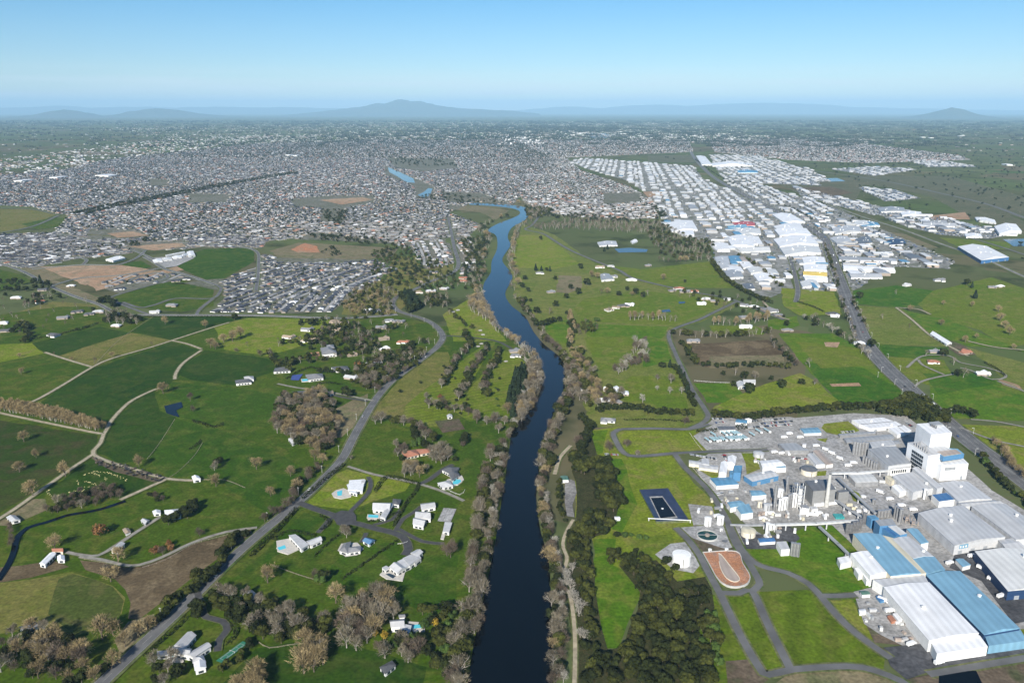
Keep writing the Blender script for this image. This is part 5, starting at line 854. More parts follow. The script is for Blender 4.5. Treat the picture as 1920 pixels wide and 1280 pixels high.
# dark double belt of trees along the expressway through the suburb
for d in (-26, 26):
    for p in offs(spline(GP([(150, 402), (210, 388), (330, 365), (450, 342), (550, 325)]), 12), d): GTREE.append((p[0] + random.uniform(-5, 5), p[1] + random.uniform(-5, 5), random.uniform(1.0, 1.4), .1))
for p in INDP[:3]:
    for X, Y in sample(p, 260, 9000): GTREE.append((X, Y, random.uniform(.4, .9), random.random()))
for p in spline(GP([(1300, 300), (1340, 330), (1420, 366), (1500, 405)]), 25): GTREE.append((p[0] + random.uniform(14, 30), p[1], random.uniform(.7, 1.1), .3))
merged('suburb_trees', lowl, [(0 if g_[3] < .55 else 1, g_[0], g_[1], 0, random.uniform(0, 6.28), g_[2], g_[2], g_[2]) for g_ in GTREE], ['bark', 'lf_dark', 'tw_grey'], 'far garden trees and shelter belts too many to count', 'woodland')
# far-off suburbs and towns: small pale buildings
FAR = []
for poly, den in (([(-10, 300), (300, 262), (480, 255), (700, 250), (960, 244), (1300, 250), (1640, 262), (1640, 272), (960, 264), (480, 272), (120, 318), (-10, 330)], 4200), ([(200, 240), (900, 226), (1400, 232), (1400, 250), (900, 244), (300, 262)], 2600), ([(930, 254), (1010, 254), (1020, 275), (940, 275)], 130), ([(-10, 232), (1930, 226), (1930, 300), (1640, 262), (-10, 300)], 1200)):
    for X, Y in sample(poly, den, 28000):
        s = random.uniform(1.0, 1.8); FAR.append((hidx(random.randrange(6), random.choices(range(7), (3, 4, 5, 3, 2, 1, 1))[0], random.randrange(2)), X, Y, 0, random.uniform(0, 3.1), s, s, s * random.uniform(.8, 1.3)))
merged('far_town', HPRO, FAR, ['w_white', 'w_brick'] + ['rf_' + k for k in ROOFK], 'distant town and farm buildings scattered below the mountain', 'town')
# ------------------------------------------------------------------ industrial area
M['yardg'] = land('industrial_yard', (.20, .20, .185), (.27, .265, .25), (.11, .12, .075), s1=.01, s2=.03, s3=.08)
for p in INDP: sheet('yard', p, 'yardg', .55, jit=6)
sheet('yard', [(1335, 486), (1400, 480), (1470, 490), (1488, 540), (1440, 560), (1400, 548)], 'yardg', .56); 
for k, p in (('br', [(1480, 352), (1560, 350), (1600, 362), (1540, 372)]), ('g2', [(1478, 545), (1568, 548), (1580, 592), (1500, 592)])): sheet('paddock', p, k, .62)
VENT = {}
def vent_mesh():
    b = MB(); b.box(0, 0, 0, .8, 2.2, 1.6, 0); b.box(0, 0, .8, 1, 2.6, 2, 0, bottom=True); return b.mesh('roof_vent', ['tankw'])
def shed(name, look, quad, h, rc, wc='w_white', rise=None, px=True, hip=0, cat='warehouse', grp=None, label=None, over=.2, extra=True, flat=False, z0=0):
    """building traced on its roof edge at height h; parts: wall, roof, doors and roof vents"""
    q = [G(a, b, h) for a, b in quad] if px else quad
    if area(q) < 0: q = q[::-1]
    cx, cy = cen(q); o = empty(name, cx, cy, z0); org = (cx, cy, z0)
    l1 = math.dist(q[0], q[1]); l2 = math.dist(q[1], q[2]); w_ = min(l1, l2); W = MB(); R = MB(); W.prism(q, z0, h - (.6 if flat else 0), 0)
    if flat or len(q) != 4:
        W.prism(q, h - .6, h, 0); c = cen(q); R.prism([(c[0] + (a - c[0]) * .975, c[1] + (b - c[1]) * .975) for a, b in q], h - .3, h + .04, 0)
    else: R.roof(q, h, rise if rise is not None else w_ * .06, hip, 0, over, .25, gm=0, gb=W)
    part('wall', W, wc, o, org); part('roof', R, rc, o, org)
    if extra and l1 * l2 > 500:
        D = MB(); i = min(range(len(q)), key=lambda i: (q[i][1] + q[(i + 1) % len(q)][1]))   # the side towards the viewer
        a, b = q[i], q[(i + 1) % len(q)]; L_ = math.dist(a, b); n = max(1, min(6, int(L_ / 14))); u = ((b[0] - a[0]) / L_, (b[1] - a[1]) / L_)
        n = min(n, 4); dm = None; D.box(0, 0, 0, min(4.5, (h - z0) * .65), 4.5, .3, 0)
        for k in range(n):
            t = (k + .5) / n * L_; dm = dm or D.mesh('door', ['door']); link('door', dm, o, (a[0] + u[0] * t - cx, a[1] + u[1] * t - cy, 0), math.atan2(u[1], u[0]))
        vm = VENT.get(0) or VENT.setdefault(0, vent_mesh())
        for k in range(min(5, max(1, int(l1 * l2 / 1800)))):
            s, t = random.uniform(.2, .8), random.uniform(.2, .8); x = q[0][0] + (q[1][0] - q[0][0]) * s + (q[3 % len(q)][0] - q[0][0]) * t; y = q[0][1] + (q[1][1] - q[0][1]) * s + (q[3 % len(q)][1] - q[0][1]) * t
            link('roof_vent', vm, o, (x - cx, y - cy, h - z0), math.atan2(u[1], u[0]), (1, 1, w_ * .06 + .9))
    if label: tag(o, label, cat, grp)
    else: auto(o, look, cat, grp, cx, cy)
    return o
M['door'] = mat('roller_door', (.30, .32, .34), .6, .1, .5)
for k, c in (('white', (.80, .80, .80)), ('off', (.62, .62, .60)), ('lgrey', (.50, .505, .51)), ('grey', (.33, .34, .35)), ('dgrey', (.15, .155, .165)), ('blue', (.11, .27, .42)), ('lblue', (.19, .36, .48)), ('sblue', (.06, .17, .36)), ('cream', (.62, .57, .43)), ('brown', (.40, .33, .28)), ('yellow', (.70, .52, .12)), ('red', (.45, .08, .07)), ('teal', (.06, .36, .36)), ('navy', (.03, .05, .10)), ('green', (.10, .20, .15)), ('orange', (.45, .20, .12))):
    M['m_' + k] = mat('metal_' + k, c, .45, .07, .06, stripe=.05, rnd=.05, spec=.4)
M['steel'] = mat('steel', (.42, .42, .42), .4, .12, .3, metal=.5); M['dsteel'] = mat('dark_steel', (.20, .20, .205), .5, .2, .4, metal=.3); M['tankw'] = mat('tank_white', (.80, .80, .78), .5, .06, .3)
# hand-placed buildings of the industrial area (roof corners in the photograph)
KEY = [('white', [(1250, 418), (1298, 413), (1308, 430), (1260, 434)], 9), ('white', [(1262, 430), (1298, 427), (1302, 440), (1285, 442)], 9), ('white', [(1362, 444), (1402, 441), (1415, 462), (1372, 460)], 8), ('white', [(1400, 444), (1422, 443), (1430, 457), (1412, 458)], 8), ('white', [(1328, 456), (1365, 456), (1368, 466), (1345, 470)], 6), ('off', [(1372, 464), (1440, 462), (1445, 470), (1390, 472)], 7),
 ('red', [(1372, 418), (1415, 416), (1416, 423), (1382, 424)], 7), ('off', [(1375, 430), (1425, 428), (1427, 438), (1388, 440)], 7), ('lgrey', [(1340, 482), (1365, 480), (1368, 492), (1345, 494)], 6), ('blue', [(1365, 480), (1388, 480), (1392, 490), (1370, 490)], 6), ('lgrey', [(1345, 492), (1366, 490), (1372, 502), (1352, 504)], 7), ('grey', [(1356, 508), (1388, 506), (1394, 519), (1364, 521)], 7), ('dgrey', [(1392, 532), (1410, 531), (1416, 541), (1400, 542)], 6), ('white', [(1386, 492), (1404, 490), (1414, 500), (1394, 502)], 6), ('off', [(1400, 502), (1426, 500), (1433, 510), (1408, 512)], 7), ('white', [(1412, 514), (1448, 512), (1455, 524), (1422, 527)], 8),
 ('white', [(1448, 402), (1482, 400), (1510, 416), (1470, 417)], 9), ('white', [(1450, 424), (1500, 418), (1508, 430), (1460, 432)], 9), ('white', [(1452, 430), (1512, 428), (1522, 440), (1462, 442)], 9), ('white', [(1450, 448), (1522, 442), (1535, 458), (1462, 462)], 9), ('off', [(1462, 464), (1535, 462), (1540, 474), (1472, 478)], 8), ('yellow', [(1505, 508), (1550, 510), (1551, 518), (1506, 515)], 7), ('white', [(1505, 518), (1551, 519), (1552, 526), (1510, 524)], 7), ('off', [(1500, 528), (1530, 524), (1538, 536), (1505, 538)], 6), ('white', [(1503, 482), (1545, 482), (1549, 493), (1508, 494)], 7), ('white', [(1506, 496), (1549, 497), (1551, 508), (1508, 506)], 7),
 ('white', [(1796, 462), (1850, 461), (1892, 482), (1840, 488)], 13), ('white', [(1580, 496), (1675, 502), (1679, 508), (1582, 504)], 8), ('grey', [(1572, 480), (1678, 484), (1682, 489), (1574, 487)], 6), ('lgrey', [(1590, 512), (1650, 512), (1655, 520), (1596, 520)], 6), ('lgrey', [(1556, 446), (1588, 442), (1598, 453), (1570, 456)], 8), ('dgrey', [(1604, 448), (1630, 443), (1636, 455), (1614, 458)], 8), ('navy', [(1664, 450), (1695, 449), (1700, 457), (1668, 459)], 7), ('lgrey', [(1560, 428), (1610, 424), (1618, 434), (1566, 438)], 8), ('off', [(1600, 414), (1640, 416), (1650, 423), (1606, 422)], 7), ('blue', [(1612, 418), (1645, 417), (1650, 422), (1616, 424)], 7.5),
 ('grey', [(1645, 390), (1695, 389), (1698, 396), (1652, 397)], 7), ('white', [(1688, 398), (1727, 397), (1728, 403), (1692, 404)], 7), ('white', [(1725, 411), (1741, 411), (1743, 416), (1728, 416)], 7), ('grey', [(1728, 414), (1772, 413), (1776, 418), (1732, 419)], 7), ('lgrey', [(1728, 418), (1790, 418), (1794, 424), (1732, 424)], 7), ('white', [(1808, 438), (1838, 438), (1842, 444), (1812, 444)], 6), ('white', [(1864, 424), (1905, 420), (1916, 433), (1874, 438)], 13), ('white', [(1828, 407), (1865, 412), (1868, 418), (1832, 413)], 8), ('white', [(1305, 292), (1322, 293), (1336, 309), (1316, 309)], 9), ('white', [(1332, 306), (1408, 306), (1412, 311), (1336, 311)], 8), ('blue', [(1380, 320), (1420, 320), (1422, 324), (1384, 324)], 7), ('lblue', [(1362, 424), (1395, 420), (1402, 426), (1366, 428)], 7),
 ('white', [(198, 486), (218, 480), (235, 483), (212, 489)], 6), ('white', [(286, 487), (302, 485), (305, 489), (289, 491)], 5), ('off', [(304, 484), (320, 482), (323, 486), (307, 488)], 5), ('white', [(322, 481), (338, 478), (341, 482), (325, 484)], 5), ('lgrey', [(338, 478), (352, 474), (354, 478), (341, 481)], 5), ('white', [(350, 472), (362, 470), (366, 478), (354, 480)], 7), ('off', [(310, 478), (346, 471), (347, 473), (312, 480)], 4), ('white', [(1182, 452), (1190, 448), (1196, 452), (1186, 456)], 5), ('lgrey', [(1120, 454), (1155, 452), (1158, 460), (1124, 461)], 4), ('grey', [(1125, 514), (1142, 513), (1152, 523), (1128, 525)], 6)]
IG = 'warehouses of the industrial area'
WN = {'white': 'white-roofed', 'off': 'off-white-roofed', 'lgrey': 'light grey-roofed', 'grey': 'grey-roofed', 'dgrey': 'dark grey-roofed', 'blue': 'blue-roofed', 'lblue': 'pale blue-roofed', 'red': 'red-roofed', 'yellow': 'yellow-roofed', 'navy': 'navy-roofed', 'brown': 'brown-roofed', 'teal': 'teal-roofed'}
occ = []
for c, q, h in KEY:
    shed('warehouse', WN[c] + ' warehouse', q, h * .75, 'm_' + c, 'm_sblue' if q[0] == (1796, 462) else 'w_white', grp=IG); occ.append(([(a, b) for a, b in q], G(*cen(q))))
# the rest on plots that follow the highway
a, b = G(1300, 290), G(1450, 392); ANG = math.atan2(b[1] - a[1], b[0] - a[0]); ca, sa = math.cos(ANG), math.sin(ANG)
boxes = []
vcur = -2200.0
while vcur < 2200:
    row = random.uniform(30, 62); vcur += row; u = -7000.0 + random.uniform(0, 60)
    while u < 7000:
        L_ = random.choice((14, 18, 24, 32, 44, 60)); v = vcur + random.uniform(-6, 6); wd = row * random.uniform(.35, .72)
        x = G(1350, 400)[0] + ca * (u + L_ / 2) - sa * v; y = G(1350, 400)[1] + sa * (u + L_ / 2) + ca * v; u += L_ + random.choice((3, 5, 9, 16, 34)); 
        if random.random() < .2: u += random.choice((10, 30, 60)); continue
        if y < 1200 or y > 9000: continue
        px, py = P(x, y)
        if not any(inside([px], [py], p)[0] for p in INDP): continue
        if any(inside([px], [py - 3], q)[0] or math.dist((x, y), c) < 22 for q, c in occ): continue
        boxes.append((x, y, L_, wd))
bx = np.array(boxes); nr = near_road(bx[:, 0], bx[:, 1]); boxes = [b for b, n in zip(boxes, nr) if not n]; boxes.sort(key=lambda b: b[1])
NB = 290 - len(KEY); wmeshes = {}
def wh_mb(L_, wd, h):
    W = MB(); R = MB(); W.prism(rect(0, 0, L_, wd), 0, h); R.roof(rect(0, 0, L_, wd), h, wd * .05, 0, 0, .2, .2, gm=0, gb=W); return W, R
WCOL = ['white', 'white', 'white', 'off', 'off', 'off', 'lgrey', 'lgrey', 'lgrey', 'grey', 'grey', 'dgrey', 'blue', 'brown']
for x, y, L_, wd in boxes[:NB]:
    c = random.choice(WCOL); h = random.uniform(4.5, 7.5); key = (L_, round(wd / 5) * 5, round(h))
    if key not in wmeshes: W, R = wh_mb(*key); wmeshes[key] = (W.mesh('wall', [random.choice(('w_white', 'w_grey', 'w_grey', 'w_brick'))]), R)
    W, R = wmeshes[key]; rk = (key, c)
    if rk not in wmeshes: wmeshes[rk] = R.mesh('roof', ['m_' + c])
    o = empty('warehouse', x, y, 0, ANG); link('wall', W, o); link('roof', wmeshes[rk], o); o.rotation_euler.z += random.choice((0, 0, 0, math.pi / 2 if L_ < 50 else 0)) + random.uniform(-.03, .03)
    auto(o, ('long ' if L_ > 50 else 'small ' if L_ < 30 else '') + WN[c] + ' warehouse', 'warehouse', IG, x, y)
wpro = []
for c in range(5):
    W, R = wh_mb(40, 30, 8); b = MB(); b.v = W.v + R.v; b.f = W.f + [tuple(i + len(W.v) for i in f) for f in R.f]; b.m = [0] * len(W.f) + [1 + c] * len(R.f); wpro.append(b.arrays())
if boxes[NB:]: merged('distant_warehouses', wpro, [(random.choices(range(5), (4, 3, 3, 2, .2))[0], x, y, 0, ANG + random.uniform(-.04, .04), L_ / 40, wd / 30, random.uniform(.55, .95)) for x, y, L_, wd in boxes[NB:]], ['w_grey', 'm_white', 'm_off', 'm_lgrey', 'm_grey', 'm_blue'], 'distant mass of pale warehouses beside the highway', 'warehouses')
clut = []
for p in INDP:
    for X, Y in sample(p, 1500, 6000): clut.append((random.randrange(4), X, Y, .6, ANG + random.choice((0, math.pi / 2)) + random.uniform(-.1, .1), random.uniform(.8, 1.6), random.uniform(.8, 1.2), random.uniform(.8, 1.4)))
cp = []
for k in range(4):
    b = MB(); b.prism([(-2.2, -.9), (2.2, -.9), (2.2, .9), (-2.2, .9)], .3, .95, k); b.prism([(-1.5, -.8), (1, -.8), (1, .8), (-1.5, .8)], .95, 1.45, 4, k); cp.append(b.arrays())
for k, c in (('white', (.75, .75, .74)), ('silver', (.40, .41, .42)), ('black', (.03, .03, .032)), ('red', (.35, .03, .025)), ('blue', (.04, .09, .25))): M['car_' + k] = mat('car_' + k, c, .3, .02, 1, spec=.5)
merged('yard_vehicles', cp, clut, ['car_white', 'car_silver', 'car_black', 'car_blue', 'glass'], 'vehicles and stock parked all over the industrial yards', 'vehicles')
farw = [(0, *G(random.uniform(1070, 1170), random.uniform(246, 256)), 0, random.uniform(0, 3), random.uniform(.8, 2), random.uniform(.8, 2), 1) for _ in range(30)] + [(random.randrange(3), *G(random.uniform(1180, 1380), random.uniform(250, 266)), 0, ANG, random.uniform(.6, 1.8), random.uniform(.5, 1.3), .8) for _ in range(150)] + [(random.randrange(3), *G(random.uniform(935, 1020), random.uniform(258, 272)), 0, ANG, random.uniform(.4, 1.0), random.uniform(.4, .9), random.uniform(.6, 2.2)) for _ in range(60)] + [(0, *G(x, y), 0, ANG, 2.4, 1.8, 1) for x, y in ((542, 292), (555, 293), (45, 340), (195, 330), (205, 331), (110, 334), (660, 247), (690, 246), (720, 252), (1225, 232), (1800, 256), (1805, 255), (1730, 258), (1745, 259), (1890, 310))]
merged('far_warehouses', wpro, farw, ['w_white', 'm_white', 'm_off', 'm_lgrey', 'm_grey', 'm_blue'], 'pale cluster of large buildings in the far town centre', 'warehouses')
print('BOXES', len(boxes))
# ------------------------------------------------------------------ dairy factory
FG_ = 'buildings of the dairy factory'
def bld(label, quad, h, rc, wc='w_white', cat='building', name='factory_building', **k): return shed(name, '', quad, h, 'm_' + rc, wc, cat=cat, grp=k.pop('grp', None), label=label, **k)
def child(o, name, quad, z0, z1, wc, rc=None, px=True):
    """extra block of building o, footprint traced at z1"""
    q = [G(a, b, z1) for a, b in quad] if px else quad; m = MB(); m.prism(q, z0, z1, 0, 1 if rc else 0)
    return part(name, m, [wc] + ([rc] if rc else []), o, tuple(o.location))
def wallstrip(o, name, a, b, z0, z1, t0, t1, m, n=1, gap=.25, out=.25, d=.3):
    """n panels on the wall that runs from world point a to b"""
    L_ = math.dist(a, b); u = ((b[0] - a[0]) / L_, (b[1] - a[1]) / L_); nx, ny = u[1], -u[0]; seg = (t1 - t0) / n
    me = MB(); me.box(0, 0, 0, z1 - z0, seg * L_ * (1 - gap), d, 0, bottom=True); me = me.mesh(name, [m])
    for i in range(n):
        t = (t0 + seg * (i + .5)) * L_; link(name, me, o, (a[0] + u[0] * t + nx * out * .5 - o.location[0], a[1] + u[1] * t + ny * out * .5 - o.location[1], z0 - o.location[2]), math.atan2(u[1], u[0]))
M['w_pgrey'] = mat('wall_pale_grey', (.54, .545, .55), .7, .06, .5, stripe=.5); M['w_blue'] = mat('wall_blue', (.08, .21, .37), .6, .06, .5); M['w_dblue'] = mat('wall_dark_blue', (.02, .05, .12), .6, .08, .5); M['w_cream'] = mat('wall_cream', (.66, .60, .48), .8, .08, .4); M['w_dark'] = mat('wall_dark_grey', (.25, .25, .245), .7, .06, .3, stripe=.6); M['tower'] = mat('tower_wall', (.78, .79, .80), .6, .04, .15)
# big roofs at the right
b1 = bld('pale grey store roof directly in front of the white drying tower', [(1760, 905), (1815, 902.5), (1860, 935), (1797.5, 940)], 10, 'lgrey', 'w_pgrey', rise=1.5)
bld('narrow pale grey link roof between three large grey stores', [(1797, 942), (1864, 937), (1884, 944), (1806, 949)], 9.6, 'lgrey', 'w_pgrey', rise=.8)
b2 = bld('huge pale grey warehouse with blue sign on its near corner', [(1722, 961), (1806, 947), (1885, 1006), (1790, 1022)], 11, 'lgrey', 'w_pgrey', rise=2.2)
bld('huge pale grey warehouse at the right edge below the trees', [(1822, 949), (1886, 944.5), (1985, 1010), (1905, 1011)], 11, 'lgrey', 'w_pgrey', rise=2.2)
bld('white-roofed store with striped dark blue side wall, right edge', [(1828, 1033), (1925, 1028), (2000, 1098), (1890, 1107)], 10, 'off', 'w_dblue', rise=2)
bld('pale grey annex linking two big right-hand stores', [(1872, 1012), (1900, 1008), (1924, 1027), (1888, 1030)], 9, 'lgrey', 'w_pgrey', rise=.8)
q = [G(a, b, 0) for a, b in ((1790, 1044), (1835, 1036))]; a, b = G(1790, 1022, 11), G(1820, 1017, 11); wallstrip(b2, 'sign', a, b, 6.5, 10.6, .22, .95, 'm_lblue')
for i in range(3): wallstrip(b2, 'sign_lettering', a, b, 7.6, 9.4, .32 + .17 * i, .44 + .17 * i, 'w_white', out=.7, gap=.4)
bw = bld('very large white warehouse in the lower right corner', [(1657, 1100), (1742, 1091), (1835, 1186), (1742, 1200)], 11, 'white', 'w_white', rise=1.6)
child(bw, 'loading_bay', [(1745, 1202), (1837, 1190), (1852, 1211), (1757, 1225)], 0, 9, 'w_white', 'm_white'); child(bw, 'plant_deck', [(1637, 1086), (1733, 1077), (1741, 1091), (1657, 1099)], 0, 10, 'w_white', 'm_lgrey')
bb = bld('long blue-roofed warehouse beside the large white one', [(1737, 1078), (1800, 1070), (1912, 1177), (1845, 1189)], 10, 'lblue', 'w_dblue', rise=2.2)
child(bb, 'canopy', [(1846, 1190), (1913, 1179), (1926, 1200), (1854, 1210)], 0, 8, 'm_lblue', 'm_lblue')
for k in (.38, .47, .8):
    q = [G(a, b, 10) for a, b in ((1737, 1078), (1845, 1189), (1878, 1183), (1768, 1074))]
b3 = bld('blue roofed processing hall with skylights, left of the grey roof', [(1600, 1000), (1652, 1001), (1727, 1074), (1670, 1079)], 12, 'lblue', 'w_cream', rise=1.2)
child(b3, 'side_roof', [(1652, 1002), (1675, 1008), (1737, 1074), (1727, 1075)], 0, 11, 'w_cream', 'm_cream')
bld('white-roofed store with blue eaves beside the blue hall', [(1595, 1037), (1634, 1032), (1669, 1071), (1632, 1079)], 11, 'white', 'w_white', rise=1)
bld('grey roofed hall in line with the long blue warehouse', [(1673, 1010), (1704, 1005), (1750, 1042), (1712, 1046)], 11, 'lgrey', 'w_pgrey', rise=1); bld('short blue roofed hall between grey hall and long warehouse', [(1712, 1047), (1752, 1043), (1772, 1067), (1737, 1076)], 10.5, 'lblue', 'w_blue', rise=1.2)
bld('bright blue roofed block with strong blue walls', [(1650, 986), (1665, 984), (1688, 1001), (1678, 1006)], 12, 'sblue', 'w_blue', flat=True); bld('pale grey roof deck above the bright blue block', [(1664, 986), (1680, 984), (1701, 1000), (1688, 1003)], 14, 'off', 'w_blue', flat=True)
bld('grey-blue roofed block behind the bright blue one', [(1640, 975), (1672, 972), (1680, 984), (1650, 986)], 14, 'grey', 'w_blue', flat=True); bld('long slim blue roofed building over a white ground floor', [(1700, 991), (1720, 991), (1741, 1016), (1727, 1019)], 12, 'lblue', 'w_white', rise=.8)
bld('small blue roofed hut beside the row of grey silos', [(1626, 966), (1640, 965), (1648, 971), (1634, 973)], 11, 'blue', 'w_blue', flat=True)
for i, (q, t) in enumerate([([(1570, 1045), (1591, 1041), (1597, 1052), (1576, 1057)], 'white boxy plant room furthest up the grass edge'), ([(1602, 1064), (1616, 1061), (1625, 1072), (1610, 1077)], 'middle one of three white boxy plant rooms'), ([(1617, 1074), (1629, 1071), (1640, 1082), (1625, 1087)], 'white boxy plant room nearest the big white warehouse')]): bld(t, q, 6, 'white', 'w_white', flat=True, extra=False, name='plant_room')
bld('little blue canopy standing alone on the dark yard', [(1792, 1048), (1806, 1047), (1820, 1058), (1805, 1062)], 5, 'lblue', 'w_white', extra=False, name='canopy', cat='canopy')
bld('small green-roofed shed on the gravel yard', [(1613, 1108), (1627, 1107), (1632, 1113), (1617, 1114)], 4, 'green', 'w_white', extra=False); bld('small white cabin on the gravel yard', [(1610, 1142), (1622, 1141), (1624, 1147), (1612, 1148)], 3.2, 'white', extra=False, name='cabin'); bld('bright blue container by the white warehouse wall', [(1643, 1117), (1652, 1115), (1660, 1124), (1651, 1126)], 3, 'sblue', 'w_blue', extra=False, name='container', cat='container')
bld('orange container by the long white wall', [(1664, 1154), (1672, 1153), (1680, 1163), (1672, 1165)], 2.8, 'orange', 'm_orange', extra=False, name='container', cat='container'); bld('white container stack by the long white wall', [(1674, 1150), (1682, 1149), (1692, 1160), (1685, 1163)], 4, 'white', extra=False, name='container', cat='container')
# drying tower block
t = empty('drying_tower', *G(1755, 880), 0); tag(t, 'tall white drying tower block with stepped halls, beside the highway', 'tower'); t.location = (*G(1760, 885), 0)
def blk(nm, quad, z1, wc='tower', rc='m_white', z0=0): return child(t, nm, quad, z0, z1, wc, rc)
blk('tower_block', [(1719, 794), (1746, 815), (1785, 810.5), (1763, 791)], 44); blk('process_hall', [(1702, 829), (1741, 854), (1792, 846), (1746, 825)], 29, rc='m_lgrey')
fb = blk('front_hall', [(1749, 860), (1766, 872.5), (1816, 868.5), (1804, 857)], 19.5); blk('stair_core', [(1741, 853), (1750, 859), (1756, 857), (1747, 851)], 26)
blk('roof_plant', [(1754, 845), (1769, 856), (1808, 850.5), (1796, 841), (1772, 839)], 28.5, 'w_blue', 'm_lblue', 23); blk('parapet', [(1757, 846), (1770, 854), (1802, 849), (1792, 842)], 29.2, 'm_brown', 'm_brown', 28); blk('penthouse', [(1742, 791), (1750, 797), (1768, 795), (1760, 789)], 46, 'm_grey', 'm_grey', 44)
a, b = G(1766, 872.5, 19.5), G(1816, 868.5, 19.5); wallstrip(t, 'louvre', a, b, 13, 16.8, .06, .6, 'm_grey'); wallstrip(t, 'door', a, b, 0, 5, .75, .87, 'door')
a, b = G(1702, 829, 29), G(1741, 854, 29)
for i, z in enumerate((3, 7.5, 12, 16.5, 21)): wallstrip(t, 'window', a, b, z, z + 3.4, .25, .8, 'glass', 6, .2)
m = MB()
for i in range(7): x, y = G(1716 + i * 4, 833 + i * 2.6, 30); m.cyl(x, y, 29, 29 + 3 + (i % 3) * 2.5, .9, n=8)
part('exhaust_duct', m, 'steel', t, tuple(t.location)); m = MB()
for i in range(4): x, y = G(1746 + i * 3, 799 + i * 1.5, 44); m.cyl(x, y, 44, 47.5, .7, n=8)
part('roof_fan', m, 'dsteel', t, tuple(t.location))
# offices, canopies, halls
W_ = [('broad white flat-roofed office nearest the car park loop', [(1597, 787), (1655, 782), (1678, 790), (1612, 796)]), ('white flat-roofed office in front of the broad one', [(1612, 795), (1678, 789), (1695, 798), (1632, 803)]), ('narrow white office wing running toward the tower', [(1665, 802), (1682, 799), (1697, 811), (1683, 815)]), ('second white office wing in the shade of the tower', [(1682, 798), (1694, 796), (1709, 806), (1698, 810)])]
for l, q in W_: bld(l, q, 5, 'white', flat=True, name='office_building')
for l, q in [('long grey carport roof furthest from the silos', [(1572, 813), (1640, 808), (1642, 812), (1575, 817)]), ('widest long grey carport roof, middle of three', [(1582, 821), (1673, 814), (1677, 822), (1588, 829)]), ('short grey carport roof close behind the tall silos', [(1627, 829), (1685, 825), (1688, 831), (1631, 836)])]:
    o = shed('carport', '', q, 4, 'm_grey', 'steel', cat='carport', label=l, extra=False, rise=.4)
bld('grey processing building with a row of square windows', [(1628, 841), (1680, 836), (1709, 868), (1666, 873)], 13, 'grey', 'w_pgrey', rise=1); bld('small grey roof deck behind the processing building', [(1630, 828), (1672, 824), (1680, 834), (1635, 839)], 10, 'lgrey', 'w_pgrey', flat=True)
o = bld('white two-storey front of the grey processing building', [(1667, 873), (1705, 870), (1708, 876), (1670, 880)], 9, 'grey', 'w_white', extra=False, flat=True); a, b = G(1670, 880, 9), G(1708, 876, 9); wallstrip(o, 'window', a, b, 4, 7.5, .05, .8, 'glass', 7, .4)
bld('long grey arcade roof on white posts below the tower', [(1711, 877), (1722, 875), (1768, 913), (1757, 916)], 12, 'lgrey', 'w_pgrey', rise=.8); bld('wide pale grey roof left of the arcade', [(1683, 888), (1712, 884), (1755, 914), (1722, 920)], 9, 'lgrey', 'w_pgrey', rise=.8, flat=True); bld('long grey lean-to roof with pipes along the yard', [(1674, 893), (1684, 889), (1722, 920), (1712, 923)], 10, 'lgrey', 'w_pgrey', rise=.8)
bld('white shed on the inner yard with curved roof', [(1672, 911), (1688, 909), (1699, 920), (1687, 924)], 6, 'white', rise=1.4); bld('small deep blue roofed building at the yard corner', [(1747, 927), (1775, 923), (1791, 936), (1761, 940)], 8, 'sblue', 'w_white', flat=True); bld('tan shed roof near the pipe bridge end', [(1660, 893), (1670, 891), (1680, 899), (1672, 902)], 7, 'cream', 'w_cream', extra=False)
bd = bld('big dark grey boiler house behind the tall chimney', [(1509, 901), (1551, 898), (1567, 917), (1525, 920)], 18, 'dgrey', 'w_dark', rise=.5); bld('lower ribbed grey annex right of the boiler house', [(1569, 919), (1587, 917), (1592, 921), (1573, 923)], 13, 'dgrey', 'w_dark', flat=True, extra=False)
bld('long pale shed pair, the grey one with blue end', [(1514, 852), (1522, 849), (1547, 870), (1530, 871)], 5, 'lgrey', rise=1); bld('long brown roofed shed beside the grey one', [(1524, 845), (1537, 844), (1562, 869), (1550, 871)], 5, 'brown', rise=1)
bld('flat grey canopy over the tanker bays', [(1460, 831), (1492, 830), (1517, 844), (1472, 844)], 6, 'grey', 'steel', flat=True, extra=False, name='canopy', cat='canopy'); bld('pale canopy over stacked brown crates', [(1591, 890), (1632, 886), (1647, 902), (1604, 904)], 6.5, 'off', 'steel', rise=.5, extra=False, name='canopy', cat='canopy')
bld('blue-grey roofed gatehouse beside the entrance road', [(1500, 803), (1533, 801), (1540, 811), (1508, 812)], 4, 'lblue', rise=.8, name='gatehouse'); bld('long low cream office, left part', [(1292, 862), (1320, 866), (1318, 873), (1292, 868)], 4.2, 'lgrey', 'w_cream', name='office_building', rise=.8)
bld('long low cream office, right part with grey roof', [(1311, 869), (1347, 873), (1346, 881), (1310, 876)], 4, 'lgrey', 'w_cream', name='office_building', rise=.8); bld('square grey-roofed block behind the low cream offices', [(1316, 860), (1329, 860), (1330, 871), (1315, 870)], 5, 'lgrey', 'w_white', rise=.8, extra=False)
bld('tall white gabled hall, left one of two', [(1352, 866), (1366, 866), (1362, 888), (1348, 886)], 8, 'white', rise=1.8); bld('tall white gabled hall, right one of two', [(1365, 855), (1381, 856), (1378, 870), (1364, 867)], 9, 'white', rise=2)
bld('bright blue upright block beside the white gabled halls', [(1377, 872), (1392, 872), (1389, 886), (1375, 886)], 11, 'blue', 'w_blue', flat=True, extra=False); bld('small bright blue annex left of the blue block', [(1368, 882), (1375, 881), (1374, 890), (1368, 890)], 6, 'blue', 'w_blue', flat=True, extra=False)
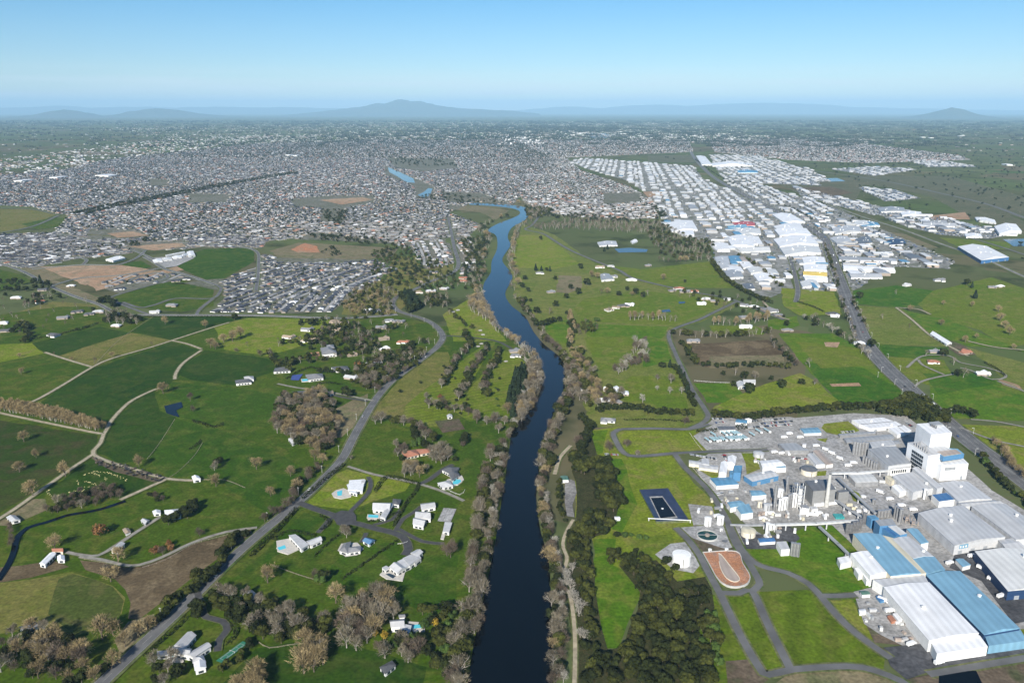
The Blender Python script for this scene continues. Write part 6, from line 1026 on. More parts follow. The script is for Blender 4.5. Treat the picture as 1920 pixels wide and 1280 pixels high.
bld('flat blue roofed workshop with white walls near the road', [(1331, 896), (1369, 894), (1385, 907), (1344, 910)], 5.5, 'blue', 'w_white', rise=.7); bld('large grey roof with blue fascia on an angle', [(1395, 891), (1445, 881), (1460, 891), (1411, 902)], 7, 'lgrey', 'w_blue', rise=.9)
bld('white hall with blue-green roof strip', [(1424, 864), (1458, 861), (1473, 872), (1430, 877)], 7, 'white', rise=1); bld('narrow blue-green roofed annex of the white hall', [(1453, 872), (1471, 871), (1474, 876), (1456, 877)], 6.5, 'lblue', extra=False, flat=True)
bld('pale blue roofed building by the process tanks', [(1406, 919), (1427, 919), (1437, 927), (1410, 929)], 6, 'lblue', rise=.6); bld('blue-roofed block nearest the bend, upper one', [(1364, 941), (1388, 938), (1398, 946), (1370, 951)], 6, 'lblue', rise=.6); bld('blue-roofed block nearest the bend, lower one with loading dock', [(1381, 951), (1404, 944), (1412, 960), (1390, 963)], 7.5, 'lblue', rise=.7)
bld('blue-roofed pump building beside the cream round tank', [(1421, 1009), (1450, 1007), (1454, 1014), (1425, 1016)], 4, 'sblue', rise=.5); bld('grey and blue stepped plant building by three silos', [(1456, 1015), (1474, 1014), (1481, 1029), (1465, 1030)], 7, 'lgrey', rise=.4, flat=True)
bld('small blue-roofed visitor building beside a white dome', [(1382, 785), (1402, 787), (1400, 793), (1379, 791)], 4, 'blue', rise=.8, grp=None); o = bld('dark-striped roof building with three dormers by the lot', [(1345, 799), (1376, 799), (1379, 805), (1350, 806)], 5, 'dgrey', rise=.6)
bld('tiny white pump shed on the lawn', [(1152, 968), (1161, 968), (1163, 971), (1153, 972)], 3, 'white', extra=False, name='pump_shed', cat='shed'); bld('small teal-roofed hut by the river path', [(1051, 892), (1064, 892), (1066, 899), (1053, 899)], 4, 'green', extra=False, name='hut', cat='hut'); bld('white service truck dock shed by the railway siding', [(1505, 832), (1512, 832), (1511, 834), (1505, 834)], 4, 'white', extra=False)
# tanks and silos
def tank(px, py, r, h, m, label, cat='tank', dome=0, rim=None, name='tank', n=20, grp=None, roof=None):
    x, y = G(px, py); o = empty(name, x, y); b = MB(); b.cyl(0, 0, 0, h, r, n=n, cap=False); link('shell', b.mesh('shell', [m], smooth=False), o); b = MB()
    b.cyl(0, 0, h, h + .3, r + .15, n=n, dome=dome or .01); link('roof', b.mesh('roof', [roof or m]), o)
    b = MB(); b.box(0, -r - .25, 0, h, .7, .5); link('ladder', b.mesh('ladder', ['dsteel']), o)
    tag(o, label, cat, grp); return o
tank(1277, 1056, 8.4, 9.5, 'tankw', 'large white round tank on a concrete pad beside the wood', dome=.5, n=36); tank(1326.5, 985, 3.6, 8.5, 'tankw', 'white cylindrical tank left of its twin, above the clarifier', dome=.8); tank(1350, 982, 3.6, 8.5, 'tankw', 'white cylindrical tank right of its twin, above the clarifier', dome=.8)
tank(1402.5, 1004, 7, 6, 'w_cream', 'low cream round tank with conical lid', dome=1.2, n=30, roof='m_cream'); tank(1438, 1003, 2, 13, 'tankw', 'tall slim white silo beside two short ones', 'silo', name='silo'); tank(1446, 993, 1.8, 6, 'tankw', 'short white silo, left of the pair', 'silo', name='silo'); tank(1453, 993, 1.8, 6, 'tankw', 'short white silo, right of the pair', 'silo', name='silo')
tank(1422, 856, 6.5, 5, 'lgreyt' if 'lgreyt' in M else 'm_lgrey', 'pale grey round tank on the lawn behind the halls', dome=1.5, n=28); tank(1516, 888, 9, 6.5, 'w_cream', 'wide round tank with dark conical roof behind the boiler house', dome=1.6, n=32, roof='m_dgrey'); tank(1403, 791, 4.5, 3.5, 'tankw', 'small white domed building beside the blue roof', 'building', dome=2, name='dome')
for i, (x, y) in enumerate(((1484, 1041), (1489.5, 1042), (1495.5, 1043))): tank(x, y, 1.5, 13.5, 'steel', ('left', 'middle', 'right')[i] + ' one of three grey silos at the grass edge', 'silo', name='silo')
for i, (x, y) in enumerate(((1601, 851), (1606, 852), (1611, 853), (1617, 852), (1623, 853))): tank(x, y, 2.2, 16.5, 'steel', ('first', 'second', 'third', 'fourth', 'fifth')[i] + ' from the left of five tall grey milk silos', 'silo', name='milk_silo', dome=.6, grp='tall grey milk silos')
for i, (x, y) in enumerate(((1619, 868), (1624, 871), (1629, 874), (1634, 877), (1639, 880), (1643, 882))): tank(x, y, 1.8, 9.5, 'steel', ('first', 'second', 'third', 'fourth', 'fifth', 'sixth')[i] + ' from the left of six shorter grey milk silos', 'silo', name='milk_silo', dome=.5, grp='short grey milk silos')
for i, (x, y, h) in enumerate(((1588, 1000, 11), (1594, 1001, 11), (1600, 997, 11), (1606, 996, 11), (1612, 991, 11), (1619, 983, 13))): tank(x, y, 1.9, h, 'dsteel', ('first', 'second', 'third', 'fourth', 'fifth', 'sixth')[i] + ' from the left of the dark silos behind the blue hall', 'silo', name='dark_silo', dome=.4, grp='dark steel silos')
for i, (x, y, h) in enumerate(((1648, 970, 8), (1654, 970, 8), (1660, 969, 8), (1666, 968, 8), (1678, 971, 14), (1682, 975, 14), (1687, 981, 16))): tank(x, y, 1.9, h, 'steel', ('first', 'second', 'third', 'fourth', 'fifth', 'sixth', 'seventh')[i] + ' from the left of the steel silos beside the siding', 'silo', name='steel_silo', dome=.4, grp='steel silos beside the siding')
tank(1638, 945, 1.8, 6, 'steel', 'lone small steel tank at the edge of the inner yard', 'silo', name='silo'); tank(1733, 936, 1.8, 12, 'tankw', 'slim white silo beside the deep blue roof', 'silo', name='silo'); tank(1619, 932, 2.6, 1.6, 'tankw', 'squat pale tank on the grass triangle', dome=.5); tank(1550, 968, 1.9, 2.5, 'tankw', 'small white horizontal-looking tank on the yard', dome=.4)
CH = empty('chimney', *G(1549, 950)); b = MB(); b.cyl(0, 0, 0, 37, 2.3, 1.5, n=18, m=0); b.cyl(0, 0, 37, 37.6, 1.7, n=18, m=0); link('stack', b.mesh('stack', ['concrete']), CH); b = MB(); b.cyl(0, 0, 37.6, 38, 1.3, n=14); link('flue_cap', b.mesh('flue_cap', ['dsteel']), CH); tag(CH, 'tall pale concrete chimney in front of the boiler house', 'chimney')
# milk-powder process cluster
PCL = [(1452, 958, 1.7, 30, 'steel', 'tall grey flue stack left of the white process vessels', 'flue_stack'), (1462, 957, 2, 13, 'tankw', 'white process vessel, first from the left', 'process_vessel'), (1467, 956, 2, 14, 'tankw', 'white process vessel, second from the left', 'process_vessel'), (1472, 955, 2, 14, 'tankw', 'white process vessel, third from the left', 'process_vessel'), (1478, 953, 1.6, 16, 'steel', 'grey process vessel, fourth from the left', 'process_vessel'), (1482, 952, 1.6, 16, 'steel', 'grey process vessel, fifth from the left', 'process_vessel'), (1487, 951, 1.8, 16, 'tankw', 'white process vessel, sixth from the left', 'process_vessel'), (1492, 950, 1.8, 15, 'tankw', 'white process vessel, rightmost of the row', 'process_vessel'),
       (1461, 930, 4, 8, 'tankw', 'fat white domed tank behind the process vessels', 'tank'), (1475, 925, 1.6, 20, 'steel', 'slim grey column behind the white vessels', 'process_column'), (1424, 951, 2.4, 6, 'w_cream', 'cream conical tank left of the process vessels', 'tank'), (1437, 958, 3.4, 8, 'm_lgrey', 'pale grey upright tank left of the flue stack', 'tank'), (1437, 966, 1.6, 4, 'tankw', 'little white tank in front of the pale grey one', 'tank')]
for x, y, r, h, m, l, nm in PCL: tank(x, y, r, h, m, l, 'tank' if nm == 'tank' else 'vessel', dome=.7, name=nm)
def frame_tower(px, py, w_, h, label, m='tankw'):
    x, y = G(px, py); o = empty('steel_frame_tower', x, y); c = MB(); d = MB(); s = MB()
    for a in (-1, 1):
        for b_ in (-1, 1): c.box(a * w_ / 2, b_ * w_ / 2, 0, h, .4, .4)
    for z in range(4, int(h) + 1, 4): d.box(0, 0, z, z + .3, w_, w_, 0, bottom=True)
    s.cyl(0, 0, 2, h * .8, w_ * .28, n=10); link('column', c.mesh('column', [m]), o); link('deck', d.mesh('deck', ['steel']), o); link('vessel', s.mesh('vessel', [m]), o); tag(o, label, 'tower'); return o
frame_tower(1498, 952, 6, 27, 'white steel-framed process tower beside the boiler house'); frame_tower(1490, 938, 5, 20, 'shorter steel-framed tower behind the process tower', 'steel'); frame_tower(1507, 962, 7, 9, 'low white steel-framed platform at the process tower foot'); frame_tower(1700, 978, 6, 7, 'low brown pipe rack beside the silos', 'm_brown'); frame_tower(1712, 985, 6, 6, 'second low brown pipe rack further along the siding', 'm_brown')
bld('white plant room at the foot of the process tower', [(1499, 950), (1515, 949), (1517, 955), (1500, 956)], 6, 'white', flat=True, extra=False, name='plant_room'); bld('white skirt building under the boiler house', [(1524, 941), (1568, 936), (1572, 940), (1526, 946)], 3.5, 'white', flat=True, extra=False, name='plant_room'); bld('small white shed left of the chimney foot', [(1518, 949), (1530, 948), (1534, 953), (1522, 955)], 4, 'lgrey', flat=True, extra=False)
for l, q in (('white container on the inner yard, upper one', [(1605, 955), (1612, 954), (1615, 957), (1607, 958)]), ('white container on the inner yard, right one', [(1618, 953), (1626, 952), (1629, 955), (1620, 957)]), ('long white container beside the twin silos', [(1648, 955), (1660, 958), (1662, 961), (1648, 959)])): bld(l, q, 3, 'white', extra=False, name='container', cat='container')
for i in range(4): bld(('first', 'second', 'third', 'fourth')[i] + ' from the left of four teal containers on the yard', [(1562 + i * 4.2, 963), (1565.5 + i * 4.2, 962.6), (1571 + i * 4.2, 969.4), (1567.5 + i * 4.2, 970)], 2.6, 'teal', 'm_teal', extra=False, name='container', cat='container', grp='teal containers')
for i in range(6): bld(('first', 'second', 'third', 'fourth', 'fifth', 'sixth')[i] + ' from the left of the brown crate stacks under the canopy', [(1601 + i * 6.2, 905), (1606 + i * 6.2, 904.6), (1607 + i * 6.2, 906.6), (1602 + i * 6.2, 907)], 3, 'brown', 'm_brown', extra=False, name='crate_stack', cat='crates', grp='brown crate stacks')
def bridge(pts, z, w_, label, m='m_lgrey'):
    ln = [G(a, b, z) for a, b in pts]; o = empty('pipe_bridge', *ln[0]); B = MB(); n = 0
    for a, b in zip(ln[:-1], ln[1:]):
        L_ = math.dist(a, b); B.box((a[0] + b[0]) / 2, (a[1] + b[1]) / 2, z - 1.6, z, L_ + 1, w_, math.atan2(b[1] - a[1], b[0] - a[0]), bottom=True)
        k = max(1, int(L_ / 18)); p = MB(); p.box(0, 0, 0, z - 1.6, 1.1, 1.1); pm = p.mesh('pier', ['w_pgrey'])
        for j in range(k): link('pier', pm, o, (a[0] + (b[0] - a[0]) * (j + .5) / k - ln[0][0], a[1] + (b[1] - a[1]) * (j + .5) / k - ln[0][1], 0))
    part('deck', B, m, o, (ln[0][0], ln[0][1], 0)); tag(o, label, 'pipe bridge'); return o
bridge([(1560, 886), (1608, 885), (1665, 881)], 8, 3.2, 'long white pipe bridge crossing the yard toward the windowed building', 'm_off'); bridge([(1455, 982), (1530, 980), (1612, 974)], 8, 3, 'pipe bridge running along the top of the lawn', 'm_off'); bridge([(1537, 986), (1572, 1018), (1602, 1048)], 7, 2.6, 'dark pipe bridge slanting down across the lawn', 'm_grey'); bridge([(1572, 895), (1600, 922), (1641, 960)], 8, 2.6, 'pipe bridge slanting from chimney yard to silos', 'm_grey'); bridge([(1570, 937), (1597, 956), (1622, 970)], 7, 2.2, 'lower pipe bridge slanting past the boiler house annex', 'm_grey'); bridge([(1370, 982), (1410, 983), (1455, 982)], 5, 1.5, 'thin low pipe bridge left of the white silos', 'm_grey')
# clarifier, digester lagoon, lined pond
x, y = G(1326, 1006); o = empty('clarifier', x, y); R_ = 10.3; b = MB()
for i in range(48):
    a0, a1 = 2 * math.pi * i / 48, 2 * math.pi * (i + 1) / 48; p = lambda a, r, z: (math.cos(a) * r, math.sin(a) * r, z)
    b.face([p(a0, R_, 0), p(a1, R_, 0), p(a1, R_, 2), p(a0, R_, 2)]); b.face([p(a0, R_, 2), p(a1, R_, 2), p(a1, R_ - .9, 2), p(a0, R_ - .9, 2)]); b.face([p(a1, R_ - .9, 1), p(a0, R_ - .9, 1), p(a0, R_ - .9, 2), p(a1, R_ - .9, 2)])
link('rim', b.mesh('rim', ['concrete']), o); M['algae'] = water('clarifier_water', (.012, .05, .045), .15, .05, .5); b = MB(); b.face([(math.cos(2 * math.pi * i / 40) * (R_ - .9), math.sin(2 * math.pi * i / 40) * (R_ - .9), 1.4) for i in range(40)]); link('water', b.mesh('water', ['algae']), o)
b = MB(); b.box(0, 0, 2.1, 2.5, R_ * 2, .9, -.02, bottom=True); link('walkway', b.mesh('walkway', ['steel']), o); b = MB(); b.cyl(0, 0, 1, 2.8, 2.2, n=20); link('hub', b.mesh('hub', ['m_brown']), o); tag(o, 'round clarifier with green water and a walkway across', 'clarifier')
def lagoon():
    pts = [(1317, 1037), (1380, 1035), (1393, 1058), (1403, 1074), (1407, 1085), (1402, 1096), (1388, 1102), (1370, 1102), (1355, 1096), (1343, 1084), (1333, 1066)]; w_ = spline(GP(pts) + GP(pts[:1]), 5)[:-1]; c = cen(w_); o = empty('aeration_lagoon', *c); M['sludge'] = land('sludge', (.36, .17, .09), (.44, .22, .13), (.30, .19, .14), s1=.05, s2=.12, s3=1)
    b = MB(); n = len(w_); sc_ = lambda p, s: (c[0] + (p[0] - c[0]) * s, c[1] + (p[1] - c[1]) * s)
    for i in range(n):
        p, q = w_[i], w_[(i + 1) % n]; p2, q2 = sc_(p, .965), sc_(q, .965)
        b.face([(*p, 0), (*q, 0), (*q, 1.8), (*p, 1.8)]); b.face([(*p, 1.8), (*q, 1.8), (*q2, 1.8), (*p2, 1.8)]); b.face([(*q2, 1.0), (*p2, 1.0), (*p2, 1.8), (*q2, 1.8)])
    part('rim', b, 'concrete', o, (*c, 0)); b = MB(); b.face([(*sc_(p, .965), 1.3) for p in w_]); part('sludge', b, 'sludge', o, (*c, 0))
    b = MB(); q = spline(GP([(1347, 1040), (1352, 1042), (1368, 1062), (1384, 1082), (1386, 1090), (1376, 1093), (1362, 1086), (1352, 1070), (1348, 1055)]), 4)
    for i in range(len(q) - 1): b.box((q[i][0] + q[i + 1][0]) / 2, (q[i][1] + q[i + 1][1]) / 2, 1, 1.9, math.dist(q[i], q[i + 1]) + .2, .5, math.atan2(q[i + 1][1] - q[i][1], q[i + 1][0] - q[i][0]))
    part('baffle', b, 'w_cream', o, (*c, 0)); b = MB(); b.face([(a[0], a[1], 1.36) for a in q[:-1]]); part('foam', b, 'm_brown', o, (*c, 0)); tag(o, 'oval lagoon of orange-brown sludge with pale rim', 'lagoon')
lagoon()
tank(1331, 1034, 1.6, 2.6, 'tankw', 'small white drum at the lagoon head, left', name='drum', dome=.3); tank(1362, 1033, 1.6, 2.6, 'tankw', 'small white drum at the lagoon head, right', name='drum', dome=.3); tank(1352, 996, 1.4, 2.6, 'tankw', 'small white drum beside the clarifier', name='drum', dome=.3); tank(1359, 1016, 2.6, 1, 'concrete', 'small open concrete basin right of the clarifier', 'basin', name='basin', roof='dsteel')
def pond():
    out = GP([(1199, 921), (1252, 918), (1292, 979), (1231, 981)]); inn = GP([(1217, 932), (1242, 931), (1271, 972), (1238, 976)]); c = cen(out); o = empty('lined_pond', *c); M['liner'] = mat('pond_liner', (.028, .036, .07), .35, .2, .1, spec=.5); b = MB()
    if area(out) < 0: out, inn = out[::-1], inn[::-1]
    for i in range(4): j = (i + 1) % 4; b.face([(*out[i], 2.2), (*out[j], 2.2), (*inn[j], 1.0), (*inn[i], 1.0)])
    part('liner', b, 'liner', o, (*c, 0)); b = MB(); s = lambda p: (c[0] + (p[0] - c[0]) * 1.02, c[1] + (p[1] - c[1]) * 1.02)
    for i in range(4): j = (i + 1) % 4; b.face([(*s(out[i]), 0), (*s(out[j]), 0), (*out[j], 2.25), (*out[i], 2.25)])
    part('bank', b, 'verge', o, (*c, 0)); ci = cen(inn); k = lambda p, f: (ci[0] + (p[0] - ci[0]) * f, ci[1] + (p[1] - ci[1]) * f); b = MB()
    for i in range(4): j = (i + 1) % 4; b.face([(*inn[i], 1.05), (*inn[j], 1.05), (*k(inn[j], .86), 1.05), (*k(inn[i], .86), 1.05)])
    part('waterline', b, 'lot', o, (*c, 0)); M['blackw'] = water('black_water', (.003, .004, .006), .06, .03, .5); b = MB(); b.face([(*k(p, .86), 1.1) for p in inn]); part('water', b, 'blackw', o, (*c, 0))
    b = MB(); x, y = G(1242, 955); b.cyl(x, y, 1, 1.6, 1.2, n=10); part('aerator', b, 'tankw', o, (*c, 0)); tag(o, 'rectangular pond with a dark blue plastic liner', 'pond')
    a, b_ = G(1215, 971, 3), G(1296, 975, 3); o2 = empty('gantry', *a); B = MB(); B.box((a[0] + b_[0]) / 2, (a[1] + b_[1]) / 2, 2.7, 3.2, math.dist(a, b_), .9, math.atan2(b_[1] - a[1], b_[0] - a[0]), bottom=True); part('beam', B, 'tankw', o2, (*a, 0)); B = MB()
    for t in (.02, .98): B.box(a[0] + (b_[0] - a[0]) * t, a[1] + (b_[1] - a[1]) * t, 0, 2.7, 1, 1)
    part('support', B, 'concrete', o2, (*a, 0)); tag(o2, 'thin white gantry spanning the lined pond', 'gantry')
pond()
# ------------------------------------------------------------------ villas near the river and the farmhouses
M['paving'] = mat('paving', (.50, .47, .42), .85, .1, .5); M['court_g'] = mat('court_green', (.03, .16, .10), .8, .08, .3); M['court_b'] = mat('court_blue', (.05, .08, .25), .8, .08, .3)
def villa(label, wings, pool=None, cat='house'):
    """wings: (roof corners in the photo, eaves height, roof colour, 'h'ip/'g'able/'f'lat)"""
    qs = [[G(a, b, h) for a, b in q] for q, h, c, k in wings]; c0 = cen(qs[0]); o = empty('villa', *c0); org = (*c0, 0)
    for i, (q, (_, h, c, k)) in enumerate(zip(qs, wings)):
        if area(q) < 0: q = q[::-1]
        W = MB(); R = MB(); ww = min(math.dist(q[0], q[1]), math.dist(q[1], q[2])); cx, cy = cen(q); inn = [(cx + (a - cx) * .94, cy + (b - cy) * .94) for a, b in q]; W.prism(inn, 0, h - .05 + .01 * i, 0)
        if k == 'f': R.prism(q, h - .3 + .02 * i, h + .15 + .03 * i, 0, bottom=True)
        else: R.roof(inn, h + .02 * i, ww * .2 + .03 * i, 1 if k == 'h' else 0, 0, .6, .22, gm=0, gb=W)
        part('wall', W, 'w_white' if c != 'terra' else 'w_cream', o, org); part('roof', R, 'rf_' + c, o, org)
        for j in range(4):
            a, b = inn[j], inn[(j + 1) % 4]
            if (b[0] - a[0]) < -.2 * math.dist(a, b) or math.dist(a, b) < 5: continue
            wallstrip(o, 'window', a, b, .6, min(h - .6, 2.5), .12, .9, 'glass', min(4, max(1, int(math.dist(a, b) / 5))), .35)
    tag(o, label, cat)
def pool(label, quad, z=1.12, deck=None, m='pool'):
    w_ = GP(quad); c = cen(w_); o = empty('swimming_pool', *c); k = lambda p, f: (c[0] + (p[0] - c[0]) * f, c[1] + (p[1] - c[1]) * f)
    if area(w_) < 0: w_ = w_[::-1]
    b = MB(); b.prism([k(p, 1.22) for p in w_], 0, z, 0); part('surround', b, 'paving', o, (*c, 0)); b = MB(); b.face([(*p, z + .03) for p in w_]); part('water', b, m, o, (*c, 0)); tag(o, label, 'pool')
def patio(quad): 
    w_ = GP(quad); b = MB(); c = cen(w_); b.prism(w_, 0, 1.0 + .03 * random.random(), 0); tag(link('patio', b.mesh('patio', ['paving'])), kind='structure')
villa('white villa with curved terrace wall and oval pool', [([(655, 900), (684, 898), (680, 920), (652, 918)], 4, 'white', 'f'), ([(650, 908), (662, 905), (670, 926), (655, 922)], 3.5, 'white', 'f'), ([(678, 900), (686, 899), (684, 904), (677, 906)], 4.4, 'light', 'f')]); patio([(622, 926), (630, 920), (644, 916), (662, 924), (658, 932), (640, 936), (626, 933)]); pool('small bright pool inside the curved white terrace', [(632, 923), (642, 920), (641, 930), (633, 931)])
villa('flat-roofed white villa with pool, above the cul-de-sac', [([(700, 942), (735, 942), (730, 958), (698, 955)], 4, 'light', 'g'), ([(726, 948), (738, 943), (722, 972), (712, 970)], 4, 'light', 'g'), ([(737, 935), (752, 936), (748, 946), (736, 944)], 4, 'char', 'h')]); patio([(688, 970), (712, 962), (714, 974), (690, 975)]); pool('turquoise rectangular pool left of the flat-roofed villa', [(691, 966), (710, 967), (709, 972), (690, 971)])
villa('pale grey villa of stepped roofs beside the tennis court', [([(788, 944), (814, 941), (817, 950), (790, 955)], 4, 'light', 'g'), ([(780, 958), (806, 960), (808, 972), (778, 970)], 4.5, 'light', 'g'), ([(776, 970), (800, 974), (794, 986), (774, 982)], 4.5, 'light', 'g')])
villa('black-roofed villa with drive and oval pool, nearest the river', [([(828, 880), (840, 874), (862, 876), (850, 892)], 4, 'char', 'h'), ([(842, 888), (855, 880), (862, 890), (848, 900)], 4, 'char', 'h'), ([(820, 905), (842, 900), (850, 910), (830, 914)], 3.5, 'light', 'h')]); patio([(838, 900), (866, 892), (870, 900), (846, 916), (832, 914)]); pool('bright blue oval pool beside the black-roofed villa', [(848, 904), (856, 900), (863, 900), (865, 904), (858, 909), (850, 909)])
villa('long white flat-roofed villa with courtyard beside the main road', [([(541, 1003), (554, 1001), (580, 1020), (565, 1029)], 4.5, 'light', 'f'), ([(575, 1014), (600, 1005), (604, 1012), (582, 1022)], 4, 'light', 'g')]); patio([(518, 1015), (545, 1010), (562, 1030), (540, 1040), (520, 1034)]); pool('small round-ended blue pool at the courtyard villa', [(520, 1028), (534, 1023), (537, 1029), (524, 1033)])
villa('slate-roofed round-gardened house between two lawns', [([(645, 1018), (658, 1014), (652, 1037), (636, 1032)], 3.6, 'grey', 'h'), ([(652, 1026), (676, 1023), (676, 1032), (652, 1036)], 3.6, 'grey', 'h')]); sheet('patio', [(633, 1033), (640, 1020), (670, 1018), (682, 1030), (670, 1042), (648, 1045)], 'paving', .97)
villa('separate blue-roofed garage beside the slate-roofed house', [([(680, 1013), (690, 1008), (703, 1012), (692, 1020)], 3.4, 'blue', 'g')], cat='garage')
villa('sprawling white villa of overlapping flat roofs with dark pool', [([(770, 1036), (782, 1030), (793, 1034), (782, 1044)], 4.5, 'light', 'g'), ([(755, 1046), (772, 1038), (786, 1046), (768, 1060)], 5, 'light', 'f'), ([(745, 1052), (758, 1046), (772, 1058), (756, 1066)], 4.5, 'light', 'f'), ([(730, 1062), (748, 1054), (762, 1064), (745, 1074)], 4.2, 'light', 'g'), ([(716, 1064), (724, 1060), (731, 1064), (722, 1069)], 3.8, 'light', 'f'), ([(775, 1046), (786, 1040), (790, 1046), (778, 1056)], 4.2, 'light', 'f')]); patio([(712, 1078), (724, 1066), (760, 1072), (755, 1090), (725, 1086)]); pool('dark blue pool on the terrace of the sprawling villa', [(723, 1078), (730, 1076), (743, 1081), (737, 1086)], m='bluep')
villa('secluded white villa among leafless trees with turquoise pool', [([(731, 1163), (757, 1160), (758, 1174), (733, 1175)], 5, 'light', 'g'), ([(752, 1168), (772, 1172), (768, 1186), (748, 1182)], 4.6, 'light', 'f'), ([(742, 1184), (772, 1184), (768, 1196), (744, 1195)], 4, 'light', 'f'), ([(748, 1152), (758, 1151), (759, 1156), (749, 1157)], 3.5, 'grey', 'g')]); patio([(764, 1166), (796, 1168), (797, 1184), (775, 1186)]); pool('long turquoise pool at the secluded villa', [(774, 1173), (792, 1171), (794, 1178), (774, 1180)])
villa('large grey-roofed mansion at the bottom left beside the road', [([(352, 1184), (368, 1190), (345, 1216), (326, 1210)], 4.5, 'light', 'g'), ([(324, 1212), (360, 1216), (355, 1228), (322, 1222)], 4.8, 'light', 'g'), ([(350, 1226), (388, 1204), (396, 1210), (362, 1232)], 4.8, 'light', 'g'), ([(362, 1232), (380, 1228), (386, 1240), (362, 1242)], 4.2, 'light', 'h'), ([(364, 1242), (384, 1238), (386, 1250), (366, 1256)], 4.4, 'white', 'g'), ([(295, 1220), (316, 1219), (318, 1228), (294, 1228)], 3.4, 'light', 'f')]); pool('bright blue pool at the bottom left mansion', [(322, 1226), (333, 1225), (334, 1232), (323, 1233)]); patio([(312, 1226), (340, 1224), (345, 1242), (318, 1242)])
villa('low terracotta-tiled house with white walls', [([(752, 846), (780, 842), (786, 852), (760, 858)], 3.4, 'terra', 'h'), ([(780, 842), (806, 840), (809, 847), (788, 851)], 3.4, 'terra', 'h')])
villa('charcoal-roofed house among lower trees', [([(712, 1250), (735, 1238), (742, 1246), (722, 1262)], 3.5, 'char', 'h')]); villa('grey pitched-roof cottage beside the lower road', [([(455, 1114), (472, 1106), (485, 1116), (466, 1126)], 3.8, 'grey', 'g')]); villa('white-roofed farmhouse beside a clump of dark trees', [([(308, 956), (338, 953), (340, 966), (310, 968)], 4, 'white', 'h')]); villa('small white cottage left of the white farmhouse', [([(286, 958), (300, 956), (301, 962), (288, 963)], 3, 'white', 'g')])
villa('tan hidden farmhouse with pale green roof among bare trees', [([(540, 822), (560, 815), (566, 822), (548, 832)], 3.6, 'light', 'h')]); villa('dark red roofed barn among the bare trees', [([(546, 792), (575, 790), (576, 797), (550, 800)], 3.6, 'terra', 'g')], cat='barn')
villa('black-roofed house on a round lawn', [([(515, 690), (548, 688), (545, 695), (512, 697)], 3.5, 'char', 'h')]); villa('grey-roofed villa beside a blue court', [([(572, 702), (605, 700), (607, 708), (578, 712)], 4, 'grey', 'h')]); sheet('sports_court', [(548, 704), (568, 702), (560, 714), (545, 713)], 'court_b', .97); pool('long pale pool below the grey-roofed villa', [(566, 712), (580, 711), (580, 715), (567, 716)])
villa('black-roofed house by the bush, white-walled, below the court', [([(620, 688), (652, 686), (655, 692), (630, 695)], 3.5, 'char', 'h')]); villa('two-storey slate mansion with red-paved forecourt', [([(600, 652), (628, 650), (632, 662), (604, 665)], 6, 'grey', 'h'), ([(612, 647), (625, 646), (627, 652), (614, 653)], 8, 'grey', 'h')]); sheet('forecourt', [(582, 662), (598, 660), (600, 668), (585, 668)], 'red', .97)
villa('cream villa with hedged garden right of the river road', [([(440, 713), (470, 710), (472, 716), (442, 719)], 3.8, 'char', 'h'), ([(457, 706), (475, 705), (476, 711), (459, 712)], 4, 'light', 'h')]); villa('dark flat-roofed house with gravel court', [([(548, 734), (575, 732), (577, 738), (550, 740)], 3.5, 'char', 'f')]); villa('tan-roofed barn beside the gravel court', [([(604, 738), (622, 732), (626, 736), (610, 743)], 4, 'tan', 'g')], cat='barn')
villa('white house beside two round dark trees and white fence', [([(1380, 716), (1394, 715), (1396, 724), (1384, 726)], 4, 'light', 'g'), ([(1392, 712), (1416, 712), (1417, 718), (1394, 718)], 3.6, 'light', 'g')])
FARM = [('long white-roofed barn by the stream paddock', [(94, 1036), (105, 1037), (84, 1058), (74, 1056)], 4, 'white'), ('small orange-roofed shed behind the long barn', [(97, 1028), (118, 1027), (118, 1033), (98, 1033)], 3.5, 'terra'), ('small white shed right of the long barn', [(108, 1042), (120, 1041), (121, 1050), (108, 1050)], 3, 'white'), ('pale blue-grey open barn beside the gravel track', [(224, 1017), (234, 1018), (220, 1032), (208, 1030)], 4, 'light'), ('white shed at the far left beside the thicket', [(12, 969), (28, 966), (38, 974), (22, 978)], 3, 'light'), ('grey shed beside the gravel track, upper', [(264, 975), (272, 972), (280, 975), (272, 982)], 3, 'light'), ('weathered brown shed beside the gravel track, lower', [(230, 992), (240, 990), (245, 996), (236, 1000)], 3, 'tan'), ('grey-roofed shed among brown trees at lower left', [(36, 1175), (62, 1165), (72, 1172), (46, 1184)], 3.5, 'grey'), ('pale green-grey cottage among lower left trees', [(80, 1220), (95, 1212), (103, 1218), (90, 1232)], 3.6, 'grey'), ('white domed hay shed at the end of the track', [(360, 893), (372, 892), (376, 897), (362, 899)], 4, 'white'), ('light blue utility shed at the golf course fringe', [(838, 778), (847, 777), (848, 781), (839, 782)], 3, 'light'), ('concrete-floored feed barn by the dark yard', [(1743, 625), (1752, 622), (1786, 643), (1776, 646)], 4, 'white')]
for l, q, h, c in FARM: villa(l, [(q, h, c, 'g')], cat='shed')
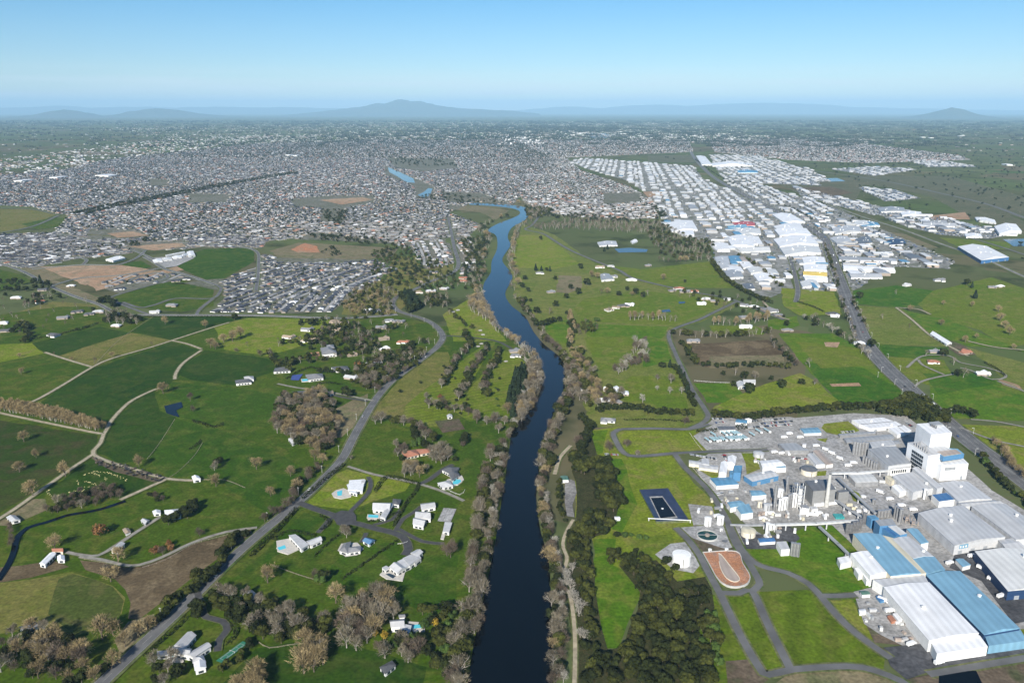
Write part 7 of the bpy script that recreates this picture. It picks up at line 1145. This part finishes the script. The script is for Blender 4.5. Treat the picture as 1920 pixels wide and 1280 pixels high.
def court(label, quad, c):
    w_ = GP(quad); o = empty('tennis_court', *cen(w_)); cc = cen(w_); k = lambda s, t: (w_[0][0] + (w_[1][0] - w_[0][0]) * s + (w_[3][0] - w_[0][0]) * t, w_[0][1] + (w_[1][1] - w_[0][1]) * s + (w_[3][1] - w_[0][1]) * t)
    b = MB(); b.face([(*p, 1.0) for p in ([k(0, 0), k(1, 0), k(1, 1), k(0, 1)] if area([k(0, 0), k(1, 0), k(1, 1)]) > 0 else [k(0, 0), k(0, 1), k(1, 1), k(1, 0)])]); part('surface', b, c, o, (*cc, 0)); b = MB()
    for s0, t0, s1, t1 in ((.12, .12, .88, .12), (.12, .88, .88, .88), (.12, .12, .12, .88), (.88, .12, .88, .88), (.12, .22, .88, .22), (.12, .78, .88, .78), (.3, .22, .3, .78), (.7, .22, .7, .78)):
        ribbon(b, [k(s0, t0), k(s1, t1)], .18, 1.04)
    part('line', b, 'paint', o, (*cc, 0)); b = MB(); p, q = k(.5, .1), k(.5, .9); b.tube((*p, 1.7), (*q, 1.7), .08); b.box(*p, 0, 1.8, .2, .2); b.box(*q, 0, 1.8, .2, .2); part('net', b, 'w_white', o, (*cc, 0)); tag(o, label, 'tennis court')
court('green tennis court beside the bottom left mansion', [(405, 1240), (418, 1228), (462, 1205), (452, 1220)][0:1] + [(455, 1203), (465, 1209), (416, 1244)], 'court_g'); court('pale grey tennis court next to the stepped-roof villa', [(832, 953), (856, 955), (846, 980), (820, 978)], 'conc'); villa('glass-roofed pavilion below the grey tennis court', [([(834, 978), (848, 979), (842, 998), (830, 996)], 3.5, 'light', 'f')], cat='pavilion'); patio([(830, 997), (837, 998), (832, 1012), (826, 1011)])
# ------------------------------------------------------------------ cars, trailers, poles, hedges, fences, cows
M['tyre'] = mat('tyre', (.02, .02, .02), .9)
def car_mesh(c, long=False):
    b = MB(); L_ = 4.5 if not long else 8.5; hh = 1.0 if not long else 3.0
    prof = [(-L_ / 2, .35), (L_ / 2, .35), (L_ / 2, .75), (L_ * .28, .95), (L_ * .1, 1.45), (-L_ * .3, 1.48), (-L_ / 2, .95)] if not long else [(-L_ / 2, .5), (L_ / 2, .5), (L_ / 2, 1.6), (L_ * .42, 2.4), (L_ * .28, 2.5), (L_ * .27, 3.1), (-L_ / 2, 3.1)]
    wd = .9 if not long else 1.2
    for s in (1, -1): b.face([(x, s * wd, z) for x, z in (prof[::-1] if s > 0 else prof)], 0)
    for i in range(len(prof)):
        a, c2 = prof[i], prof[(i + 1) % len(prof)]; gl = 1 if (not long and i in (3, 5)) or (long and i == 2) else 0
        b.face([(a[0], -wd, a[1]), (c2[0], -wd, c2[1]), (c2[0], wd, c2[1]), (a[0], wd, a[1])][::-1], gl)
    if not long:
        for s in (1, -1): b.face([(x, s * (wd + .01), z) for x, z in ((L_ * .22, .98), (L_ * .09, 1.4), (-L_ * .28, 1.42), (-L_ * .38, .98))][::-s], 1)
    for x in (-L_ * .3, L_ * .3):
        for s in (-1, 1):
            n = 8
            for i in range(n):
                a0, a1 = 2 * math.pi * i / n, 2 * math.pi * (i + 1) / n; r = .34 if not long else .5
                b.face([(x + math.cos(a0) * r, s * wd * .8, r + math.sin(a0) * r), (x + math.cos(a1) * r, s * wd * .8, r + math.sin(a1) * r), (x + math.cos(a1) * r, s * wd * 1.02, r + math.sin(a1) * r), (x + math.cos(a0) * r, s * wd * 1.02, r + math.sin(a0) * r)], 2)
            b.face([(x + math.cos(2 * math.pi * i / n) * r, s * wd * 1.02, r + math.sin(2 * math.pi * i / n) * r) for i in range(n)], 2)
    return b.mesh('car', ['car_' + c, 'glass', 'tyre'])
CM = {c: car_mesh(c) for c in ('white', 'silver', 'black', 'red', 'blue')}; TM = {c: car_mesh(c, True) for c in ('white', 'blue')}
def car(px, py, rot, c, grp, look=None, z=.95, truck=False):
    x, y = G(px, py); nm = 'truck' if truck else 'parked_car' if 'parked' in grp else 'car'; o = link(nm, (TM if truck else CM)[c], None, (x, y, z), rot); auto(o, look or c + (' box truck' if truck else ' car'), 'truck' if truck else 'car', grp, x, y)
def carrow(p0, p1, n, rot, grp, look='parked ', miss=.1, w=(5, 4, 5, 1, 1)):
    for i in range(n):
        if random.random() < miss: continue
        t = i / max(1, n - 1); c = random.choices(('white', 'silver', 'black', 'red', 'blue'), w)[0]; car(p0[0] + (p1[0] - p0[0]) * t, p0[1] + (p1[1] - p0[1]) * t, rot + random.uniform(-.05, .05), c, grp, look + c + ' car')
up = math.pi / 2 + .1
PK = 'cars parked in the factory car parks'
carrow((1410, 791), (1470, 786), 26, up, PK); carrow((1424, 796), (1484, 791), 26, up, PK); carrow((1400, 803), (1482, 797), 34, up, PK); carrow((1336, 786), (1358, 787), 8, up, PK); carrow((1340, 794), (1362, 792), 10, up, PK); carrow((1135, 853), (1158, 854), 9, up, PK); carrow((1292, 853), (1342, 862), 20, up, PK); carrow((1574, 819), (1640, 814), 24, up, PK); carrow((1590, 831), (1620, 829), 10, up, PK); carrow((1345, 928), (1354, 926), 4, up, PK)
carrow((1357, 852), (1362, 866), 6, .1, PK); carrow((1485, 860), (1510, 862), 9, .1, PK); carrow((1575, 812), (1600, 810), 9, up, PK); carrow((1700, 795), (1712, 802), 6, .5, PK)
def rdcar(line, t, off, c, truck=False):
    ln = [l for l in ROADS if l[0] is line][0][0]; i = int(t * (len(ln) - 2)); a, b = ln[i], ln[i + 1]; ang = math.atan2(b[1] - a[1], b[0] - a[0]); L_ = math.dist(a, b); x, y = a[0] - (b[1] - a[1]) / L_ * off, a[1] + (b[0] - a[0]) / L_ * off
    px, py = P(x, y)
    if -20 < px < 1940 and py < 1290: o = link('truck' if truck else 'car', (TM if truck else CM)[c], None, (x, y, 1.2), ang if off < 0 else ang + math.pi); auto(o, 'moving ' + c + (' truck on the highway' if truck else ' car on the road'), 'truck' if truck else 'car', 'traffic on the roads', x, y)
RR, HW = ROADS[0][0], ROADS[1][0]
for t in (.06, .12, .2, .3, .34, .45, .52, .6, .7, .86): rdcar(RR, t, random.choice((-2.6, 2.6)), random.choice(('white', 'silver', 'black')))
for i in range(34): rdcar(HW, random.uniform(.25, .97), random.choice((-8, -4.5, 4.5, 8)), random.choice(('white', 'silver', 'black', 'blue', 'red')), random.random() < .15 and False)
for i in range(5): rdcar(HW, random.uniform(.4, .95), random.choice((-7, 7)), 'white', True)
for px, py, r in ((1530, 838, .2), (1548, 845, -.9), (1560, 852, -.9), (1575, 862, -.9), (1590, 875, .1), (1600, 870, .1), (1630, 905, -.9), (1650, 925, -.9), (1668, 938, .2), (1690, 950, .1), (1712, 958, .1), (1470, 822, .2), (1480, 815, .2), (1500, 822, .2), (1452, 850, .3), (1466, 852, .3), (1478, 853, 1.5), (1445, 965, .1), (1430, 975, .1), (1520, 967, .3), (1535, 965, .3), (1545, 972, 1.5), (1345, 970, .3), (1310, 960, 1.2), (1400, 1018, 1.4), (1490, 998, 1.2), (1655, 1128, -.8), (1668, 1148, .2), (1708, 1210, .4), (1760, 1245, .3), (1840, 1068, -.9), (1860, 1090, -.9), (1822, 1045, .2), (1876, 1120, .4), (1700, 1032, -.9), (1725, 1050, -.9), (1780, 1058, .4)): car(px, py, r, 'white', 'trucks standing in the factory yards', truck=True)
PALL = {}
for i in range(130):
    zx, zy, w_, hh_ = random.choice(((1640, 1150, 25, 35), (1480, 970, 60, 8), (1430, 970, 30, 8), (1600, 960, 30, 12), (1690, 900, 40, 22), (1350, 950, 20, 14), (1560, 930, 12, 12), (1660, 1005, 8, 12), (1450, 1000, 15, 10), (1700, 1185, 20, 18), (1500, 868, 14, 7), (1440, 945, 20, 12), (1380, 930, 20, 8), (1425, 870, 10, 6)))
    px, py = random.uniform(zx - w_, zx + w_), random.uniform(zy - hh_, zy + hh_); x, y = G(px, py); k = random.choice(('m_white', 'm_off', 'm_grey', 'm_brown', 'steel', 'm_lgrey', 'm_off', 'm_cream')); v = random.randrange(3)
    if (k, v) not in PALL:
        b = MB(); L_, W2, H2 = ((6, 2.4, 2.6), (3, 2.2, 1.6), (2.4, 2.4, 3.4))[v]; b.box(0, 0, .25, H2, L_, W2, bottom=True)
        for q in (-.35, .35): b.box(q * L_, 0, 0, .25, .3, W2)
        b.box(0, 0, H2, H2 + .15, L_ * .9, W2 * .5); PALL[(k, v)] = b.mesh('equipment_unit', [k])
    o = link('equipment_unit', PALL[(k, v)], None, (x, y, .7), random.choice((0, 1.57)) + random.uniform(-.3, .3)); auto(o, {'m_white': 'white', 'm_off': 'off-white', 'm_grey': 'grey', 'm_brown': 'brown', 'steel': 'steel', 'm_lgrey': 'pale grey', 'm_sblue': 'blue', 'm_cream': 'cream'}[k] + (' long', ' low', ' upright')[v] + ' equipment box', 'equipment', 'equipment and stock in the factory yards', x, y)
# milk tanker trailers in ranks
def trailer_parts():
    t = MB(); n = 12
    for i in range(n):
        a0, a1 = 2 * math.pi * i / n, 2 * math.pi * (i + 1) / n; f = lambda a, x: (x, math.cos(a) * 1.15, 2.2 + math.sin(a) * 1.05); t.face([f(a0, -5), f(a1, -5), f(a1, 5), f(a0, 5)])
    t.face([(5, math.cos(2 * math.pi * i / n) * 1.15, 2.2 + math.sin(2 * math.pi * i / n) * 1.05) for i in range(n)]); t.face([(-5, math.cos(2 * math.pi * i / n) * 1.15, 2.2 + math.sin(2 * math.pi * i / n) * 1.05) for i in range(n)][::-1])
    c = MB(); c.box(0, 0, .7, 1.0, 10.4, 1.6, 0, bottom=True); w_ = MB()
    for x in (-4, -2.9, 3.2, 4.3):
        for s in (-1, 1): w_.box(x, s * .95, 0, .95, .95, .35, 0)
    h = MB(); h.box(0, 0, .6, 3.0, 2.2, 2.4, 0, bottom=True)
    return t.mesh('tank_barrel', ['m_teal2']), c.mesh('chassis', ['dsteel']), w_.mesh('wheel_set', ['tyre']), h.mesh('cab', ['car_white'])
M['m_teal2'] = mat('tank_barrel', (.42, .60, .64), .3, .1, .4, metal=.3); TP = trailer_parts(); TR = [(1328, 826), (1337, 825), (1342, 825), (1347, 824), (1354, 824), (1359, 824), (1367, 823), (1372, 823), (1377, 823), (1382, 822), (1388, 822), (1394, 822), (1399, 821), (1339, 815), (1359, 814), (1367, 813), (1376, 813), (1381, 813), (1386, 813), (1412, 815), (1424, 809), (1440, 808)]
for i, (px, py) in enumerate(TR):
    x, y = G(px, py + 5); o = empty('tanker_trailer', x, y + 6, .95, math.pi / 2 + .35); link('tank_barrel', TP[0], o); link('chassis', TP[1], o); link('wheel_set', TP[2], o)
    if i % 3 != 1: link('cab', TP[3], o, (-6.6, 0, 0))
    auto(o, 'silver-blue milk tanker', 'tanker', 'milk tankers parked in ranks on the large yard', x, y)
# power poles and lamp posts
def pole_parts():
    p = MB(); p.cyl(0, 0, 0, 9.5, .22, .15, n=6); a = MB(); a.box(0, 0, 8.6, 8.85, 2.4, .18, 0, bottom=True); l = MB(); l.box(1.1, 0, 9.3, 9.5, 2.4, .2, 0, bottom=True); l.box(2.4, 0, 9.15, 9.35, .9, .4, 0, bottom=True)
    return p.mesh('post', ['concrete']), a.mesh('crossarm', ['concrete']), l.mesh('lamp_arm', ['tankw'])
PP = pole_parts()
def poles(line, off, gap, lamp=False, t0=0, t1=1, grp='concrete power poles along the road'):
    ln = offs(line, off); acc = 0
    for i in range(int(t0 * (len(ln) - 1)), int(t1 * (len(ln) - 1))):
        acc += math.dist(ln[i], ln[i + 1])
        if acc > gap:
            acc = 0; px, py = P(*ln[i])
            if not (-10 < px < 1930 and py < 1290): continue
            ang = math.atan2(ln[i + 1][1] - ln[i][1], ln[i + 1][0] - ln[i][0]) + math.pi / 2; o = empty('street_lamp' if lamp else 'power_pole', *ln[i], 0, ang + (math.pi if off > 0 else 0)); link('post', PP[0], o); link('lamp_arm' if lamp else 'crossarm', PP[2] if lamp else PP[1], o)
            auto(o, 'grey street lamp' if lamp else 'pale concrete power pole', 'lamp' if lamp else 'pole', grp, *ln[i])
poles(RR, 9, 48, t0=.02, t1=.62); poles(HW, 16, 60, True, .35, .98, 'street lamps along the highway'); poles(HW, -16, 60, True, .35, .98, 'street lamps along the highway')
poles(spline(GP([(1672, 690), (1690, 715), (1760, 760), (1860, 850)]), 10), -30, 70, grp='poles in the field by the highway')
# hedges: one leafy band each
def hedge(label, pts, h, w_, m='lf_dark', cat='hedge', den=2.2):
    ln = spline(GP(pts), 3.0); b = MB(); rd = random.Random(len(pts) * 7 + int(pts[0][0])); c0 = ln[0]
    for i in range(len(ln) - 1):
        for _ in range(int(den * math.dist(ln[i], ln[i + 1]) * (h + w_) / 3)):
            t = rd.random(); s = rd.choice((-1, 1)) * rd.uniform(.5, 1) * w_ / 2 if rd.random() < .6 else rd.uniform(-.5, .5) * w_; z = rd.uniform(.1, 1) * h if abs(s) > w_ * .3 else h * rd.uniform(.85, 1.08)
            x = ln[i][0] + (ln[i + 1][0] - ln[i][0]) * t + s * -(ln[i + 1][1] - ln[i][1]) / 3; y = ln[i][1] + (ln[i + 1][1] - ln[i][1]) * t + s * (ln[i + 1][0] - ln[i][0]) / 3
            n = Vector((rd.gauss(0, 1), rd.gauss(0, 1), rd.gauss(.6, 1))).normalized(); u = n.orthogonal().normalized(); v = n.cross(u); k = rd.uniform(.5, 1.05); q = Vector((x, y, z))
            b.face([q - u * k, q - v * k * .8, q + u * k, q + v * k * .8])
    o = link('hedge', b.mesh('hedge', [m], (c0[0], c0[1], 0)), None, (c0[0], c0[1], 0)); tag(o, label, cat)
HD = [('clipped dark hedge right of the road above the junction', [(566, 938), (590, 918), (620, 892), (645, 873)], 2.2, 2), ('clipped dark hedge right of the road below the junction', [(556, 955), (530, 985), (500, 1015), (470, 1045)], 2.2, 2), ('hedge between the curved-terrace villa and its neighbour', [(702, 924), (715, 905), (728, 896), (750, 900), (785, 910)], 2, 2), ('hedge running down between pool villa and court villa', [(786, 908), (778, 925), (762, 945), (745, 975), (738, 990)], 1.8, 1.5), ('long low hedge dividing the lawns below the cul-de-sac', [(748, 1013), (715, 1035), (680, 1060), (640, 1088)], 1.2, 1), ('low hedge from cul-de-sac corner toward the tan tree', [(655, 986), (640, 1000), (615, 1020), (590, 1045)], 1, .8), ('hedge beside the short drive, upper lawn edge', [(600, 968), (618, 980), (600, 996)], 1.4, 1.2), ('small garden hedge below the flat-roofed villa', [(690, 980), (712, 978), (730, 970), (745, 962)], 1.4, 1.4),
      ('dark hedge behind the long courtyard villa', [(512, 1015), (535, 1000), (560, 1000), (590, 1008)], 1.8, 1.6), ('hedge wrapping the bottom left mansion drive', [(432, 1170), (442, 1185), (436, 1200), (425, 1210)], 1.4, 1.2), ('wall-like hedge along the road by the mansion', [(272, 1232), (300, 1205), (330, 1180), (350, 1158)], 1.4, 1), ('long hedge at the right edge of the subdivision below the warehouses', [(1334, 492), (1360, 522), (1382, 540), (1425, 562), (1450, 570)], 4, 4), ('field hedge along the lane above the big field', [(1495, 567), (1520, 575), (1545, 586)], 2, 2), ('clipped hedge between the sports field and the wood', [(1170, 788), (1220, 788), (1270, 790), (1300, 792)], 1.2, 1), ('shrubs along the car park edge', [(1305, 811), (1330, 810), (1345, 808)], 2, 3), ('planted shrubs between car park and lot', [(1380, 806), (1390, 804), (1398, 801)], 3, 4), ('line of bushes along the stream ditch, left farm', [(360, 790), (380, 795), (400, 802), (420, 795)], 1.5, 2), ('scrub strip between two green paddocks', [(355, 843), (365, 838), (378, 826)], 1, 1.2), ('hedge enclosing the upper left farm gardens', [(36, 640), (90, 632), (140, 620), (185, 606)], 1.5, 1.5), ('hedge along the loop road edge of the subdivision', [(215, 592), (290, 594), (400, 594), (480, 595)], 1, 1.2), ('tall hedge left of the farmhouse', [(590, 742), (600, 720), (640, 722)], 1.6, 1.4), ('hedge around the round lawn', [(535, 712), (565, 695), (585, 690), (600, 695)], 1.4, 1.4), ('dark hedge across the lifestyle gardens', [(620, 668), (650, 660), (680, 652)], 3, 3), ('hedge behind the blue pool lawn', [(640, 705), (665, 708), (700, 712)], 3, 3), ('hedge beside the feed barn track', [(1845, 680), (1865, 690), (1885, 706)], 1.5, 1.5)]
for l, p, h, w2 in HD: hedge(l, p, h * 1.7 + .4, w2 * 1.5 + .8)
def fence(label, pts, m='w_white', h=1.2, gap=6):
    ln = spline(GP(pts), gap); o = empty('fence', *ln[0]); r = MB(); p = MB()
    for i in range(len(ln) - 1):
        for z in (h * .45, h * .95): r.tube((ln[i][0], ln[i][1], z), (ln[i + 1][0], ln[i + 1][1], z), .09, n=4)
        p.box(*ln[i], 0, h, .22, .22)
    part('rail', r, m, o, (*ln[0], 0)); part('post', p, m, o, (*ln[0], 0)); tag(o, label, 'fence')
M['wood'] = mat('weathered_wood', (.34, .29, .22), .9, .2, .5)
for l, p, m in [('white rail fence around the black-roofed villa terrace', [(830, 914), (862, 928), (872, 918)], 'w_white'), ('white rail fence along the paddock beside two round trees', [(1302, 714), (1340, 717), (1368, 718)], 'w_white'), ('pale fence on the left of the sports field', [(1293, 812), (1305, 830), (1318, 846)], 'w_cream'), ('white fence along the lawn below the offices', [(1292, 870), (1305, 885), (1322, 905)], 'w_cream'), ('white entrance wall rails beside the cul-de-sac end', [(746, 1020), (757, 1019), (765, 1016)], 'w_white'), ('wooden paddock fence below the curved brown field', [(150, 1047), (200, 1056), (240, 1062), (262, 1061)], 'wood'), ('wooden fence along the upper edge of the brown field', [(268, 1064), (310, 1050), (365, 1020), (430, 1002), (470, 992)], 'wood'), ('wooden rail fence beside the lower lawn', [(486, 1205), (505, 1215), (540, 1210), (580, 1205)], 'wood'), ('wooden fence across the tan-tree lawn', [(510, 1060), (560, 1078), (600, 1090)], 'wood'), ('wooden fence beside the wide green field', [(318, 895), (330, 888), (350, 870), (368, 850), (380, 830)], 'wood'), ('wire fence beside the ditch from the pond', [(328, 786), (300, 830), (275, 862)], 'wood'), ('fence along the track to the white dome', [(376, 900), (420, 900), (460, 915)], 'wood'), ('pale fence between the lush and olive paddocks', [(290, 592), (245, 622), (215, 645), (175, 688)], 'wood'), ('low fence crossing the golf edge to the river', [(905, 788), (930, 785), (950, 782)], 'w_white')]: fence(l, p, m)
# cows on the grazed strip, and the pale rows of cut feed beside them
def cow_mesh(m1):
    b = MB(); b.box(0, 0, .75, 1.4, 1.7, .7, 0, 0, bottom=True); b.box(0, 0, 1.4, 1.48, 1.4, .45); b.box(1.05, 0, 1.05, 1.5, .55, .3, 0, bottom=True); b.box(.8, 0, 1.1, 1.4, .5, .3, 0, bottom=True)
    for x in (-.65, .6):
        for y in (-.22, .22): b.cyl(x, y, 0, .8, .08, .11, n=5)
    b.box(-.9, 0, .7, 1.35, .08, .08); return b.mesh('cow', [m1])
CW = [cow_mesh('car_black'), cow_mesh('bark')]
for i in range(70):
    t = random.random(); px = 175 + 130 * t + random.uniform(-6, 6); py = 862 + 38 * t + random.uniform(-5, 8)
    x, y = G(px, py); o = link('cow', CW[i % 2], None, (x, y, .6), random.uniform(0, 6.28), 1.6); auto(o, ('black' if i % 2 == 0 else 'brown') + ' cow', 'cow', 'cows grazing the trampled strip', x, y)
M['hay'] = mat('cut_feed', (.52, .47, .22), .95, .2, .5)
for j, pts in enumerate([[(160, 890), (172, 887), (190, 893), (200, 900)], [(178, 884), (200, 886), (225, 895), (238, 901)], [(146, 902), (148, 908), (160, 913), (185, 916)], [(162, 903), (180, 909), (198, 912)], [(90, 920), (95, 930), (110, 933)], [(110, 929), (135, 925), (160, 920)], [(120, 926), (140, 921), (158, 919)]]):
    ln = spline(GP(pts), 3.5); b = MB()
    for p in ln:
        for _ in range(3):
            if random.random() < .5: b.cyl(p[0] + random.uniform(-1.5, 1.5), p[1] + random.uniform(-1.5, 1.5), .6, 1.0, random.uniform(.5, .9), .2, n=6)
    o = link('feed_row', b.mesh('feed_row', ['hay'])); tag(o, ('first', 'second', 'third', 'fourth', 'fifth', 'sixth', 'seventh')[j] + ' row of pale cut feed, counting down from the cows', 'feed', kind='stuff')
for j, (px, py) in enumerate(((849, 585), (900, 620), (905, 628), (896, 650), (902, 645), (948, 678), (858, 582))): sheet('sand_bunker', [(px - 4, py), (px, py - 1.6), (px + 4, py - 1), (px + 4, py + 1), (px - 1, py + 1.6)], 'paving', .9)
# ------------------------------------------------------------------ labels that point to one thing
LM = [('the curved-terrace villa', 660, 915), ('the pool villa above the cul-de-sac', 718, 955), ('the stepped-roof villa', 795, 965), ('the black-roofed river villa', 845, 892), ('the courtyard villa', 565, 1015), ('the slate-roofed round-garden house', 655, 1030), ('the sprawling white villa', 755, 1060), ('the secluded white villa', 750, 1175), ('the bottom left mansion', 350, 1220), ('the green tennis court', 435, 1222), ('the terracotta house', 780, 850), ('the grey tennis court', 840, 968), ('the grey pitched cottage', 470, 1118), ('the white farmhouse', 322, 962), ('the white dome shed', 367, 897), ('the long stream barn', 90, 1048), ('the curved brown field', 340, 1060), ('the farm pond', 325, 770), ('the cow strip', 240, 885), ('the stream bend', 35, 1000), ('the far left white shed', 25, 973), ('the poplar belt', 90, 788), ('the farm track junction', 175, 690), ('the lone round tree on the track', 306, 735), ('the four tall poplar clumps', 430, 640), ('the hidden farmhouse', 552, 824), ('the dark red barn', 560, 796), ('the blue court', 555, 708), ('the slate mansion', 615, 658), ('the road S-bend', 830, 630), ('the hairpin by the conifers', 742, 570), ('the golf clubhouse path', 900, 640), ('the lower golf fairway', 860, 720), ('the grass river corner', 1000, 690), ('the left river bend', 968, 640), ('the straight river reach', 940, 860), ('the river cliff lawn', 880, 1000), ('the lawn edge by the river', 870, 1120), ('the lower left riverbank', 885, 1210), ('the bottom frame edge by the river', 850, 1280), ('the bottom left corner', 40, 1250), ('the bottom edge beside the road', 230, 1260), ('the lower middle lawn', 650, 1240), ('the dense lower garden', 500, 1160), ('the tan bare tree lawn', 630, 1120), ('the river footpath start', 1066, 985), ('the footpath bend', 1052, 1085), ('the footpath bottom end', 1078, 1260), ('the narrow grass strip in the wood', 1165, 1150), ('the large white tank', 1277, 1050), ('the orange lagoon', 1362, 1070), ('the round clarifier', 1326, 1005), ('the lined pond', 1243, 950), ('the sports field', 1240, 828), ('the pump shed lawn', 1157, 970), ('the teal riverside hut', 1058, 896), ('the right river bluff', 1020, 870), ('the lane hedge', 1275, 730), ('the wide lawn below the belt', 1120, 925), ('the white-fenced house', 1395, 722), ('the brown ploughed field', 1380, 665), ('the leafless thicket', 1195, 665), ('the upper right riverbank', 1055, 680), ('the big lush highway field', 1600, 720), ('the highway bend trees', 1720, 770), ('the drying tower', 1750, 840), ('the tall chimney', 1551, 930), ('the tanker yard', 1370, 820), ('the gatehouse', 1520, 806), ('the car park row', 1440, 792), ('the flat blue workshop', 1358, 902), ('the process tower', 1498, 930), ('the feed barn', 1765, 634), ('the red-roofed house by the highway', 1750, 678), ('the looped driveway', 1850, 700), ('the paddock tree line at right', 1885, 610), ('the twin dark conifers', 1825, 550), ('the highway bridge curve', 1640, 660), ('the highway edge of the warehouses', 1575, 540), ('the yellow-roofed warehouse', 1528, 512), ('the navy-roofed warehouse', 1680, 453), ('the blue-walled giant store', 1845, 475), ('the red-roofed warehouse', 1395, 420), ('the solar-roofed hangars', 1380, 500), ('the white gully-side factory', 1280, 430), ('the twin blue treatment ponds', 1185, 470), ('the round settling ponds', 1150, 456), ('the upper railway line', 1700, 432), ('the right edge industrial hall', 1885, 430), ('the racecourse', 1260, 298), ('the far white warehouse strip', 1150, 320), ('the mid highway', 1420, 378), ('the upper lane', 1200, 520), ('the cottage row on the lane', 1320, 560), ('the tall paddock tree row', 1220, 600), ('the second tall tree row', 1390, 605), ('the brown square plot', 1068, 530), ('the upper green riverside field', 1020, 470), ('the narrow upper river', 955, 440), ('the dark riverside cypress row', 1030, 612), ('the loop road', 310, 550), ('the bright green hill paddock', 420, 490), ('the orange earthworks', 570, 466), ('the bare earth strip', 160, 510), ('the dark left block of trees', 50, 540), ('the left junction', 215, 590), ('the near subdivision corner', 420, 575), ('the middle of the near subdivision', 540, 535), ('the right end of the near subdivision', 690, 510), ('the upper end of the near subdivision', 560, 492), ('the gully scrub', 700, 550), ('the river road houses', 850, 480), ('the white school roofs', 330, 480), ('the small white office cluster', 215, 485), ('the left edge houses', 30, 490), ('the left suburb curve', 110, 465), ('the upper left suburb', 260, 450), ('the far left lifestyle block', 70, 600), ('the church-like white house', 150, 590), ('the first roadside hedge', 600, 910), ('the main road junction', 565, 940), ('the second roadside hedge', 510, 1000), ('the brown field gate', 470, 995), ('the lower road bend', 385, 1095)]
LMP = np.array([(a, b) for _, a, b in LM], float); ORD = ['', 'second ', 'third ', 'fourth ', 'fifth ', 'sixth ', 'seventh ', 'eighth ', 'ninth ', 'tenth ', 'eleventh ', 'twelfth ', 'thirteenth ', 'fourteenth ', 'fifteenth ', 'sixteenth ', 'seventeenth ', 'eighteenth ', 'nineteenth ', 'twentieth ']
def ordw(i): return ORD[i] if i < len(ORD) else f"{i + 1}{'th' if 10 <= (i + 1) % 100 <= 20 else {1: 'st', 2: 'nd', 3: 'rd'}.get((i + 1) % 10, 'th')} "
gr = {}
for o, look, x, y in AUTO:
    px, py = P(x, y); d = np.hypot((LMP[:, 0] - px), (LMP[:, 1] - py) * 1.6); i = int(np.argmin(d)); dx, dy = px - LMP[i, 0], (py - LMP[i, 1]) * 1.6
    side = ('right of' if dx > 0 else 'left of') if abs(dx) > abs(dy) else ('below' if dy > 0 else 'above')
    gr.setdefault((look, i, side), []).append((float(d[i]), o))
for (look, i, side), l in gr.items():
    l.sort(key=lambda t: t[0])
    for k, (d, o) in enumerate(l):
        q = f"{look} {side} {LM[i][0]}" + (', closest to it' if k == 0 and len(l) > 1 else f", {ordw(k)}closest to it" if k else '')
        if len(q.replace('-', ' ').split()) > 16: q = q.replace(' closest to it', ' closest').replace('leafless ', 'bare ').replace('small bright green bushy', 'small green bushy')
        if len(q.replace('-', ' ').split()) > 16: q = q.replace('small ', '').replace('large ', '')
        o['label'] = q
print('LABELLED', len(AUTO), 'objects', len(bpy.data.objects))
